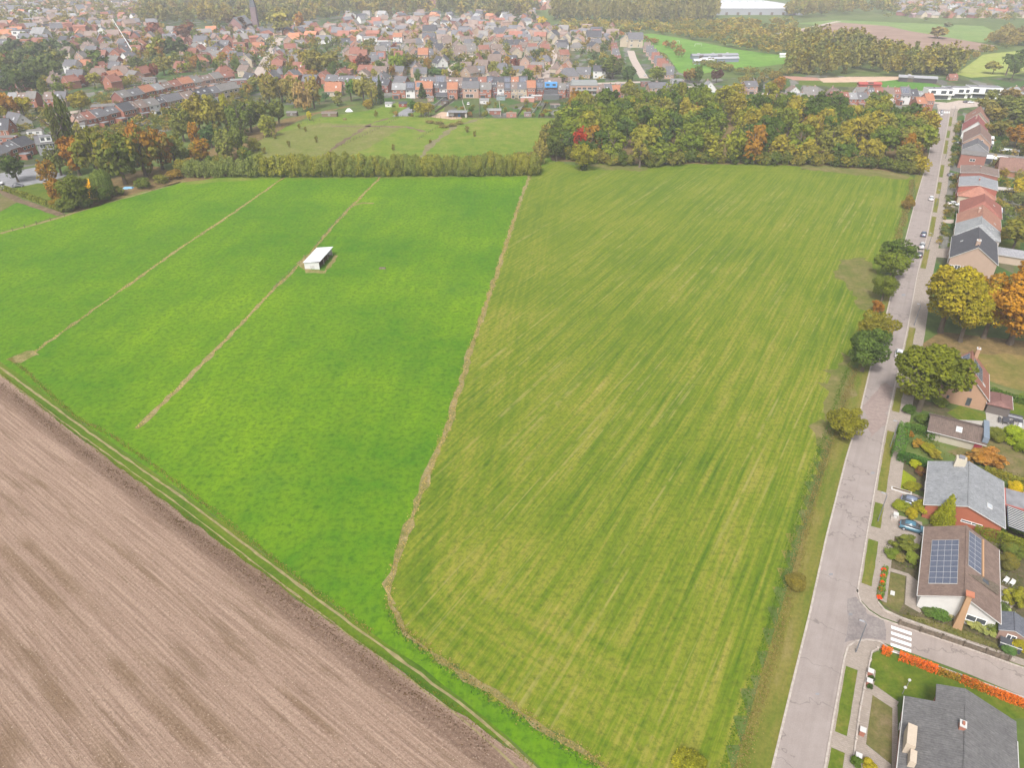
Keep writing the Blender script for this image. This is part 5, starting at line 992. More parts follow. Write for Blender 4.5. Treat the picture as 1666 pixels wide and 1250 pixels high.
# ------------------------------------------------------------------ the houses along the road (right side)
def rhouse(name, pS, pN, ze, W, he, hr, wc, rc, label, extS=0, over=.4, **k):
    A, B_ = Vector(G(*pS, ze)), Vector(G(*pN, ze)); d = Vector((sa, ca)); n = Vector((ca, -sa)); s0, s1 = A.dot(d) - extS, B_.dot(d); r0 = (A.dot(n) + B_.dot(n)) / 2
    c = d * ((s0 + s1) / 2) + n * (r0 + W / 2); BUILT.append((c.x, c.y, 8))
    return house(name, c.x, c.y, AZ, s1 - s0 - 2 * over, W - 2 * over, he, hr, wc, rc, label, 'house', over=over, **k)
def box_on(e, name, x0, y0, z0, x1, y1, z1, mat, col=None, parent=None):
    b = MB(); b.box(x0, y0, z0, x1, y1, z1); return b.build(name, mat, parent or e, col)
# 1. grey corrugated roof house, bottom right
h1 = rhouse('detached_house', (1462, 1226), (1472.5, 1133), 3, 12.4, 3.1, 5.2, BRICK, (.165, .16, .16), 'long low house with a dark grey corrugated roof at the bottom right corner', extS=10, over=.35,
            wins=[('B', 4.6, 1, 2.6, 1.4), ('B', 1, 1, 1.8, 1.4), ('B', -3, 1, 3, 1.5)], door=[('B', -6.8, .1, 1.1, 2.2)], chim=[(6.2, .3, 5.7, .45)])
HL = (Vector(G(1472.5, 1133, 3)).dot(Vector((sa, ca))) - Vector(G(1462, 1226, 3)).dot(Vector((sa, ca))) + 10) / 2
box_on(h1, 'side_chimney', HL - 8.6, 4.9, 3.0, HL - 5.6, 5.9, 5.0, M_WALL, (.5, .42, .33)); box_on(h1, 'side_chimney', HL - 10.4, 4.6, 3.0, HL - 8.7, 5.3, 4.5, M_WALL, (.5, .42, .33))
b = MB(); SLP = (5.2 - 3.1) / 5.85
for ya, yb in ((3.0, 0), (0, -6.2)):
    za, zb = 5.2 - abs(ya) * SLP, 5.2 - abs(yb) * SLP; b.slab([(HL - .1, ya, za), (HL - .1, yb, zb), (HL + 2.9, yb, zb), (HL + 2.9, ya, za)][::-1 if ya < yb else 1], .17)
b.build('north_roof', M_ROOF, h1, (.165, .16, .16)); box_on(h1, 'north_wing', HL - .4, -5.7, 0, HL + 2.6, 2.6, 3.0, M_WALL, BRICK)
box_on(h1, 'skylight', HL - 12.5, -3.6, 4.1, HL - 10.5, -1.8, 4.72, M_TRIM)
# 2. solar roof house
h2 = rhouse('detached_house', (1493, 969), (1504, 857), 2.7, 10.8, 2.9, 5.4, (.60, .585, .56), (.235, .165, .135), 'brown tiled house covered with solar panels, white south gable', over=.5,
            solar=[(1, -5.9, .22, 8, 4, 1.32, .155), (-1, -1.1, .56, 7, 2, 1.22, .185)], wins=[('L', 2.6, .9, 2.6, 1.1), ('B', -2, .9, 1.8, 1.3), ('B', 3, .9, 2.2, 1.3)], door=[('B', .6, .1, 1, 2.1)])
w2 = G(1590, 985, 2.6); b = MB(); L, W = 7.2, 7.4
e2 = empty('house_wing', 0, 0); bpy.data.objects.remove(e2)
def wing(parent, cx, cy, L, W, he, hr, wc, rc, ridge_x=True, south_win=True):
    hl, hw = L / 2, W / 2; b = MB(); b.v = [(cx - hl, cy - hw, -.1), (cx - hl, cy + hw, -.1), (cx - hl, cy + hw, he), (cx - hl, cy, hr - .2), (cx - hl, cy - hw, he), (cx + hl, cy - hw, -.1), (cx + hl, cy + hw, -.1), (cx + hl, cy + hw, he), (cx + hl, cy, hr - .2), (cx + hl, cy - hw, he)]
    b.f = [(4, 3, 2, 1, 0), (5, 6, 7, 8, 9), (0, 5, 9, 4), (1, 2, 7, 6), (4, 9, 8, 3), (3, 8, 7, 2)]; b.m = [0] * 6; wl = b.build('wing_wall', M_WALL, parent, wc)
    b = MB(); o = .35; sl = (hr - he) / hw; b.slab([(cx - hl - o, cy - hw - o, he - o * sl + .08), (cx + hl + o, cy - hw - o, he - o * sl + .08), (cx + hl + o, cy, hr + .04), (cx - hl - o, cy, hr + .04)], .16); b.slab([(cx + hl + o, cy + hw + o, he - o * sl + .08), (cx - hl - o, cy + hw + o, he - o * sl + .08), (cx - hl - o, cy, hr + .041), (cx + hl + o, cy, hr + .041)], .16)
    b.tube([(cx - hl - o, cy, hr + .06), (cx + hl + o, cy, hr + .06)], .1); b.build('wing_roof', M_ROOF, parent, rc)
    if south_win:
        m = MB(); x = cx - hl - .03; m.quad([(x, cy + hw * .6, .9), (x, cy - hw * .6, .9), (x, cy - hw * .6, 2.2), (x, cy + hw * .6, 2.2)]); g = m.build('wide_window', M_GLASS, wl)
        m = MB(); m.box(x - .08, cy - hw * .64, .75, x + .02, cy + hw * .64, .9); m.build('sill', M_TRIM, g)
def on2(u, y, dz=.05): return (u, y, 5.4 - abs(y) * .472 + dz + .02)
b = MB(); b.slab([on2(-3.2, -.4), on2(-3.1, -5.0), on2(-.7, -5.2), on2(-1.4, -2.7)], .04); b.build('notch_slab', M_BARK, h2)  # flat dark brown slab laid on the tiles in place of a cut notch
b = MB(); b.slab([on2(-2.4, -2.6, .07), on2(-2.5, -3.6, .07), on2(-1.6, -3.5, .07), on2(-1.7, -2.7, .07)], .02); b.build('notch_window', M_GLASS, h2)
b = MB(); b.tube([(-9.2, -.6, 0), (-9.2, -.5, 3.2), (-9.0, -.4, 6.4)], [.85, .55, .45], 4); b.build('tall_chimney', M_WALL, h2, (.40, .25, .14)); b = MB(); b.box(-9.55, -.95, 6.4, -8.45, .15, 6.6); b.build('chimney_cap', M_PAINT, h2, (.42, .16, .09))
box_on(h2, 'second_ridge', -1.4, -2.8, 4.05, 7.6, -2.55, 4.36, M_PAINT, (.42, .25, .14))
for px, py, h, w_, c, nm in ((1600, 1018, 1.6, 2.4, (.10, .12, .07), 'left'), (1612, 1024, 2.0, 2.8, (.07, .10, .03), 'right')): tree(px, py, h, w_, 'shrub', c, .1, '%s of two rounded shrubs at the white gable corner of the solar house' % nm, 'bush', name='garden_bush')
# 3. pale grey tiled house
h3 = rhouse('detached_house', (1506, 800), (1510, 750), 3, 12.2, 3.1, 5.2, (.36, .12, .07), (.30, .31, .325), 'pale grey tiled house with a red brick gable and a glazed rear canopy', extS=4.0, over=.4,
            sky=[(-1, -3.4, .35, 1.3, .14)], wins=[('L', 1.5, 1.5, 3.2, .5), ('B', 3, 1, 2.4, 1.4)], door=[('B', -3, .1, 2.6, 2.2)])
box_on(h3, 'chimney', 5.2, .6, 4.2, 6.6, 2.3, 6.2, M_WALL, (.5, .45, .36)); box_on(h3, 'chimney_pot', 5.5, 1.0, 6.2, 6.3, 1.9, 6.6, M_PAINT, (.2, .2, .22))
b = MB(); b.slab([(-6.4, -10.2, 2.7), (-.4, -10.2, 2.7), (-.4, -6.4, 3.1), (-6.4, -6.4, 3.1)], .1, 0)
for i in range(12): b.slab([(-6.3 + i * .5, -10.1, 2.80), (-6.22 + i * .5, -10.1, 2.80), (-6.22 + i * .5, -6.5, 3.20), (-6.3 + i * .5, -6.5, 3.20)], .06, 1)
b.build('glazed_canopy', [M_GLASS, M_TRIM], h3); box_on(h3, 'canopy_wall', -6.3, -10, 0, -.5, -9.8, 2.6, M_PAINT, (.2, .18, .17)); box_on(h3, 'rear_wall', 0, -9.6, 0, 5.2, -5.9, 2.9, M_WALL, (.40, .14, .12)); box_on(h3, 'flat_roof', .2, -9.4, 2.905, 5.0, -6.4, 2.98, M_FLAT)
# 4. brown shed with half cover roof
c4 = SR(148.0, 20.3); h4 = house('garden_barn', c4[0], c4[1], AZ + D90, 9.6, 6.6, 2.3, 3.5, (.42, .38, .30), (.17, .125, .105), 'old brown mossy roofed garden barn with a white skylight', 'barn', over=.45, sky=[(-1, .2, .4, 1.1, .35)])
box_on(h4, 'grey_cover', 4.3, -3.5, 2.5, 5.3, 3.5, 3.7, M_PAINT, (.17, .21, .26)); box_on(h4, 'log_pile', -3, 4.0, 0, 1.5, 4.8, .9, M_BARK); box_on(h4, 'red_door', 3.3, -3.6, .1, 4.6, -3.3, 1.9, M_PAINT, (.25, .04, .05))
# 5. orange gabled house
c5 = SR(168.5, 21.2); h5 = house('detached_house', c5[0], c5[1], AZ, 12.6, 8.8, 3.1, 7.6, (.40, .25, .165), (.33, .15, .105), 'steep orange tiled house with a tall blank brick gable and black solar panels', 'house', over=.35,
           solar=[(1, .3, .45, 4, 2, 1.3, .24), (1, -5.4, .1, 4, 2, 1.2, .2), (-1, -3, .42, 6, 2, 1.1, .24)], wins=[('L', .4, 3.9, 1.1, 1.2), ('L', -2.8, 1.0, .5, .8), ('L', 1.2, .4, .9, 1.9)], sky=[(-1, -2.6, .25, .9, .14)], chim=[(5.4, -.9, 8.9, .5)], frame=(.1, .1, .1))
c6 = SR(164.5, 28.0); h6 = house('garden_house', c6[0], c6[1], AZ, 5.4, 4.2, 2.4, 3.1, (.14, .12, .11), (.23, .12, .105), 'small brown roofed open garden house beside the tiled terrace', 'garden house', hip=1.2, over=.3); 
BUILT += [(c4[0], c4[1], 5), (c5[0], c5[1], 8)]
sheet('garden_terrace', [SR(158.0, 26.2), SR(162.5, 26.0), SR(162.6, 33.2), SR(156.6, 33.4), SR(156.4, 29.6), SR(153.6, 29.4), SR(153.8, 20.6), SR(155.5, 20.6), SR(157.9, 25.9)], M_TER, .02, ground=True)
def furn(name, s, r, label, cat, parts, az=AZ):
    x, y = SR(s, r); e = empty(name, x, y, .02, az, label, cat)
    for nm, bx, col in parts:
        b = MB(); [b.box(*q) for q in bx]; b.build(nm, M_PAINT, e, col)
    return e
DKG = (.07, .07, .08)
furn('garden_table', 159.3, 29.6, 'dark rectangular garden table on the terrace', 'table', [('tabletop', [(-1.1, -.6, .7, 1.1, .6, .76)], DKG)] + [('leg', [(x - .05, y - .05, 0, x + .05, y + .05, .7)], DKG) for x in (-1, 1) for y in (-.5, .5)])
for i, (ds, dr) in enumerate([(-.7, -1.1), (.1, -1.1), (.8, -1.1), (-.7, 1.1), (.1, 1.1), (.8, 1.1)]):
    furn('garden_chair', 159.3 + ds, 29.6 + dr, 'dark chair at the terrace table, %s of three on the %s side' % (ordn(i % 3 + 1), 'left' if dr < 0 else 'right'), 'chair', [('seat', [(-.24, -.24, .42, .24, .24, .47)], DKG), ('backrest', [(-.24, -.24 if dr > 0 else .2, .47, .24, -.2 if dr > 0 else .24, .9)], DKG)] + [('leg', [(x - .02, y - .02, 0, x + .02, y + .02, .42)], DKG) for x in (-.2, .2) for y in (-.2, .2)])
furn('lounge_sofa', 162.0, 31.2, 'dark corner sofa with grey cushions on the terrace', 'sofa', [('base', [(-.4, -1.6, 0, .4, 1.2, .38), (-2, -1.6, 0, -.4, -.9, .38)], DKG), ('backrest', [(.4, -1.6, 0, .6, 1.2, .75)], DKG), ('cushion', [(-.38, -1.5, .38, .38, 1.1, .5)], (.25, .25, .27))])
furn('coffee_table', 160.9, 31.6, 'small dark coffee table before the corner sofa', 'table', [('tabletop', [(-.4, -.4, .3, .4, .4, .35)], DKG), ('leg', [(-.1, -.1, 0, .1, .1, .3)], DKG)])
furn('sun_parasol_base', 158.6, 32.2, 'pale folded lounger at the right edge of the terrace', 'lounger', [('frame', [(-.9, -.3, .2, .9, .3, .28)], (.5, .5, .5)), ('backrest', [(.5, -.3, .28, .9, .3, .7)], (.5, .5, .5))] + [('leg', [(x - .03, -.05, 0, x + .03, .05, .2)], DKG) for x in (-.7, .7)])
# upper row
rhouse('semi_detached_house', (1543.5, 417.4), (1550.5, 384), 5, 13.0, 4.9, 9.2, (.40, .29, .23), DKSL, 'black slate roofed house with pale brick gable and white rear glazing', over=.3, wins=[('L', -3.6, .3, 1.6, 2.4), ('L', -1.4, .3, 1.6, 2.4), ('L', -5.2, .3, 1.2, 2.2), ('B', 4, 1, 2, 1.4), ('B', -4, 1, 2, 1.4)], sky=[(1, 2, .35, .6, .1)], chim=[(-7.4, .2, 10.3, .8)])
rhouse('semi_detached_house', (1552, 381), (1556.5, 362), 5, 13.2, 4.9, 9.0, (.42, .38, .34), (.34, .35, .36), 'pale grey roofed house joined behind the black slate one', over=.2, sky=[(-1, -2, .5, 1, .12), (-1, 0, .35, 1, .1)], wins=[('B', 0, 1, 2, 1.4)], hip=2.2)
rhouse('semi_detached_house', (1554, 368), (1558, 347), 4.6, 13.6, 4.7, 8.8, PINK, (.40, .20, .14), 'salmon tiled house with two dark skylights behind the pale grey roof', over=.3, wins=[('B', 0, 1, 2, 1.4), ('B', 4, 1, 2, 1.4)], sky=[(-1, -4, .3, .8, .1)], chim=[(0, 1, 9.6, .4)])
rhouse('semi_detached_house', (1558.5, 346), (1563.5, 326), 4.4, 13.6, 4.5, 8.8, (.45, .30, .22), (.33, .125, .095), 'dark red hipped roof house beside the salmon one', over=.4, hip=3.5, wins=[('B', 0, 1, 2, 1.4), ('B', 4, 1, 2, 1.4)], sky=[(-1, 0, .4, .8, .1)])
rhouse('detached_house', (1557.7, 317), (1560.5, 303), 3.6, 13, 3.6, 6.8, CREAM, (.42, .19, .135), 'cream walled bungalow with a salmon pyramid roof', over=.4, hip=4.6, wins=[('L', 0, 1, 1.5, 1.2), ('B', 2, 1, 1.5, 1.2)])
rhouse('detached_house', (1558, 302), (1563, 287), 6, 13.5, 6, 7.2, (.33, .12, .09), (.31, .32, .34), 'house with a flat looking light slate roof and red brick front', over=.2, chim=[(0, 0, 8, .3)], wins=[('B', 0, 1, 2, 1.4)])
rhouse('detached_house', (1562, 280), (1564.5, 268), 6.5, 14, 6.4, 7.3, (.30, .13, .10), BRN, 'wide red brick house under a low brown grey roof', over=.3, chim=[(1, 0, 8.1, .3)], wins=[('L', 2, 3.6, 1.4, 1.2), ('L', -3, 3.6, 1.4, 1.2), ('B', 2, 1, 2, 1.4)])
rhouse('detached_house', (1562.5, 251), (1564.5, 244), 6, 10.5, 6, 6, (.30, .14, .11), GRY, 'flat roofed red brick house with a white band', over=.2, wins=[('L', 0, 3.4, 2.2, 1.2), ('L', 2, .9, 1.6, 1.2)])
x_, y_ = G(1617, 262); house('long_outbuilding', x_, y_, AZ + D90, 25, 7, 2.6, 3.4, (.42, .38, .32), GRY, 'long low grey roofed outbuilding behind the flat roofed brick house', 'outbuilding', over=.3)
rhouse('detached_house', (1565, 243), (1566.5, 234), 5, 11, 5.0, 8.4, (.25, .25, .26), SLATE, 'slate grey gabled house with a gambrel look', over=.2, wins=[('L', 0, 3.5, 1.3, 1.2), ('L', 0, .8, 3, 1.6)])
rhouse('detached_house', (1566, 230), (1568.5, 214), 5.2, 12.5, 5.0, 9.6, (.42, .27, .2), (.26, .17, .14), 'brown gabled house with two small bright gable windows', over=.3, wins=[('L', 1.8, 5.6, .9, 1), ('L', -1.8, 5.6, .9, 1), ('L', 0, 1, 2, 1.4)])
rhouse('detached_house', (1565, 211), (1567, 199), 4.6, 12, 4.4, 9.4, WHITE, (.33, .11, .10), 'white gabled house with a dark red roof', over=.4, wins=[('L', .3, 5.4, 1.1, 1.3), ('L', 2, 1, 1.6, 1.4), ('L', -2.2, 1, 1.6, 1.4)], chim=[(1, .8, 10.2, .4)])
rhouse('detached_house', (1569, 196), (1572, 185), 4.6, 12, 4.4, 9.6, CREAM, (.34, .18, .13), 'cream gabled house with a red brown roof, farthest on the right side', over=.5, wins=[('L', .3, 5.6, .8, 1.1), ('L', 2, 1, 1.6, 1.4)], sky=[(1, 0, .5, 1.4, .2)])
x_, y_ = G(1638, 424); house('garage', x_, y_, AZ + D90, 11.5, 7, 2.8, 3.9, (.45, .36, .28), (.33, .33, .35), 'wide garage with a light grey roof behind the black roofed house', 'garage', over=.3)
x_, y_ = G(1650, 285); house('detached_house', x_, y_, AZ + math.radians(80), 15, 8, 3, 7.4, (.40, .2, .13), (.26, .15, .12), 'brown roofed house with an orange front slope at the right edge', 'house', over=.4, wins=[('F', 2, .8, 2, 1.4)], sky=[(-1, 4, .4, 2, .3)])
x_, y_ = G(1640, 367); 
for px, py, L, W, h, col, lb in [(1618, 266, 9, 5, 2.6, (.78, .78, .78), 'white flat canopy behind the long grey outbuilding'), (1600, 318, 4, 5.5, 2.8, (.8, .8, .8), 'white roofed conservatory beside the cream bungalow'), (1612, 352, 5.5, 4.5, 2.6, (.6, .62, .68), 'white conservatory with three roof panes beside the red roofed house'), (1605, 232, 5, 4, 2.6, (.8, .8, .8), 'white conservatory behind the brown gabled house'), (1606, 240, 4, 4, 2.5, (.78, .78, .78), 'second white conservatory behind the slate gabled house'),
                                 (1602, 202, 5, 5, 3, (.4, .4, .42), 'glazed conservatory frame behind the red roofed white house'), (1634, 318, 11, 2.6, 2.4, (.42, .38, .36), 'long low greenhouse with dark roof panes in the back garden'), (1640, 252, 8, 2.5, 2.2, (.6, .62, .68), 'narrow pale shed roof by the back hedge')]:
    x_, y_ = G(px, py); e = empty('conservatory', x_, y_, 0, AZ + D90, lb, 'conservatory'); box_on(e, 'glass_walls', -L / 2, -W / 2, 0, L / 2, W / 2, h, M_GLASS); b = MB(); b.slab([(-L / 2 - .2, -W / 2 - .2, h + .02), (L / 2 + .2, -W / 2 - .2, h + .02), (L / 2 + .2, W / 2 + .2, h + .5), (-L / 2 - .2, W / 2 + .2, h + .5)], .12); r_ = b.build('roof', M_PAINT, e, col)
    b = MB(); 
    for i in range(4): u = -L / 2 + L * i / 3; b.box(u - .06, -W / 2 - .07, .02, u + .06, -W / 2 - .01, h)
    b.build('frame', M_TRIM, e)
# small sheds
def shed(px, py, L, W, he, hr, wc, rc, label, az=AZ, cat='shed', win=True):
    x_, y_ = G(px, py); return house('garden_shed', x_, y_, az, L, W, he, hr, wc, rc, label, cat, over=.2, roofth=.1, wins=[('F' if abs(az - D90) < .8 else 'L', 0, .7, min(1.2, L * .4), .9)] if win else ())
gs = shed(1640, 1032, 3.6, 3.2, 2.0, 2.7, (.3, .2, .16), (.16, .17, .20), 'small dark roofed garden shed with a glazed cold frame, beside the side street'); box_on(gs, 'cold_frame', -3.4, -1.3, 0, -2.0, 1.3, 1.0, M_GLASS); box_on(gs, 'frame_bars', -3.45, -1.35, 1.0, -3.35, 1.35, 1.08, M_TRIM)
TS = [(633, 173, 4.5, 3.5, 2.1, 2.9, WHITE, LGR, 'white garden shed on the lawn left of the yard'), (656, 173, 5, 4, 2.1, 3, (.25, .07, .05), DKSL, 'dark red garden shed beside the yard'), (701, 164, 4, 3.5, 2.4, 3.2, BUFF, GRY, 'beige garden hut before the black pavilion'), (724, 169, 5, 3, 2.2, 2.4, (.13, .09, .07), DKSL, 'dark brown low shed on the garden path'),
      (806, 185, 7, 4, 2.4, 3.2, (.28, .12, .09), LGR, 'red brown shed with pale roof at the meadow fence'), (797, 183, 4, 3, 2, 2.3, LGR, LGR, 'small pale shed left of the red brown one'), (832, 190, 6, 3, 2.2, 2.4, (.4, .18, .15), PINK, 'pinkish low hut at the meadow fence'), (858, 189, 4, 3, 2.2, 2.6, (.3, .2, .2), GRY, 'grey small hut at the meadow fence'),
      (903, 175, 6, 4, 2.2, 2.6, (.1, .1, .1), BRN, 'brown roofed carport at the hedge of the bright lawn'), (537, 189, 9, 4, 2.3, 2.9, (.20, .14, .10), BRN, 'brown timber stable in the pale paddock'), (476, 188, 6, 4, 2.2, 2.7, (.16, .13, .11), GRY, 'weathered hut under the birches left of the stable'), (953, 176, 4, 4, 2.4, 3.2, PINK, LGR, 'pink garden room with an arched door beside the wood'),
      (788, 168, 6, 4, 2.5, 3.2, WHITE, LGR, 'white conservatory behind the meadow gardens'), (815, 162, 6, 4, 2.5, 2.7, (.25, .3, .32), GRY, 'grey green annex in the gardens'), (858, 165, 9, 4, 2.6, 2.9, (.5, .25, .2), WHITE, 'brick garden room with a long white awning'), (873, 162, 7, 4, 2.6, 2.8, (.3, .15, .12), WHITE, 'second garden room with a white awning'),
      (84, 206, 4, 3, 2, 2.6, BRICK, GRY, 'tiny shed beside the white garage at the left'), (1506, 168, 3, 3, 2.2, 2.6, (.2, .05, .05), RED, 'little red shed near the end of the road')]
for a in TS: shed(a[0], a[1], *a[2:8], a[8], az=D90)
sx, sy = G(745, 190); e = empty('open_stable', sx, sy, 0, D90, 'grey open fronted stable on the sand yard', 'stable'); box_on(e, 'back_wall', -5.5, 2.4, 0, 5.5, 2.6, 3, M_PAINT, (.4, .36, .33)); box_on(e, 'side_wall', 4.4, -2.2, 0, 5.5, 2.39, 2.9, M_PAINT, (.45, .40, .36)); box_on(e, 'side_wall', -5.5, -2.2, 0, -5.3, 2.39, 2.9, M_PAINT, (.4, .36, .33)); b = MB(); b.slab([(-5.8, -2.8, 3.0), (5.8, -2.8, 3.0), (5.8, 2.9, 3.35), (-5.8, 2.9, 3.35)], .15); b.build('roof', M_FLAT, e)
sx, sy = G(733, 189.5); e = empty('horse_trailer', sx, sy, 0, D90, 'white covered trailer parked left of the open stable', 'trailer'); b = MB(); b.box(-2.2, -1, .5, 2.2, 1, 2.4, 0, .2); b.build('box', M_PAINT, e, (.7, .72, .72)); [box_on(e, 'wheel', -.4 + i * .8 - .3, -1.1, 0, -.4 + i * .8 + .3, -1.01, .6, M_PAINT, (.03, .03, .03)) for i in range(2)]
sx, sy = G(747, 189.5); e = empty('tractor_cover', sx, sy, 0, 0, 'blue covered machine under the open stable', 'machine'); b = MB(); b.box(-1, -.8, 0, 1, .8, 1.5, 0, .3); b.build('cover', M_PAINT, e, (.05, .22, .5)); box_on(e, 'hitch', 1, -.1, .3, 1.6, .1, .45, M_PAINT, DKG)
sx, sy = G(568, 181); b = MB(); 
for i in range(6): a0, a1 = i * math.pi / 3, (i + 1) * math.pi / 3; b.quad([(2.6 * math.cos(a0), 2.0 * math.sin(a0), 0), (2.6 * math.cos(a1), 2.0 * math.sin(a1), 0), (.8 * math.cos(a1), .6 * math.sin(a1), 1.7), (.8 * math.cos(a0), .6 * math.sin(a0), 1.7)])
b.quad([(.8 * math.cos(i * math.pi / 3), .6 * math.sin(i * math.pi / 3), 1.7) for i in range(6)]); o = b.build('covered_heap', M_PAINT, None, (.75, .75, .74)); o.location = (sx, sy, 0); tag(o, 'white sheeted heap on the bare soil beside the birches', 'heap')
sx, sy = G(209, 306); b = MB(); b.box(-2, -1, 0, 2, 1, .5, 0, .4); b.box(-1.2, -1.6, 0, .4, -1.02, .3, 0, .15); o = b.build('blue_tarpaulin', M_PAINT, None, (.16, .36, .55)); o.location = (sx, sy, 0); tag(o, 'pale blue tarpaulin heap under the big autumn trees', 'tarpaulin')
# white field shelter
fx, fy = G(512.5, 438); e = empty('field_shelter', fx - .2, fy + 6.3, 0, math.radians(5.8), 'white open sided field shelter standing alone in the bright green pasture', 'field shelter')
box_on(e, 'end_wall', -6.3, -2.4, 0, -6.18, 2.4, 2.15, M_PAINT, (.55, .55, .54)); box_on(e, 'end_wall', 6.18, -2.4, 0, 6.3, 2.4, 2.15, M_PAINT, (.75, .75, .75)); box_on(e, 'back_wall', -6.17, 2.3, 0, 6.17, 2.42, 2.1, M_PAINT, (.72, .72, .72)); b = MB(); b.slab([(-6.6, -2.9, 2.75), (6.6, -2.9, 2.75), (6.6, 2.7, 2.2), (-6.6, 2.7, 2.2)], .08); ro = b.build('roof', M_PAINT, e, (.6, .61, .63))
b = MB()
for i in range(22): b.slab([(-6.5 + i * .6, -2.88, 2.79), (-6.46 + i * .6, -2.88, 2.79), (-6.46 + i * .6, 2.68, 2.24), (-6.5 + i * .6, 2.68, 2.24)], .03)
b.build('roof_ribs', M_PAINT, ro, (.7, .71, .73))
for u in (-2, 2, 5.9): box_on(e, 'post', u - .07, -2.4, 0, u + .07, -2.26, 2.68, M_PAINT, (.4, .35, .3))
box_on(e, 'feed_rack', -1, -.4, 0, 1.6, .4, .9, M_BARK); box_on(e, 'bedding', -6, -2, 0, 6, 2.2, .06, M_DIRT)
for u, v in ((-6.33, -.2), (-6.33, .3), (-6.33, -.6)): box_on(e, 'plank', u - .03, v - .05, 0, u, v + .05, 1.1, M_BARK)
fx, fy = G(622, 437); b = MB(); b.box(-1.1, -.5, 0, 1.1, .5, .4, 0, .25); o = b.build('stone_heap', M_BARK); o.location = (fx, fy, 0); tag(o, 'small grey heap lying in the bright pasture right of the shelter', 'heap')

# ------------------------------------------------------------------ cars
def car_proto():
    e = empty('parked_car', 0, 0); 
    def loft(secs, name, mat, col, par):
        b = MB(); K = 8
        for (x, z0, z1, w_, top) in secs:
            for k in range(K):
                yy, zz = [(-w_, z0 + .1), (-w_ * .98, z0 + (z1 - z0) * .6), (-w_ * top, z1 - .03), (-w_ * top * .6, z1), (w_ * top * .6, z1), (w_ * top, z1 - .03), (w_ * .98, z0 + (z1 - z0) * .6), (w_, z0 + .1)][k]; b.v.append((x, yy, zz))
        n = len(secs)
        for i in range(n - 1):
            for k in range(K): j = (k + 1) % K; b.f.append((i * K + k, (i + 1) * K + k, (i + 1) * K + j, i * K + j)); b.m.append(0)
        b.f.append(tuple(range(K))); b.m.append(0); b.f.append(tuple((n - 1) * K + k for k in reversed(range(K)))); b.m.append(0)
        return b.build(name, mat, par, col, True)
    bd = loft([(-2.15, .3, .78, .74, .9), (-2.02, .2, .95, .86, .92), (-1.2, .18, 1.0, .9, .92), (0, .18, .98, .9, .92), (.9, .18, .95, .9, .9), (1.7, .2, .82, .86, .86), (2.1, .28, .66, .72, .85)], 'body', M_CARP, (.3, .3, .3), e)
    loft([(-1.95, .85, 1.0, .72, .9), (-1.35, .85, 1.38, .78, .82), (-.5, .85, 1.47, .8, .8), (.25, .85, 1.42, .8, .8), (1.05, .85, .98, .74, .9)], 'glasshouse', M_GLASS, None, e)
    loft([(-1.4, 1.33, 1.43, .64, .92), (-.5, 1.4, 1.51, .66, .92), (.22, 1.36, 1.465, .64, .92)], 'roof_panel', M_CARP, (.3, .3, .3), e)
    for x in (-1.35, 1.35):
        for y in (-.82, .82):
            b = MB(); b.tube([(x, y - .1, .33), (x, y + .1, .33)], .33, 14); wh = b.build('wheel', M_PAINT, e, (.02, .02, .02)); b = MB(); b.tube([(x, y - .11, .33), (x, y + .11, .33)], .19, 10); b.build('rim', M_PAINT, wh, (.4, .4, .42))
    for y in (-.58, .58): b = MB(); b.box(1.98, y - .16, .58, 2.1, y + .16, .7); b.build('headlight', M_TRIM, e); b = MB(); b.box(-2.17, y - .16, .68, -2.08, y + .16, .82); b.build('tail_light', M_PAINT, e, (.35, .02, .02))
    return e
CP = None
def car(px, py, az, col, label, sc=1, ground=None, nm='parked_car', tall=1):
    global CP
    if CP is None: e = CP = car_proto()
    else: e = copy_tree(CP)
    x, y = ground or G(px, py); e.location = (x, y, .02); e.rotation_euler = (0, 0, math.pi / 2 - az); e.scale = (sc, sc, sc * tall)
    for k in KIDS.get(e.name, []):
        if k.name.split('.')[0] in ('body', 'roof_panel'): k.color = (*col, 1)
    return tag(e, label, 'car', 'cars parked along the road and drives')
car(1484, 862.5, math.radians(118), (.07, .17, .23), 'teal blue hatchback parked on the drive of the solar roof house')
car(1486, 823, math.radians(122), (.17, .20, .27), 'grey blue saloon parked on the drive of the pale grey roofed house', 1.06)
car(1514.5, 325, AZ, (.8, .8, .8), 'white car parked at the roadside below the crossroads'); car(1502, 383.5, AZ, (.10, .13, .2), 'dark blue car parked behind the van')
car(1495.5, 417, AZ, (.06, .07, .08), 'black car parked directly behind the silver van'); car(1499, 403.5, AZ, (.5, .5, .5), 'silver van parked in front of the black car', 1.05, nm='van', tall=1.25)
car(1552, 334, math.radians(112), (.82, .82, .82), 'white car on the drive of the red hip roofed house'); car(1549, 287, math.radians(112), (.13, .14, .15), 'dark car on the drive of the wide red brick house')
car(1527.5, 205, AZ + math.pi, (.8, .8, .8), 'white car on the left side near the far road end'); car(1532, 187.5, AZ, (.75, .75, .76), 'white car at the crossing by the plaza'); car(1532, 182.5, AZ, (.3, .32, .35), 'grey car just beyond the crossing by the plaza')
car(1462, 578, AZ, (.75, .76, .78), 'white car half hidden by the big green pavement tree')
car(1512, 190.5, D90, (.55, .56, .58), 'silver car in the yard left of the road end'); car(1520, 192, D90, (.05, .05, .06), 'black car in the yard left of the road end')
car(1559, 235, math.radians(112), (.1, .1, .11), 'black car on the drive of the slate gabled house'); car(1572, 167, D90, (.1, .1, .12), 'dark car before the large white villa'); car(1579, 167.5, D90, (.8, .8, .8), 'white car before the large white villa')
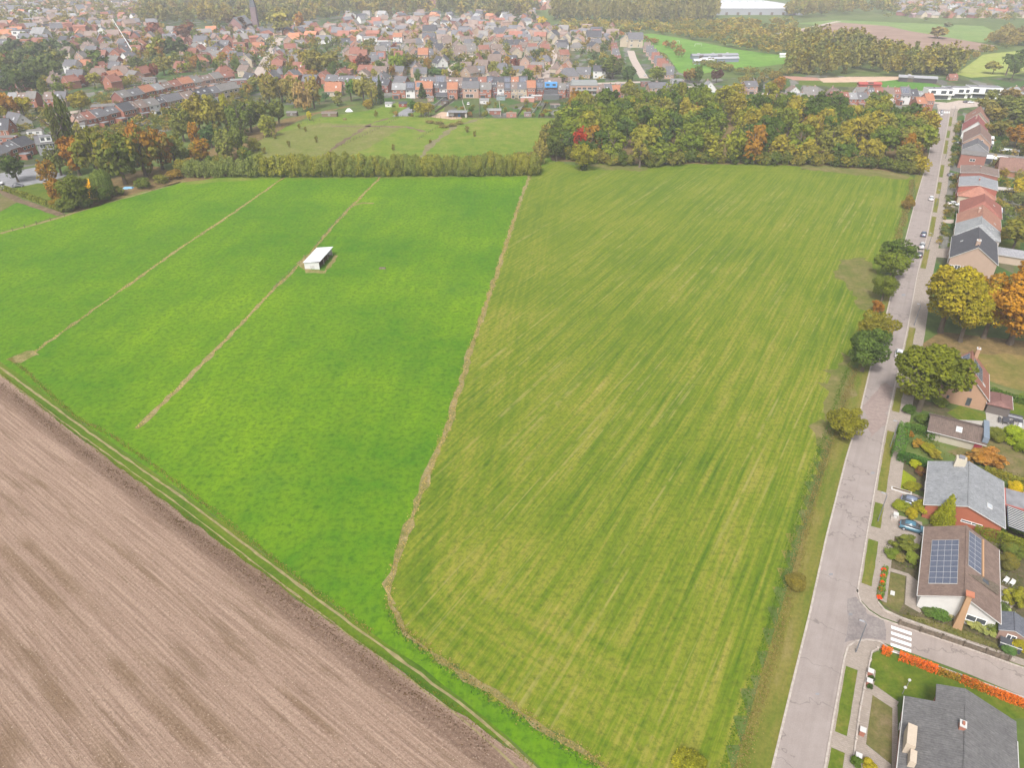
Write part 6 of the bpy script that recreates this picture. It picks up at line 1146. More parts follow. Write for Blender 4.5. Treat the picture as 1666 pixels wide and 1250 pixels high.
car(30, 304, math.radians(70), (.12, .12, .14), 'dark flat car in the grey yard at the left edge'); car(-2, 300, math.radians(120), (.8, .8, .8), 'white van cut off by the left edge in the grey yard', 1.2, tall=1.2); car(762, 170, 0, (.8, .8, .8), 'white covered car in the meadow gardens')
for i, (px, py) in enumerate([(875, 121), (873, 128), (886, 108), (1026, 117), (1024, 123), (1050, 124), (1021, 111), (407, 118), (425, 92), (436, 84), (413, 108)]):
    car(px, py, math.radians(12 if px < 1000 else -8), rnd.choice([(.8, .8, .8), (.5, .5, .52), (.08, .08, .1)]), 'small distant car, %s from the left on the pale town streets' % ordn([407, 413, 425, 436, 873, 875, 886, 1021, 1024, 1026, 1050].index(px) + 1))

# ------------------------------------------------------------------ street furniture, walls, hedges near the road
def lamp(px, py, label, h=6.2):
    x, y = G(px, py); e = empty('street_lamp', x, y, 0, AZ, label, 'street lamp', 'street lamps along the pavement'); b = MB(); b.tube([(0, 0, 0), (0, 0, 1.1), (0, 0, h - .3), (0, .08, h - .05), (0, .35, h + .02)], [.09, .085, .06, .05, .045], 7); b.build('pole', M_PAINT, e, (.14, .15, .17))
    b = MB(); b.box(-.12, .3, h - .02, .12, .95, h + .1, 0, .04); b.build('lamp_head', M_PAINT, e, (.3, .31, .33))
for px, py, lb in [(1392, 1062, 'grey street lamp on the corner before the zebra crossing'), (1428, 849, 'grey street lamp beside the two blue parked cars'), (1448, 728, 'grey street lamp beside the mossy barn garden'), (1487, 530, 'grey street lamp under the big yellowing tree'), (1508, 409, 'grey street lamp beside the black roofed house'), (1523, 335, 'grey street lamp beside the white car on the drive'), (1538, 258, 'grey street lamp beside the flat roofed brick house'), (1550, 190, 'grey street lamp nearest the plaza')]: lamp(px, py, lb)
HG = (.035, .075, .018)
hedge([(1433, 1061), (1449, 1066)], .8, 1.0, (.36, .085, .02), 'short orange berried hedge beside the zebra crossing', .2)
hedge([(1461, 1071), (1500, 1085), (1523, 1094)], .8, 1.0, (.36, .085, .02), 'bright orange berried hedge in the middle of the side street', .15)
hedge([(1525, 1095), (1560, 1107)], .7, .8, (.20, .11, .03), 'short orange and green hedge along the side street', .3)
hedge([(1562, 1108), (1610, 1128), (1666, 1150), (1720, 1172)], .8, 1.0, (.31, .09, .02), 'long orange berried hedge running to the right edge', .25)
def wallrun(pts, wd, h, mat, label, name='garden_wall', col=None, cat='wall', ground=False, piers=False):
    P = [Vector(p if ground else G(*p)) for p in pts]; b = MB()
    for a, c in zip(P[:-1], P[1:]):
        e = (c - a).normalized(); n = Vector((e.y, -e.x)) * wd / 2; b.slab([(a.x - n.x, a.y - n.y, h), (a.x + n.x, a.y + n.y, h), (c.x + n.x, c.y + n.y, h), (c.x - n.x, c.y - n.y, h)], h + .05)
    if piers:
        L = sum((c - a).length for a, c in zip(P[:-1], P[1:])); k = max(2, int(L / 2.4))
        for i in range(k + 1):
            q = i / k * L; 
            for a, c in zip(P[:-1], P[1:]):
                if q <= (c - a).length + 1e-6: p = a.lerp(c, min(1, q / (c - a).length)); b.box(p.x - .14, p.y - .14, 0, p.x + .14, p.y + .14, h + .18); break
                q -= (c - a).length
    bm = b
    # make face order consistent upward by rebuilding slabs is unnecessary for thin walls
    o = bm.build(name, mat, None, col); return tag(o, label, cat)
wallrun([(1388, 1236), (1398, 1160), (1408, 1108), (1418, 1063), (1427, 1058)], .2, .35, M_KERB, 'low pale kerb wall round the corner lawn', 'garden_wall', piers=True)
wallrun([(1462, 1017), (1560, 1050), (1640, 1076)], .1, .9, M_BARK, 'low wire fence with posts along the solar house garden', 'garden_fence', cat='fence', piers=True); wallrun([(1428, 982), (1438, 995), (1462, 1006), (1560, 1042), (1650, 1076)], .2, .35, M_KERB, 'pale low wall between the solar house garden and the pavement')
for px, py, lb in [(1414, 1100, 'upper of the two white capped brick gate pillars by the corner path'), (1412, 1116, 'lower of the two white capped brick gate pillars by the corner path'), (1401, 1196, 'white capped brick gate pillar at the drive of the bottom house'), (1394, 1238, 'white capped brick gate pillar at the bottom edge')]:
    x_, y_ = G(px, py); e = empty('gate_pillar', x_, y_, 0, AZ, lb, 'gate pillar'); box_on(e, 'pier', -.3, -.3, 0, .3, .3, 1.0, M_WALL, BRICK); box_on(e, 'cap', -.36, -.36, 1.0, .36, .36, 1.12, M_TRIM)
# gardens
sheet('corner_lawn', [(1420, 1063), (1440, 1061), (1500, 1084), (1666, 1148), (1700, 1170), (1600, 1170), (1470, 1130), (1452, 1145), (1425, 1122), (1414, 1110)], M_LAWN, .012)
sheet('corner_lawn', [(1412, 1124), (1420, 1128), (1456, 1152), (1452, 1235), (1450, 1245), (1403, 1205)], M_LAWNT, .012)
sheet('garden_path', [(1413, 1112), (1424, 1116), (1462, 1143), (1456, 1156), (1420, 1132), (1412, 1124)], M_PAVE, .022)
sheet('driveway', [(1402, 1206), (1450, 1245), (1452, 1290), (1380, 1300), (1392, 1236)], M_PAVE, .014)
sheet('house_path', [(1452, 1150), (1460, 1150), (1462, 1300), (1450, 1300)], M_PAVE, .024)
sheet('garden_beds', [(1428, 955), (1436, 985), (1460, 1002), (1560, 1036), (1650, 1070), (1700, 1085), (1700, 860), (1640, 850), (1560, 845), (1500, 855), (1440, 870)], M_BEDS, .0)
sheet('driveway', [(1443, 842), (1450, 835), (1500, 850), (1502, 868), (1495, 890), (1470, 880), (1443, 866)], M_PAVE, .02)
sheet('driveway', [(1452, 800), (1468, 796), (1508, 812), (1508, 832), (1500, 838), (1450, 830)], M_PAVE, .024)
sheet('front_lawn', [(1436, 930), (1473, 937), (1470, 982), (1462, 998), (1436, 984), (1430, 970)], M_LAWNT, .016)
sheet('garden_path', [(1440, 922), (1478, 934), (1498, 950), (1495, 985), (1500, 1000), (1472, 984), (1475, 938), (1440, 928)], M_PAVE, .02)
sheet('side_lawn', [(1462, 1000), (1500, 1005), (1580, 1030), (1650, 1062), (1560, 1038)], M_LAWNT, .012)
sheet('patio', [(1622, 950), (1646, 960), (1652, 985), (1634, 1000), (1620, 975)], M_PAVE, .018)
sheet('lime_bed', [(1461, 763), (1468, 764), (1491, 780), (1490, 794), (1470, 798), (1457, 795)], M_LIME, .03, .08, 1)
sheet('garden_beds', [(1456, 745), (1470, 735), (1510, 752), (1505, 800), (1456, 798)], M_BEDS, .004)
sheet('garden_beds', [(1468, 660), (1520, 672), (1540, 700), (1600, 730), (1700, 760), (1700, 700), (1610, 690), (1530, 660), (1470, 640)], M_BEDS, .002)
sheet('back_lawn', [(1540, 735), (1600, 715), (1700, 740), (1700, 800), (1640, 770), (1560, 745)], M_LAWNT, .012)
sheet('back_lawn', [(1540, 672), (1562, 660), (1620, 680), (1660, 640), (1720, 640), (1720, 710), (1640, 710), (1590, 700)], M_LAWN, .01)
sheet('leafy_lawn', [(1500, 560), (1530, 540), (1600, 548), (1720, 560), (1720, 640), (1640, 625), (1600, 610), (1565, 600), (1520, 600)], M_LEAFL, .008)
sheet('autumn_lawn', [(1580, 575), (1720, 580), (1720, 650), (1640, 632), (1600, 618)], m_rough('patchy_lawn', (.13, .13, .025), (.21, .16, .05), (.30, .19, .08), .18), .014, .6)
sheet('back_patio', [(1636, 830), (1666, 800), (1700, 820), (1700, 850), (1640, 862)], M_PAVE, .014)
for p, m in (([(1546, 380), (1556, 380), (1552, 393), (1543, 393)], M_LAWN), ([(1542, 395), (1551, 395), (1550, 402), (1541, 402)], M_LAWN), ([(1550, 348), (1558, 346), (1556, 355), (1547, 357)], M_LAWN), ([(1551, 312), (1558, 312), (1555, 328), (1549, 328)], M_LAWN), ([(1553, 292), (1560, 294), (1557, 306), (1550, 304)], M_LAWN), ([(1600, 388), (1660, 392), (1660, 405), (1606, 402)], M_LAWN), ([(1552, 203), (1564, 205), (1563, 210), (1551, 208)], M_LAWN)):
    sheet('garden_lawn', p, m, .012)
sheet('driveway', [(1521, 404), (1545, 404), (1543, 420), (1519, 418)], M_PAVE, .01); sheet('driveway', [(1533, 357), (1552, 357), (1551, 364), (1531, 362)], M_PALE, .01); sheet('driveway', [(1542, 328), (1556, 330), (1554, 337), (1540, 336)], M_PALE, .01); sheet('driveway', [(1552, 199), (1564, 200), (1563, 204), (1551, 203)], M_PALE, .01)
sheet('terrace_gardens', [(1560, 178), (1552, 200), (1546, 240), (1532, 296), (1515, 400), (1512, 440), (1700, 460), (1700, 160), (1620, 162)], M_TOWN, -.004)
hedge([(1545, 372), (1556, 375)], 1.4, 1.9, HG, 'dark hedge left of the pale grey roofed house front'); hedge([(1552, 352), (1558, 353)], 1.2, 1.7, HG, 'dark hedge before the salmon roofed house')
hedge([(1547, 246), (1562, 247)], 2.5, 2.2, (.03, .06, .02), 'dark block hedge before the flat roofed brick house'); hedge([(1543, 262), (1575, 268), (1600, 270)], 1.2, 1.4, (.09, .12, .03), 'long light green hedge between the flat roofed brick house and the wide one', .1)
hedge([(1600, 383), (1662, 388)], 1.8, 2.4, (.06, .08, .025), 'tall clipped hedge across the back lawn'); hedge([(1606, 295), (1634, 304)], 3, 2.2, HG, 'broad dark hedge behind the cream bungalow'); hedge([(1612, 246), (1650, 252)], 2.5, 2, HG, 'dark hedge by the narrow pale shed roof'); hedge([(1604, 226), (1640, 231)], 2, 2, HG, 'dark hedge behind the white conservatories')
hedge([(1469, 700), (1462, 735), (1457, 748)], 1.9, 1.9, (.05, .11, .03), 'thick green hedge along the pavement beside the barn garden'); hedge([(1458, 748), (1490, 757), (1520, 768)], 1.2, 1.9, (.03, .08, .022), 'dark green hedge between the barn garden and the pale grey roofed house')
hedge([(1610, 640), (1640, 652), (1700, 664)], 1.2, 1.5, (.045, .085, .022), 'dark clipped hedge behind the terrace sofa'); hedge([(1470, 700), (1500, 706), (1522, 720)], 1.3, 1.6, (.05, .1, .028), 'green hedge in front of the mossy barn', .05)
hedge([(1582, 868), (1620, 880), (1690, 906)], 1.3, 1.8, (.10, .12, .022), 'yellow topped hedge behind the solar roof house', .12); hedge([(1600, 768), (1640, 782), (1690, 800)], 1.0, 1.2, (.13, .14, .03), 'low yellowing hedge behind the pale grey roofed house', .3)
hedge([(5, 309), (50, 324), (106, 346)], 1.6, 1.8, (.09, .11, .03), 'long clipped hedge in the left corner beside the farm track', .1, cat='hedge')
hedge([(934, 163), (918, 178), (905, 192)], 1.6, 2.4, (.05, .09, .03), 'clipped hedge between the last garden and the bright lawn')
# flowers, bushes
GB = [(1497, 833, 2.6, 3.4, 'shrub', (.2, .2, .02), .25, 'golden rounded bush between the two drives'), (1466, 828, 1.5, 3.2, 'shrub', (.14, .17, .02), .05, 'low yellow green bush beside the saloon'), (1480, 842, 1.8, 2.6, 'shrub', (.22, .2, .015), .3, 'yellow bush beside the golden rounded one'),
      (1470, 893, 2.2, 4.6, 'sparse', (.08, .10, .03), .15, 'loose dark green bush below the teal car'), (1448, 905, 1.4, 2.4, 'shrub', (.09, .13, .03), .0, 'small green bush by the pavement below the drive'), (1482, 915, 2.0, 2.6, 'shrub', (.12, .16, .04), .0, 'round light green bush against the solar house'), (1463, 912, 1.3, 2, 'shrub', (.14, .13, .08), .2, 'pale mixed bush in the front bed'),
      (1488, 760, 1.6, 2.6, 'shrub', (.22, .25, .015), .1, 'lime yellow bush above the lime ground cover'), (1497, 772, 1.5, 2.4, 'shrub', (.10, .05, .04), .3, 'dark reddish bush beside the lime yellow one'), (1484, 796, 1.2, 3.4, 'shrub', (.14, .15, .02), .1, 'low olive bush edging the lime ground cover'),
      (1510, 735, 1.8, 3, 'shrub', (.17, .18, .02), .3, 'yellow green bush in the barn garden'), (1493, 727, 1.6, 3, 'sparse', (.2, .15, .04), .5, 'straw coloured bush in the barn garden'), (1512, 712, 1.2, 1.4, 'shrub', (.35, .15, .03), .5, 'small orange bush in the barn garden'), (1478, 710, 1.3, 2, 'shrub', (.2, .13, .03), .6, 'orange yellow bush near the pavement hedge'), (1520, 745, 1.8, 3, 'sparse', (.17, .16, .03), .3, 'thin yellow bush above the grey roof'),
      (1605, 755, 3.0, 7.5, 'sparse', (.24, .13, .06), .5, 'wide rusty spreading bush on the back lawn'), (1585, 752, 2.6, 5, 'sparse', (.2, .13, .06), .4, 'rusty bush left of the wide rusty one'), (1614, 715, 2.6, 4, 'shrub', (.10, .12, .03), .1, 'olive bush at the right end of the mossy barn'), (1650, 720, 3.2, 5.5, 'shrub', (.16, .22, .02), .0, 'bright yellow green bush at the right edge'), (1662, 735, 2.6, 3.6, 'shrub', (.12, .17, .02), .0, 'yellow green bush below the bright one at the right edge'), (1665, 712, 2, 2.4, 'shrub', (.4, .27, .02), .3, 'small golden bush at the right edge'),
      (1620, 870, 1.8, 3, 'shrub', (.05, .08, .02), .1, 'dark rounded bush by the red brick gable'), (1600, 862, 1.6, 3, 'shrub', (.07, .09, .02), .1, 'dark bush in the passage by the red brick gable'), (1655, 862, 2.8, 5, 'shrub', (.10, .17, .03), .15, 'big green bush right of the grey tiled house'), (1647, 800, 2.2, 3, 'shrub', (.32, .26, .015), .2, 'yellow shrub behind the grey roof'), (1655, 830, 1.6, 3, 'shrub', (.1, .1, .04), .4, 'brown green shrub on the back patio'),
      (1530, 996, 1.3, 5, 'shrub', (.05, .10, .03), 0, 'dark low shrub under the white gable'), (1515, 1001, .9, 2.6, 'shrub', (.06, .10, .04), 0, 'small shrub left under the white gable'), (1545, 1002, 1, 2.6, 'shrub', (.17, .17, .15), 0, 'silver grey shrub under the white gable'), (1562, 1007, 1.8, 1.8, 'shrub', (.26, .17, .03), .5, 'golden climbing shrub at the tall chimney'),
      (1585, 1022, 1.4, 3.4, 'sparse', (.18, .2, .12), 0, 'pale green shrub before the wide window'), (1602, 1028, 1.3, 3, 'sparse', (.16, .19, .11), .1, 'second pale shrub before the wide window'), (1620, 1000, 2.6, 3.4, 'shrub', (.05, .08, .03), 0, 'dark shrub at the east side of the solar house'), (1634, 1008, 2.0, 3.0, 'sparse', (.2, .26, .15), 0, 'pale variegated shrub above the garden shed'), (1650, 985, 3.2, 4, 'sparse', (.15, .16, .03), .3, 'loose yellowing tree shrub right of the patio'),
      (1636, 920, 2, 4, 'shrub', (.09, .09, .04), .3, 'brownish shrub behind the solar house'), (1650, 905, 2, 4, 'shrub', (.08, .11, .035), .2, 'green shrub behind the solar house at the right edge'), (1655, 1055, 1.6, 2.6, 'shrub', (.2, .19, .02), .2, 'yellow shrub by the garden shed'), (1640, 1060, 1.2, 2, 'shrub', (.06, .12, .06), .1, 'blue green shrub by the garden shed'), (1662, 1040, 2, 3, 'shrub', (.18, .18, .03), .2, 'yellow green shrub at the right edge by the side street'),
      (1414, 1120, .9, .9, 'shrub', (.03, .06, .02), 0, 'clipped dark ball bush by the lower gate pillar'), (1417, 1108, .9, .9, 'shrub', (.03, .06, .02), 0, 'clipped dark ball bush by the upper gate pillar'), (1392, 1246, 1.5, 1.6, 'shrub', (.05, .09, .02), 0, 'dark round bush at the bottom edge beside the drive'), (1412, 1250, 1.2, 1.8, 'shrub', (.22, .2, .02), .2, 'yellow bush at the bottom edge beside the drive'),
      (1476, 640, 1.8, 3.4, 'shrub', (.2, .2, .02), .2, 'yellow shrub at the foot of the big pavement tree'), (1478, 672, 2, 3, 'shrub', (.04, .08, .02), 0, 'dark shrub at the corner of the pavement hedge'), (1505, 688, 1.8, 4, 'shrub', (.06, .1, .03), .1, 'green shrub behind the barn hedge'), (1530, 660, 1.8, 3.4, 'shrub', (.1, .14, .03), .1, 'light shrub before the orange gable'),
      (1613, 652, 1.2, 1.1, 'shrub', (.08, .14, .06), 0, 'potted round bush at the house corner on the terrace'), (1500, 580, 1.5, 3, 'shrub', (.08, .09, .03), .2, 'low shrub under the spreading tree'), (1478, 590, 1.2, 3, 'sparse', (.12, .09, .05), .4, 'brown thin shrub by the pavement under the spreading tree')]
for a in GB: tree(*a[:7], a[7], 'bush', name='garden_bush')
hedge([(1441, 925), (1436, 945), (1431, 975)], .7, .6, (.08, .14, .03), 'flower border along the pavement of the solar house', .05)
for i, (px, py) in enumerate([(1437.5, 930), (1436, 940), (1434, 951), (1432.5, 962), (1430, 974)]): tree(px, py, .7, .9, 'shrub', (.5, .06, .02), 0, 'clump of red flowers, %s from the top in the pavement border' % ordn(i + 1), 'flowers', 'red flower clumps in the pavement border', name='flower_clump')
cx_, cy_ = G(1530, 858); tree_at(cx_, cy_, 7.2, 4.6, 'cone', (.15, .17, .015), 0, 'golden green pointed conifer between the grey and brown roofs', clear=.02)
tree(1595, 912, 2, 1.5, 'sparse', (.14, .12, .05), .3, 'thin shrub poking above the passage') if False else None
tufts('garden_plants', [(1440, 890), (1470, 905), (1490, 925)], 5, .8, 16, (.06, .085, .022), 0, leaf=.24); tufts('garden_plants', [(1470, 1003), (1520, 1016), (1580, 1036), (1640, 1062)], 2.6, .7, 16, (.075, .08, .03), 0, leaf=.22)
tufts('garden_plants', [(1475, 690), (1500, 700), (1520, 730), (1500, 740)], 4, .8, 14, (.08, .09, .025), 0, leaf=.24); tufts('garden_plants', [(1545, 738), (1620, 760), (1680, 785)], 1.6, .5, 10, (.07, .08, .02), 0, leaf=.24)
tufts('garden_plants', [(1628, 885), (1640, 930), (1655, 975)], 4, .7, 14, (.06, .08, .025), 0, leaf=.22); tufts('garden_plants', [(1500, 590), (1540, 580), (1600, 600)], 5, .4, 5, (.16, .10, .05), .4, leaf=.3)
# small things in gardens
for px, py, lb in [(1635, 948, 'upper white garden chair behind the solar roof house'), (1645, 952, 'lower white garden chair behind the solar roof house')]:
    x_, y_ = G(px, py); e = empty('garden_chair', x_, y_, 0, AZ + .5, lb, 'chair'); box_on(e, 'seat', -.3, -.3, .4, .3, .3, .46, M_PAINT, (.7, .7, .68)); box_on(e, 'backrest', .24, -.3, .46, .3, .3, 1, M_PAINT, (.7, .7, .68)); [box_on(e, 'leg', sx_ * .25 - .03, sy_ * .25 - .03, 0, sx_ * .25 + .03, sy_ * .25 + .03, .4, M_PAINT, (.7, .7, .68)) for sx_ in (-1, 1) for sy_ in (-1, 1)]
x_, y_ = G(1632, 978); e = empty('garden_table', x_, y_, 0, AZ, 'white rectangular table on the patio behind the solar roof house', 'table'); box_on(e, 'tabletop', -1, -.5, .7, 1, .5, .76, M_TRIM); [box_on(e, 'leg', sx_ * .9 - .04, sy_ * .4 - .04, 0, sx_ * .9 + .04, sy_ * .4 + .04, .7, M_TRIM) for sx_ in (-1, 1) for sy_ in (-1, 1)]
x_, y_ = G(1455, 845); e = empty('garden_ornament', x_, y_, 0, AZ, 'pale stone ornament and planter stack by the drive wall', 'ornament'); box_on(e, 'base', -.6, -.6, 0, .6, .6, .5, M_KERB); box_on(e, 'column', -.25, -.25, .5, .25, .25, 1.1, M_TRIM); box_on(e, 'bowl', -.4, -.4, 1.1, .4, .4, 1.3, M_TRIM)
x_, y_ = G(1466, 800); e = empty('entrance_grate', x_, y_, 0, AZ + D90, 'low white framed planter box beside the saloon drive', 'planter'); box_on(e, 'frame', -1.7, -.4, 0, 1.7, .4, .3, M_TRIM); box_on(e, 'soil', -1.5, -.25, .3, 1.5, .25, .33, M_DIRT)
x_, y_ = G(1452, 966); e = empty('lawn_sign', x_, y_, 0, AZ, 'small white plate lying on the worn front lawn', 'plate'); box_on(e, 'plate', -.45, -.3, .02, .45, .3, .12, M_TRIM)
for px, py, lb in [(1475, 1118, 'white globe garden lamp on the corner lawn'), (1468, 1130, 'white globe garden lamp at the house corner')]:
    x_, y_ = G(px, py); e = empty('globe_lamp', x_, y_, 0, 0, lb, 'garden lamp'); b = MB(); b.tube([(0, 0, 0), (0, 0, 1.2)], .04); b.build('pole', M_PAINT, e, (.2, .2, .2)); b = MB(); b.tube([(0, 0, 1.2), (0, 0, 1.28), (0, 0, 1.4), (0, 0, 1.52), (0, 0, 1.6)], [.06, .17, .21, .17, .05], 10); b.build('globe', M_TRIM, e)
x_, y_ = G(1345, 992); 
# fences around the meadow and gardens
def fence(pts, label, h=1.2, sp=3.0, col=(.14, .11, .08), rail=False, th=.07):
    P = [Vector(G(*p)) for p in pts]; e = empty('post_fence', P[0].x, P[0].y, 0, D90, label, 'fence'); n = 0; pm = None; W_ = MB()
    for a, c in zip(P[:-1], P[1:]):
        k = max(1, int((c - a).length / sp)); 
        for z in (.5, 1.0): 
            p, q = a - P[0], c - P[0]; W_.tube([(p.x, p.y, z), (q.x, q.y, z)], .02 if not rail else .05, 4)
        for i in range(k):
            if n >= 95: break
            p = a.lerp(c, i / k) - P[0]
            if pm is None: b = MB(); b.box(-th, -th, 0, th, th, h); o = b.build('post', M_PAINT, e, col); pm = o
            else: o = pm.copy(); C.objects.link(o); o.parent = e
            o.location = (p.x, p.y, 0); n += 1
    W_.build('wire', M_PAINT, e, col)
fence([(540, 244), (590, 222), (625, 205), (640, 196), (655, 188)], 'post fence crossing the pony meadow diagonally'); fence([(655, 190), (700, 192), (760, 193), (850, 193), (930, 193)], 'post fence along the foot of the meadow gardens', rail=True)
fence([(680, 228), (700, 214), (720, 205)], 'short post fence in the middle of the pony meadow'); fence(LB[1:5], 'wire fence with posts along the strip past the white shelter', sp=4, h=1.0, th=.05); fence([(105, 352), (60, 365), (0, 381)], 'wire fence between the bright pasture and the corner field', sp=4)
fence([(405, 240), (430, 225), (470, 205), (530, 195)], 'wire fence at the left side of the pale paddock', sp=4)
for i, (xa, ya, xb, yb) in enumerate([(690, 188, 724, 160), (708, 184, 740, 162), (760, 190, 752, 166), (780, 190, 780, 166), (815, 190, 812, 168), (842, 190, 858, 166), (864, 190, 880, 168), (876, 192, 888, 170)]):
    wallrun([(xa, ya), (xb, yb)], .15, 1.6, M_PAINT, 'garden divider, %s from the left among the meadow gardens' % ordn(i + 1), 'garden_fence', (.16, .13, .10) if i % 2 else (.5, .46, .42), 'fence')
for i, px in enumerate(sorted(rnd.uniform(640, 925) for _ in range(62))):
    py = rnd.uniform(166, 190)
    if 672 < px < 760 and py > 178: continue
    q = rnd.random(); tree(px, py, rnd.uniform(1.2, 3.2), rnd.uniform(1.8, 4), 'shrub', rnd.choice([(.05, .09, .03), (.08, .12, .03), (.12, .13, .05), (.15, .12, .04), (.14, .09, .06)]), rnd.uniform(0, .4), 'small bush, %s from the left in the meadow gardens' % ordn(i + 1), 'bush', 'bushes in the meadow gardens', name='garden_bush')
for i, (px, py, w_, h_) in enumerate([(640, 180, 16, 9), (716, 176, 12, 9), (748, 180, 16, 12), (852, 180, 11, 12), (800, 178, 12, 6), (884, 182, 16, 10)]):
    sheet('small_lawn', [(px - w_ / 2, py + h_ / 2), (px + w_ / 2, py + h_ / 2), (px + w_ * .7, py - h_ / 2), (px - w_ * .2, py - h_ / 2)], [M_LAWN, M_MEADOW][i % 2], .004)
# ponies too small for detail: one brown pony in the pale paddock
x_, y_ = G(561, 196); b = MB(); b.tube([(-.8, 0, 1.0), (-.5, 0, 1.1), (.2, 0, 1.08), (.7, 0, 1.15), (1.1, 0, 1.0), (1.45, 0, .5)], [.2, .32, .33, .3, .17, .12], 8)
for u, v in ((-.55, .18), (-.55, -.18), (.6, .17), (.6, -.17)): b.tube([(u, v, 1.0), (u + .04, v, .5), (u, v, 0)], [.12, .08, .06], 6)
b.tube([(-.85, 0, 1.15), (-1.05, 0, .8), (-1.05, 0, .4)], [.06, .07, .03], 5); o = b.build('pony', M_PAINT, None, (.16, .07, .035), True); o.location = (x_, y_, 0); tag(o, 'brown pony grazing in the pale paddock below the stable', 'pony')
# goal posts on the pitch
for px, py, lb in [(1025, 57, 'white goal frame at the far left end of the pitch'), (1100, 70, 'white goal frame beside the red bushes of the pitch'), (1136, 75, 'white goal frame before the bushes behind the pitch')]:
    x_, y_ = G(px, py); b = MB(); b.tube([(-3.6, 0, 0), (-3.6, 0, 2.4), (3.6, 0, 2.4), (3.6, 0, 0)], .12, 5); b.tube([(-3.6, 1.8, 0), (-3.6, 0, 2.4)], .06, 4); b.tube([(3.6, 1.8, 0), (3.6, 0, 2.4)], .06, 4); o = b.build('football_goal', M_PAINT, None, (.85, .85, .85)); o.location = (x_, y_, 0); tag(o, lb, 'goal')

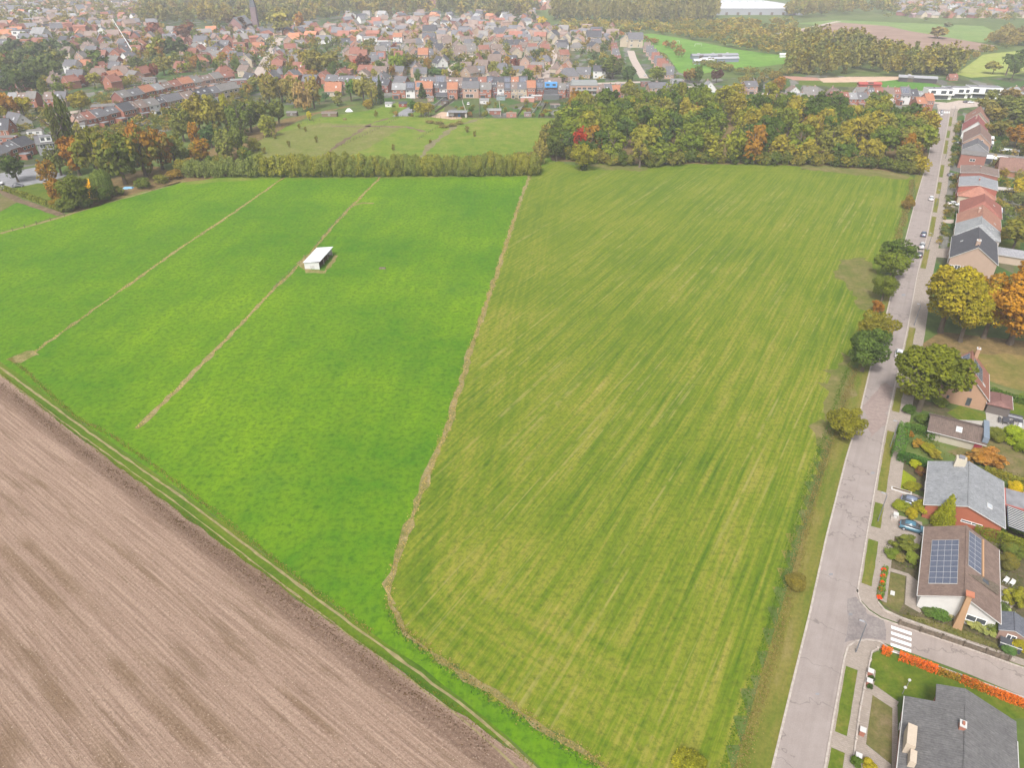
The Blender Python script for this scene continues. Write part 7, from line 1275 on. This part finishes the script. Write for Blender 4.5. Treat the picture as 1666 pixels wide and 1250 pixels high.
# ------------------------------------------------------------------ town trees
TN = 0
for i, (px, py, h, wd, kd, c, au, lb) in enumerate([(512, 122, 20, 20, 'wide', (.13, .125, .045), .15, 'big olive brown tree left of the red roofed block'), (540, 122, 19, 18, 'wide', (.125, .125, .045), .1, 'big olive tree beside the red roofed block'), (500, 112, 16, 16, 'wide', (.14, .12, .04), .2, 'brownish olive tree behind the big pair in the town'), (592, 118, 15, 13, 'broad', (.07, .03, .04), 0, 'dark purple beech in the town gardens'), (578, 118, 10, 8, 'oval', (.22, .05, .045), 0, 'crimson narrow tree left of the purple beech'), (566, 120, 10, 12, 'broad', (.05, .09, .04), 0, 'green tree left of the crimson tree'),
      (646, 122, 17, 16, 'wide', (.11, .16, .025), 0, 'bright green round tree above the garden terrace'), (664, 118, 16, 14, 'broad', (.10, .10, .03), .3, 'golden green tree right of the bright green one'), (620, 124, 12, 13, 'broad', (.05, .08, .035), 0, 'dark green tree above the grey terrace'), (711, 128, 8, 18, 'broad', (.04, .08, .035), 0, 'dark green hedge like tree behind the cream hipped house'), (745, 126, 11, 12, 'broad', (.08, .12, .035), 0, 'round green tree beside the pale curving street'), (880, 98, 11, 12, 'broad', (.06, .085, .045), 0, 'dark tree left of the straight pale street'),
      (996, 128, 17, 18, 'wide', (.055, .075, .03), .05, 'large dark tree before the orange terraces'), (1020, 142, 16, 13, 'broad', (.04, .07, .04), 0, 'dark blue green tree right of the apartment row'), (975, 120, 13, 12, 'broad', (.05, .08, .035), 0, 'dark tree left of the large dark tree before the terraces'), (1068, 134, 12, 14, 'wide', (.10, .13, .04), 0, 'round green tree at the foot of the orange terrace'), (868, 36, 14, 10, 'oval', (.05, .07, .05), 0, 'dark upright tree before the barn by the poplar wood'), (842, 42, 16, 16, 'cone', (.05, .08, .05), 0, 'dark pointed tree near the church road end'), (880, 44, 14, 14, 'broad', (.3, .24, .03), .3, 'yellow tree beside the big red roof'),
      (1134, 135, 14, 9, 'oval', (.05, .08, .03), 0, 'dark green upright tree beside the brown one behind the wood'), (1165, 134, 10, 10, 'broad', (.05, .02, .035), 0, 'dark purple round tree behind the wood'), (1122, 134, 11, 11, 'broad', (.13, .10, .045), .3, 'brown tree behind the wood beside the upright one'), (1115, 132, 8, 6, 'broad', (.12, .035, .035), 0, 'small maroon tree behind the wood'), (1424, 186, 14, 16, 'wide', (.055, .085, .03), 0, 'large round green tree before the far terraces'), (1450, 190, 8, 6, 'cone', (.03, .05, .02), 0, 'little dark conifer right of the large round green tree'), (1265, 150, 11, 11, 'broad', (.17, .12, .03), .5, 'golden brown tree behind the wood'),
      (1226, 146, 9, 5, 'cone', (.03, .05, .03), 0, 'left of two dark pointed trees behind the wood'), (1236, 150, 9, 5, 'cone', (.03, .05, .03), 0, 'right of two dark pointed trees behind the wood'), (462, 56, 28, 34, 'wide', (.13, .13, .05), .1, 'huge rounded pale olive tree right of the church'), (490, 50, 22, 16, 'oval', (.22, .13, .05), .6, 'orange poplar behind the huge tree by the church'), (388, 54, 20, 26, 'wide', (.07, .045, .045), 0, 'dark purple spreading tree left of the church'), (305, 66, 20, 24, 'wide', (.09, .045, .045), .1, 'large dark maroon tree in the left village'), (250, 62, 18, 18, 'broad', (.12, .045, .05), 0, 'maroon red tree in the left village'), (262, 100, 22, 20, 'wide', (.13, .14, .035), .4, 'tall green and orange tree in the left village gardens'), (290, 100, 22, 20, 'wide', (.05, .075, .05), 0, 'tall dark tree right of the green and orange one'),
      (165, 114, 16, 17, 'broad', (.05, .08, .03), 0, 'round dark tree right of the tall white house'), (225, 120, 14, 14, 'broad', (.06, .08, .05), 0, 'dark tree under the white crane jib'), (268, 122, 14, 16, 'broad', (.12, .12, .05), .2, 'pale olive tree below the tall green and orange one'), (305, 118, 8, 9, 'broad', (.15, .2, .025), 0, 'round lime green tree in the left village gardens'), (318, 112, 12, 8, 'oval', (.17, .10, .05), .6, 'russet tree left of the dark green cone'), (326, 116, 11, 6, 'cone', (.05, .085, .045), 0, 'dark green cone shaped tree in the left village'), (133, 182, 12, 15, 'wide', (.15, .14, .03), .2, 'broad yellow olive tree at the near end of the left street'), (20, 196, 16, 14, 'broad', (.16, .1, .035), .6, 'rusty brown tree at the left edge'), (40, 190, 12, 14, 'broad', (.17, .16, .025), .3, 'yellow tree right of the rusty brown one at the left edge'), (2, 200, 12, 12, 'broad', (.16, .15, .03), .2, 'yellow olive tree cut by the left edge')]):
    tree(px, py, h, wd, kd, c, au, lb, name='garden_tree', clear=.08)
dark_l = [(x, y) for x, y in [(10, 118), (28, 112), (45, 105), (62, 112), (80, 118), (95, 110), (105, 100), (12, 98), (30, 92), (50, 92), (70, 95), (88, 90), (0, 130), (22, 135), (40, 138), (60, 138), (15, 150), (35, 152), (55, 148), (75, 135), (50, 122), (90, 132), (110, 92)]]
dark_l.sort()
for i, (px, py) in enumerate(dark_l): tree(px, py, rnd.uniform(12, 18), rnd.uniform(12, 17), 'broad', rnd.choice([(.05, .075, .04), (.06, .085, .045), (.09, .1, .04), (.045, .07, .05), (.1, .12, .04)]), rnd.choice([0, 0, .1]), 'dusky green tree, %s from the left in the dense village grove' % ordn(i + 1), 'tree', 'trees of the dense grove in the left village', name='garden_tree', clear=.06)
items = []
tries = 0
while len(items) < 150 and tries < 6000:
    tries += 1; py = 48 + (rnd.random() ** .8) * 108; px = rnd.uniform(0, 1010 if py < 134 else 620); gx, gy = G(px, py)
    if any(pin(px, py, p) for p in NOGO[:4]) or not free(gx, gy, 1.5): continue
    if (px > 640 and py > 134) or (130 < px < 400 and py > 150 - (px - 130) * .1 and py > 128): continue
    BUILT.append((gx, gy, 3.5)); items.append((px, py, gx, gy))
items.sort()
for i, (px, py, gx, gy) in enumerate(items):
    q = rnd.random(); c = rnd.choice([(.05, .08, .03), (.07, .1, .03), (.09, .11, .04), (.12, .13, .045), (.06, .085, .05), (.15, .15, .04)]); au = 0 if q < .7 else rnd.uniform(.2, .8)
    if q > .95: c, au = (.12, .04, .045), 0
    tree_at(gx, gy, rnd.uniform(6, 12), rnd.uniform(6, 11), rnd.choice(['broad', 'broad', 'oval', 'shrub']), c, au, '%s garden tree, %s from the left among the town houses' % (coln(c, au), ordn(i + 1)), 'tree', 'garden trees between the town houses', name='garden_tree', clear=.08)
# bushes of the town, uncountable
def mass(name, region, n, h, wd, cols, aut, seed, kinds=('broad',), lod=(230, .24), clear=0.04, kind='stuff', ok=None):
    r = np.random.RandomState(seed); rr = random.Random(seed); protos = [crown_pts(k, lod[0], lod[1], seed + i) for i, k in enumerate(kinds * 3)]
    xs = [p[0] for p in region]; ys = [p[1] for p in region]; groups = {}; k = 0; t_ = 0
    while k < n and t_ < n * 30:
        t_ += 1; px = rr.uniform(min(xs), max(xs)); f = rr.random(); py = min(ys) + (max(ys) - min(ys)) * f
        if not pin(px, py, region): continue
        gx, gy = G(px, py)
        # equal density on the ground, not in the picture
        if rr.random() > min(1, (gy / G(833, min(ys))[1]) ** 2.2 * 1.0) : continue
        if ok and not free(gx, gy, ok): continue
        k += 1; Cn, N, sz, ti, au, _ = protos[rr.randrange(len(protos))]; hh = h * rr.uniform(.75, 1.2); w_ = wd * rr.uniform(.75, 1.2) / 2; rz = hh * (1 - clear) / 2; a = rr.uniform(0, 6.28); ca_, sa_ = math.cos(a), math.sin(a)
        P = np.stack([(Cn[:, 0] * ca_ - Cn[:, 1] * sa_) * w_ + gx, (Cn[:, 0] * sa_ + Cn[:, 1] * ca_) * w_ + gy, Cn[:, 2] * rz + hh * clear + rz], 1); tt = rr.random(); ta = rr.random()
        groups.setdefault(rr.randrange(len(cols)), []).append((P, N, sz * (w_ + rz) / 2, .5 * ti + .5 * tt, .35 * au + .65 * ta))
    mats = []
    for ci, L in groups.items():
        me = leafmesh(name, *[np.concatenate([q[j] for q in L]) for j in range(5)]); mats.append((me, cols[ci]))
    # one object: join the colour groups as material slots with fixed colours
    V = []; bpyv = 0
    import numpy as _n
    allv, tn, an, mi = [], [], [], []
    for s_, (me, c) in enumerate(mats):
        v = _n.empty(len(me.vertices) * 3, 'f'); me.vertices.foreach_get('co', v); allv.append(v); q = len(me.polygons)
        a_ = _n.empty(q, 'f'); me.attributes['tint'].data.foreach_get('value', a_); tn.append(a_); a_ = _n.empty(q, 'f'); me.attributes['aut'].data.foreach_get('value', a_); an.append(a_); mi.append(_n.full(q, s_, 'i'))
    v = _n.concatenate(allv); n_ = len(v) // 12; me = bpy.data.meshes.new(name); me.vertices.add(4 * n_); me.vertices.foreach_set('co', v); me.loops.add(4 * n_); me.loops.foreach_set('vertex_index', _n.arange(4 * n_, dtype='i')); me.polygons.add(n_); me.polygons.foreach_set('loop_start', _n.arange(0, 4 * n_, 4, dtype='i'))
    for k_, z in (('tint', tn), ('aut', an)): at = me.attributes.new(k_, 'FLOAT', 'FACE'); at.data.foreach_set('value', _n.concatenate(z))
    for m0, c in mats: me.materials.append(leafmat(c, aut)); bpy.data.meshes.remove(m0)
    me.polygons.foreach_set('material_index', _n.concatenate(mi)); me.update(calc_edges=True)
    return tag(link(name, me), kind=kind)
LM = {}
def leafmat(c, aut):
    k = (c, aut)
    if k not in LM:
        m = M_LEAF.copy(); m.name = 'mass_leaves'; t = m.node_tree
        for n in list(t.nodes):
            if n.type == 'OBJECT_INFO':
                rgb = t.nodes.new('ShaderNodeRGB'); rgb.outputs[0].default_value = (*c, 1); va = t.nodes.new('ShaderNodeValue'); va.outputs[0].default_value = aut
                for l in list(t.links):
                    if l.from_node == n: s = l.to_socket; f = l.from_socket.name; t.links.remove(l); t.links.new(rgb.outputs[0] if f == 'Color' else va.outputs[0], s)
                t.nodes.remove(n)
        LM[k] = m
    return LM[k]
MC = [(.08, .10, .04), (.11, .12, .045), (.14, .13, .05), (.06, .085, .035), (.15, .12, .05)]
mass('town_shrubbery', [(0, 160), (0, 46), (1000, 46), (1000, 133), (640, 133), (400, 128), (200, 165)], 900, 3.2, 4.2, MC, .2, 3, ('shrub',), (60, .42), ok=-2.5)
mass('terrace_shrubbery', [(1100, 130), (1080, 90), (1050, 84), (1100, 128), (1350, 160), (1400, 158), (1300, 145), (1200, 140)], 70, 3, 4, MC, .2, 5, ('shrub',), (60, .42))
mass('right_garden_shrubbery', [(1600, 180), (1700, 160), (1700, 420), (1610, 390), (1605, 280)], 260, 3.8, 5, MC, .3, 8, ('shrub',), (260, .2), ok=-1)
mass('front_garden_shrubbery', [(1553, 200), (1566, 200), (1556, 300), (1543, 400), (1526, 402), (1545, 300)], 75, 1.8, 2.6, MC, .3, 9, ('shrub',), (200, .24))
mass('town_tree_mass', [(0, 158), (0, 46), (1000, 46), (1000, 132), (640, 132), (400, 126), (200, 150)], 420, 9, 9, MC, .25, 31, ('broad', 'oval'), (200, .25), ok=-.5)
mass('left_street_gardens', [(110, 240), (140, 225), (300, 178), (400, 150), (420, 170), (320, 200), (230, 235), (120, 290)], 150, 5, 6, MC, .25, 32, ('broad', 'shrub'), (320, .2), ok=-1)
mass('far_left_gardens', [(0, 215), (0, 180), (110, 185), (250, 172), (300, 152), (340, 140), (200, 150), (130, 165), (100, 200), (60, 240)], 120, 4, 5, MC, .2, 33, ('shrub',), (260, .2), ok=-1)
# woods beyond
WC = [(.12, .13, .055), (.15, .14, .06), (.09, .11, .05), (.13, .12, .05), (.17, .14, .06)]
mass('poplar_wood', [(893, 34), (905, 24), (1168, 20), (1165, 36), (1000, 38)], 330, 25, 10, [(.14, .135, .08), (.16, .15, .09), (.12, .125, .075)], .05, 11, ('oval',), (300, .24))
mass('bush_belt', [(900, 52), (920, 40), (1040, 40), (1290, 36), (1295, 62), (1290, 88), (1240, 88), (1180, 76), (1060, 52), (980, 58)], 420, 9, 11, [(.17, .15, .06), (.14, .14, .055), (.11, .125, .055), (.2, .16, .05)], .3, 12, ('broad',), (260, .24))
mass('middle_wood', [(1270, 118), (1290, 96), (1275, 72), (1330, 70), (1400, 78), (1450, 100), (1560, 108), (1558, 126), (1480, 125), (1370, 126)], 260, 18, 12, [(.15, .15, .06), (.13, .135, .05), (.10, .12, .045), (.17, .16, .055), (.12, .13, .06)], .3, 13, ('broad', 'oval'), (420, .19))
mass('skyline_wood', [(225, 42), (240, 14), (420, 2), (560, 4), (850, 10), (880, 20), (850, 32), (700, 26), (560, 30), (500, 44), (360, 46)], 620, 20, 17, [(.12, .13, .06), (.14, .13, .055), (.09, .10, .055), (.12, .10, .06), (.16, .14, .06)], .25, 14, ('broad', 'oval'), (240, .26))
mass('far_right_wood', [(1275, 28), (1300, 6), (1460, 4), (1455, 22), (1350, 26), (1300, 30)], 170, 18, 15, WC, .15, 15, ('broad',), (260, .25))
mass('right_copse', [(1605, 72), (1628, 58), (1720, 62), (1720, 76), (1660, 76)], 110, 12, 13, [(.12, .10, .055), (.14, .12, .05), (.1, .1, .05)], .25, 16, ('broad',), (280, .24))
mass('top_right_trees', [(1440, 30), (1460, 0), (1700, 0), (1700, 46), (1620, 40), (1560, 30)], 150, 11, 13, WC, .2, 17, ('broad',), (220, .26))
mass('far_town_trees', [(-40, 46), (-40, -2), (240, -2), (230, 40), (120, 46)], 280, 11, 13, WC, .25, 18, ('broad',), (180, .28))
mass('horizon_trees', [(-100, 2), (-100, -40), (1766, -40), (1766, 2)], 420, 16, 34, WC, .15, 21, ('broad',), (160, .3))
mass('pitch_bushes', [(975, 58), (1010, 60), (1060, 68), (1105, 78), (1120, 98), (1108, 96), (1080, 76), (1010, 66)], 34, 6, 8, [(.2, .09, .06), (.22, .12, .06), (.12, .12, .05)], .3, 22, ('broad',), (300, .22))
mass('pitch_hedge', [(1128, 104), (1180, 108), (1200, 118), (1260, 122), (1340, 112), (1300, 122), (1230, 128), (1180, 116), (1130, 108)], 46, 5, 8, WC, .15, 23, ('broad',), (280, .22))
mass('pasture_bushes', [(1555, 102), (1590, 84), (1640, 72), (1650, 76), (1600, 90), (1575, 104)], 26, 7, 7, WC, .2, 24, ('broad',), (280, .22))
mass('arena_bushes', [(1200, 128), (1260, 124), (1280, 140), (1215, 146)], 22, 5, 6, WC, .2, 26, ('broad',), (280, .22))
for px, py, h, wd, kd, c, lb in [(1525, 62, 13, 24, 'wide', (.17, .14, .06), 'lone spreading brown tree in the far pasture'), (1504, 34, 6, 8, 'broad', (.08, .1, .06), 'lone dark bush in the far pasture'), (1541, 43, 5, 16, 'broad', (.09, .1, .06), 'dark low bush group in the far pasture'), (1384, 96, 17, 10, 'oval', (.07, .09, .045), 'dark upright tree in the middle wood'), (1479, 120, 15, 9, 'cone', (.05, .07, .035), 'first dark cypress right of the middle wood'), (1514, 118, 16, 12, 'cone', (.05, .07, .035), 'second dark cypress right of the middle wood'), (1527, 116, 14, 9, 'cone', (.05, .07, .035), 'third dark cypress right of the middle wood'), (1473, 26, 10, 12, 'broad', (.14, .13, .06), 'fawn tree beside the low red barn'), (1615, 120, 10, 16, 'broad', (.14, .14, .06), 'broad pale bush in the yellow pasture')]:
    tree(px, py, h, wd, kd, c, .1, lb, clear=.04)
# slender masts on the pitch
# neighbourhood going on beyond the right edge of the picture
sheet('east_gardens', [SR(40, 34), SR(40, 120), SR(420, 160), SR(420, 36), SR(170, 50)], M_TOWN, -.02, ground=True)
mass('east_garden_trees', [(1720, 1000), (2100, 900), (1900, 500), (1760, 300), (1690, 300), (1710, 560), (1740, 700)], 110, 7, 8, MC, .3, 41, ('broad', 'shrub'), (700, .12))
# ------------------------------------------------------------------ haze
hz = MB(); hz.box(-5400, -500, -1.2, 5400, 7700, 96); hm = bpy.data.materials.new('haze_air'); hm.use_nodes = True; t = hm.node_tree; t.nodes.remove(t.nodes['Principled BSDF'])
pv = t.nodes.new('ShaderNodeVolumePrincipled'); pv.inputs['Color'].default_value = (.90, .905, 1, 1); pv.inputs['Density'].default_value = HAZE; pv.inputs['Anisotropy'].default_value = -.15
t.links.new(pv.outputs[0], t.nodes['Material Output'].inputs['Volume']); ho = hz.build('haze', hm); tag(ho, kind='stuff')
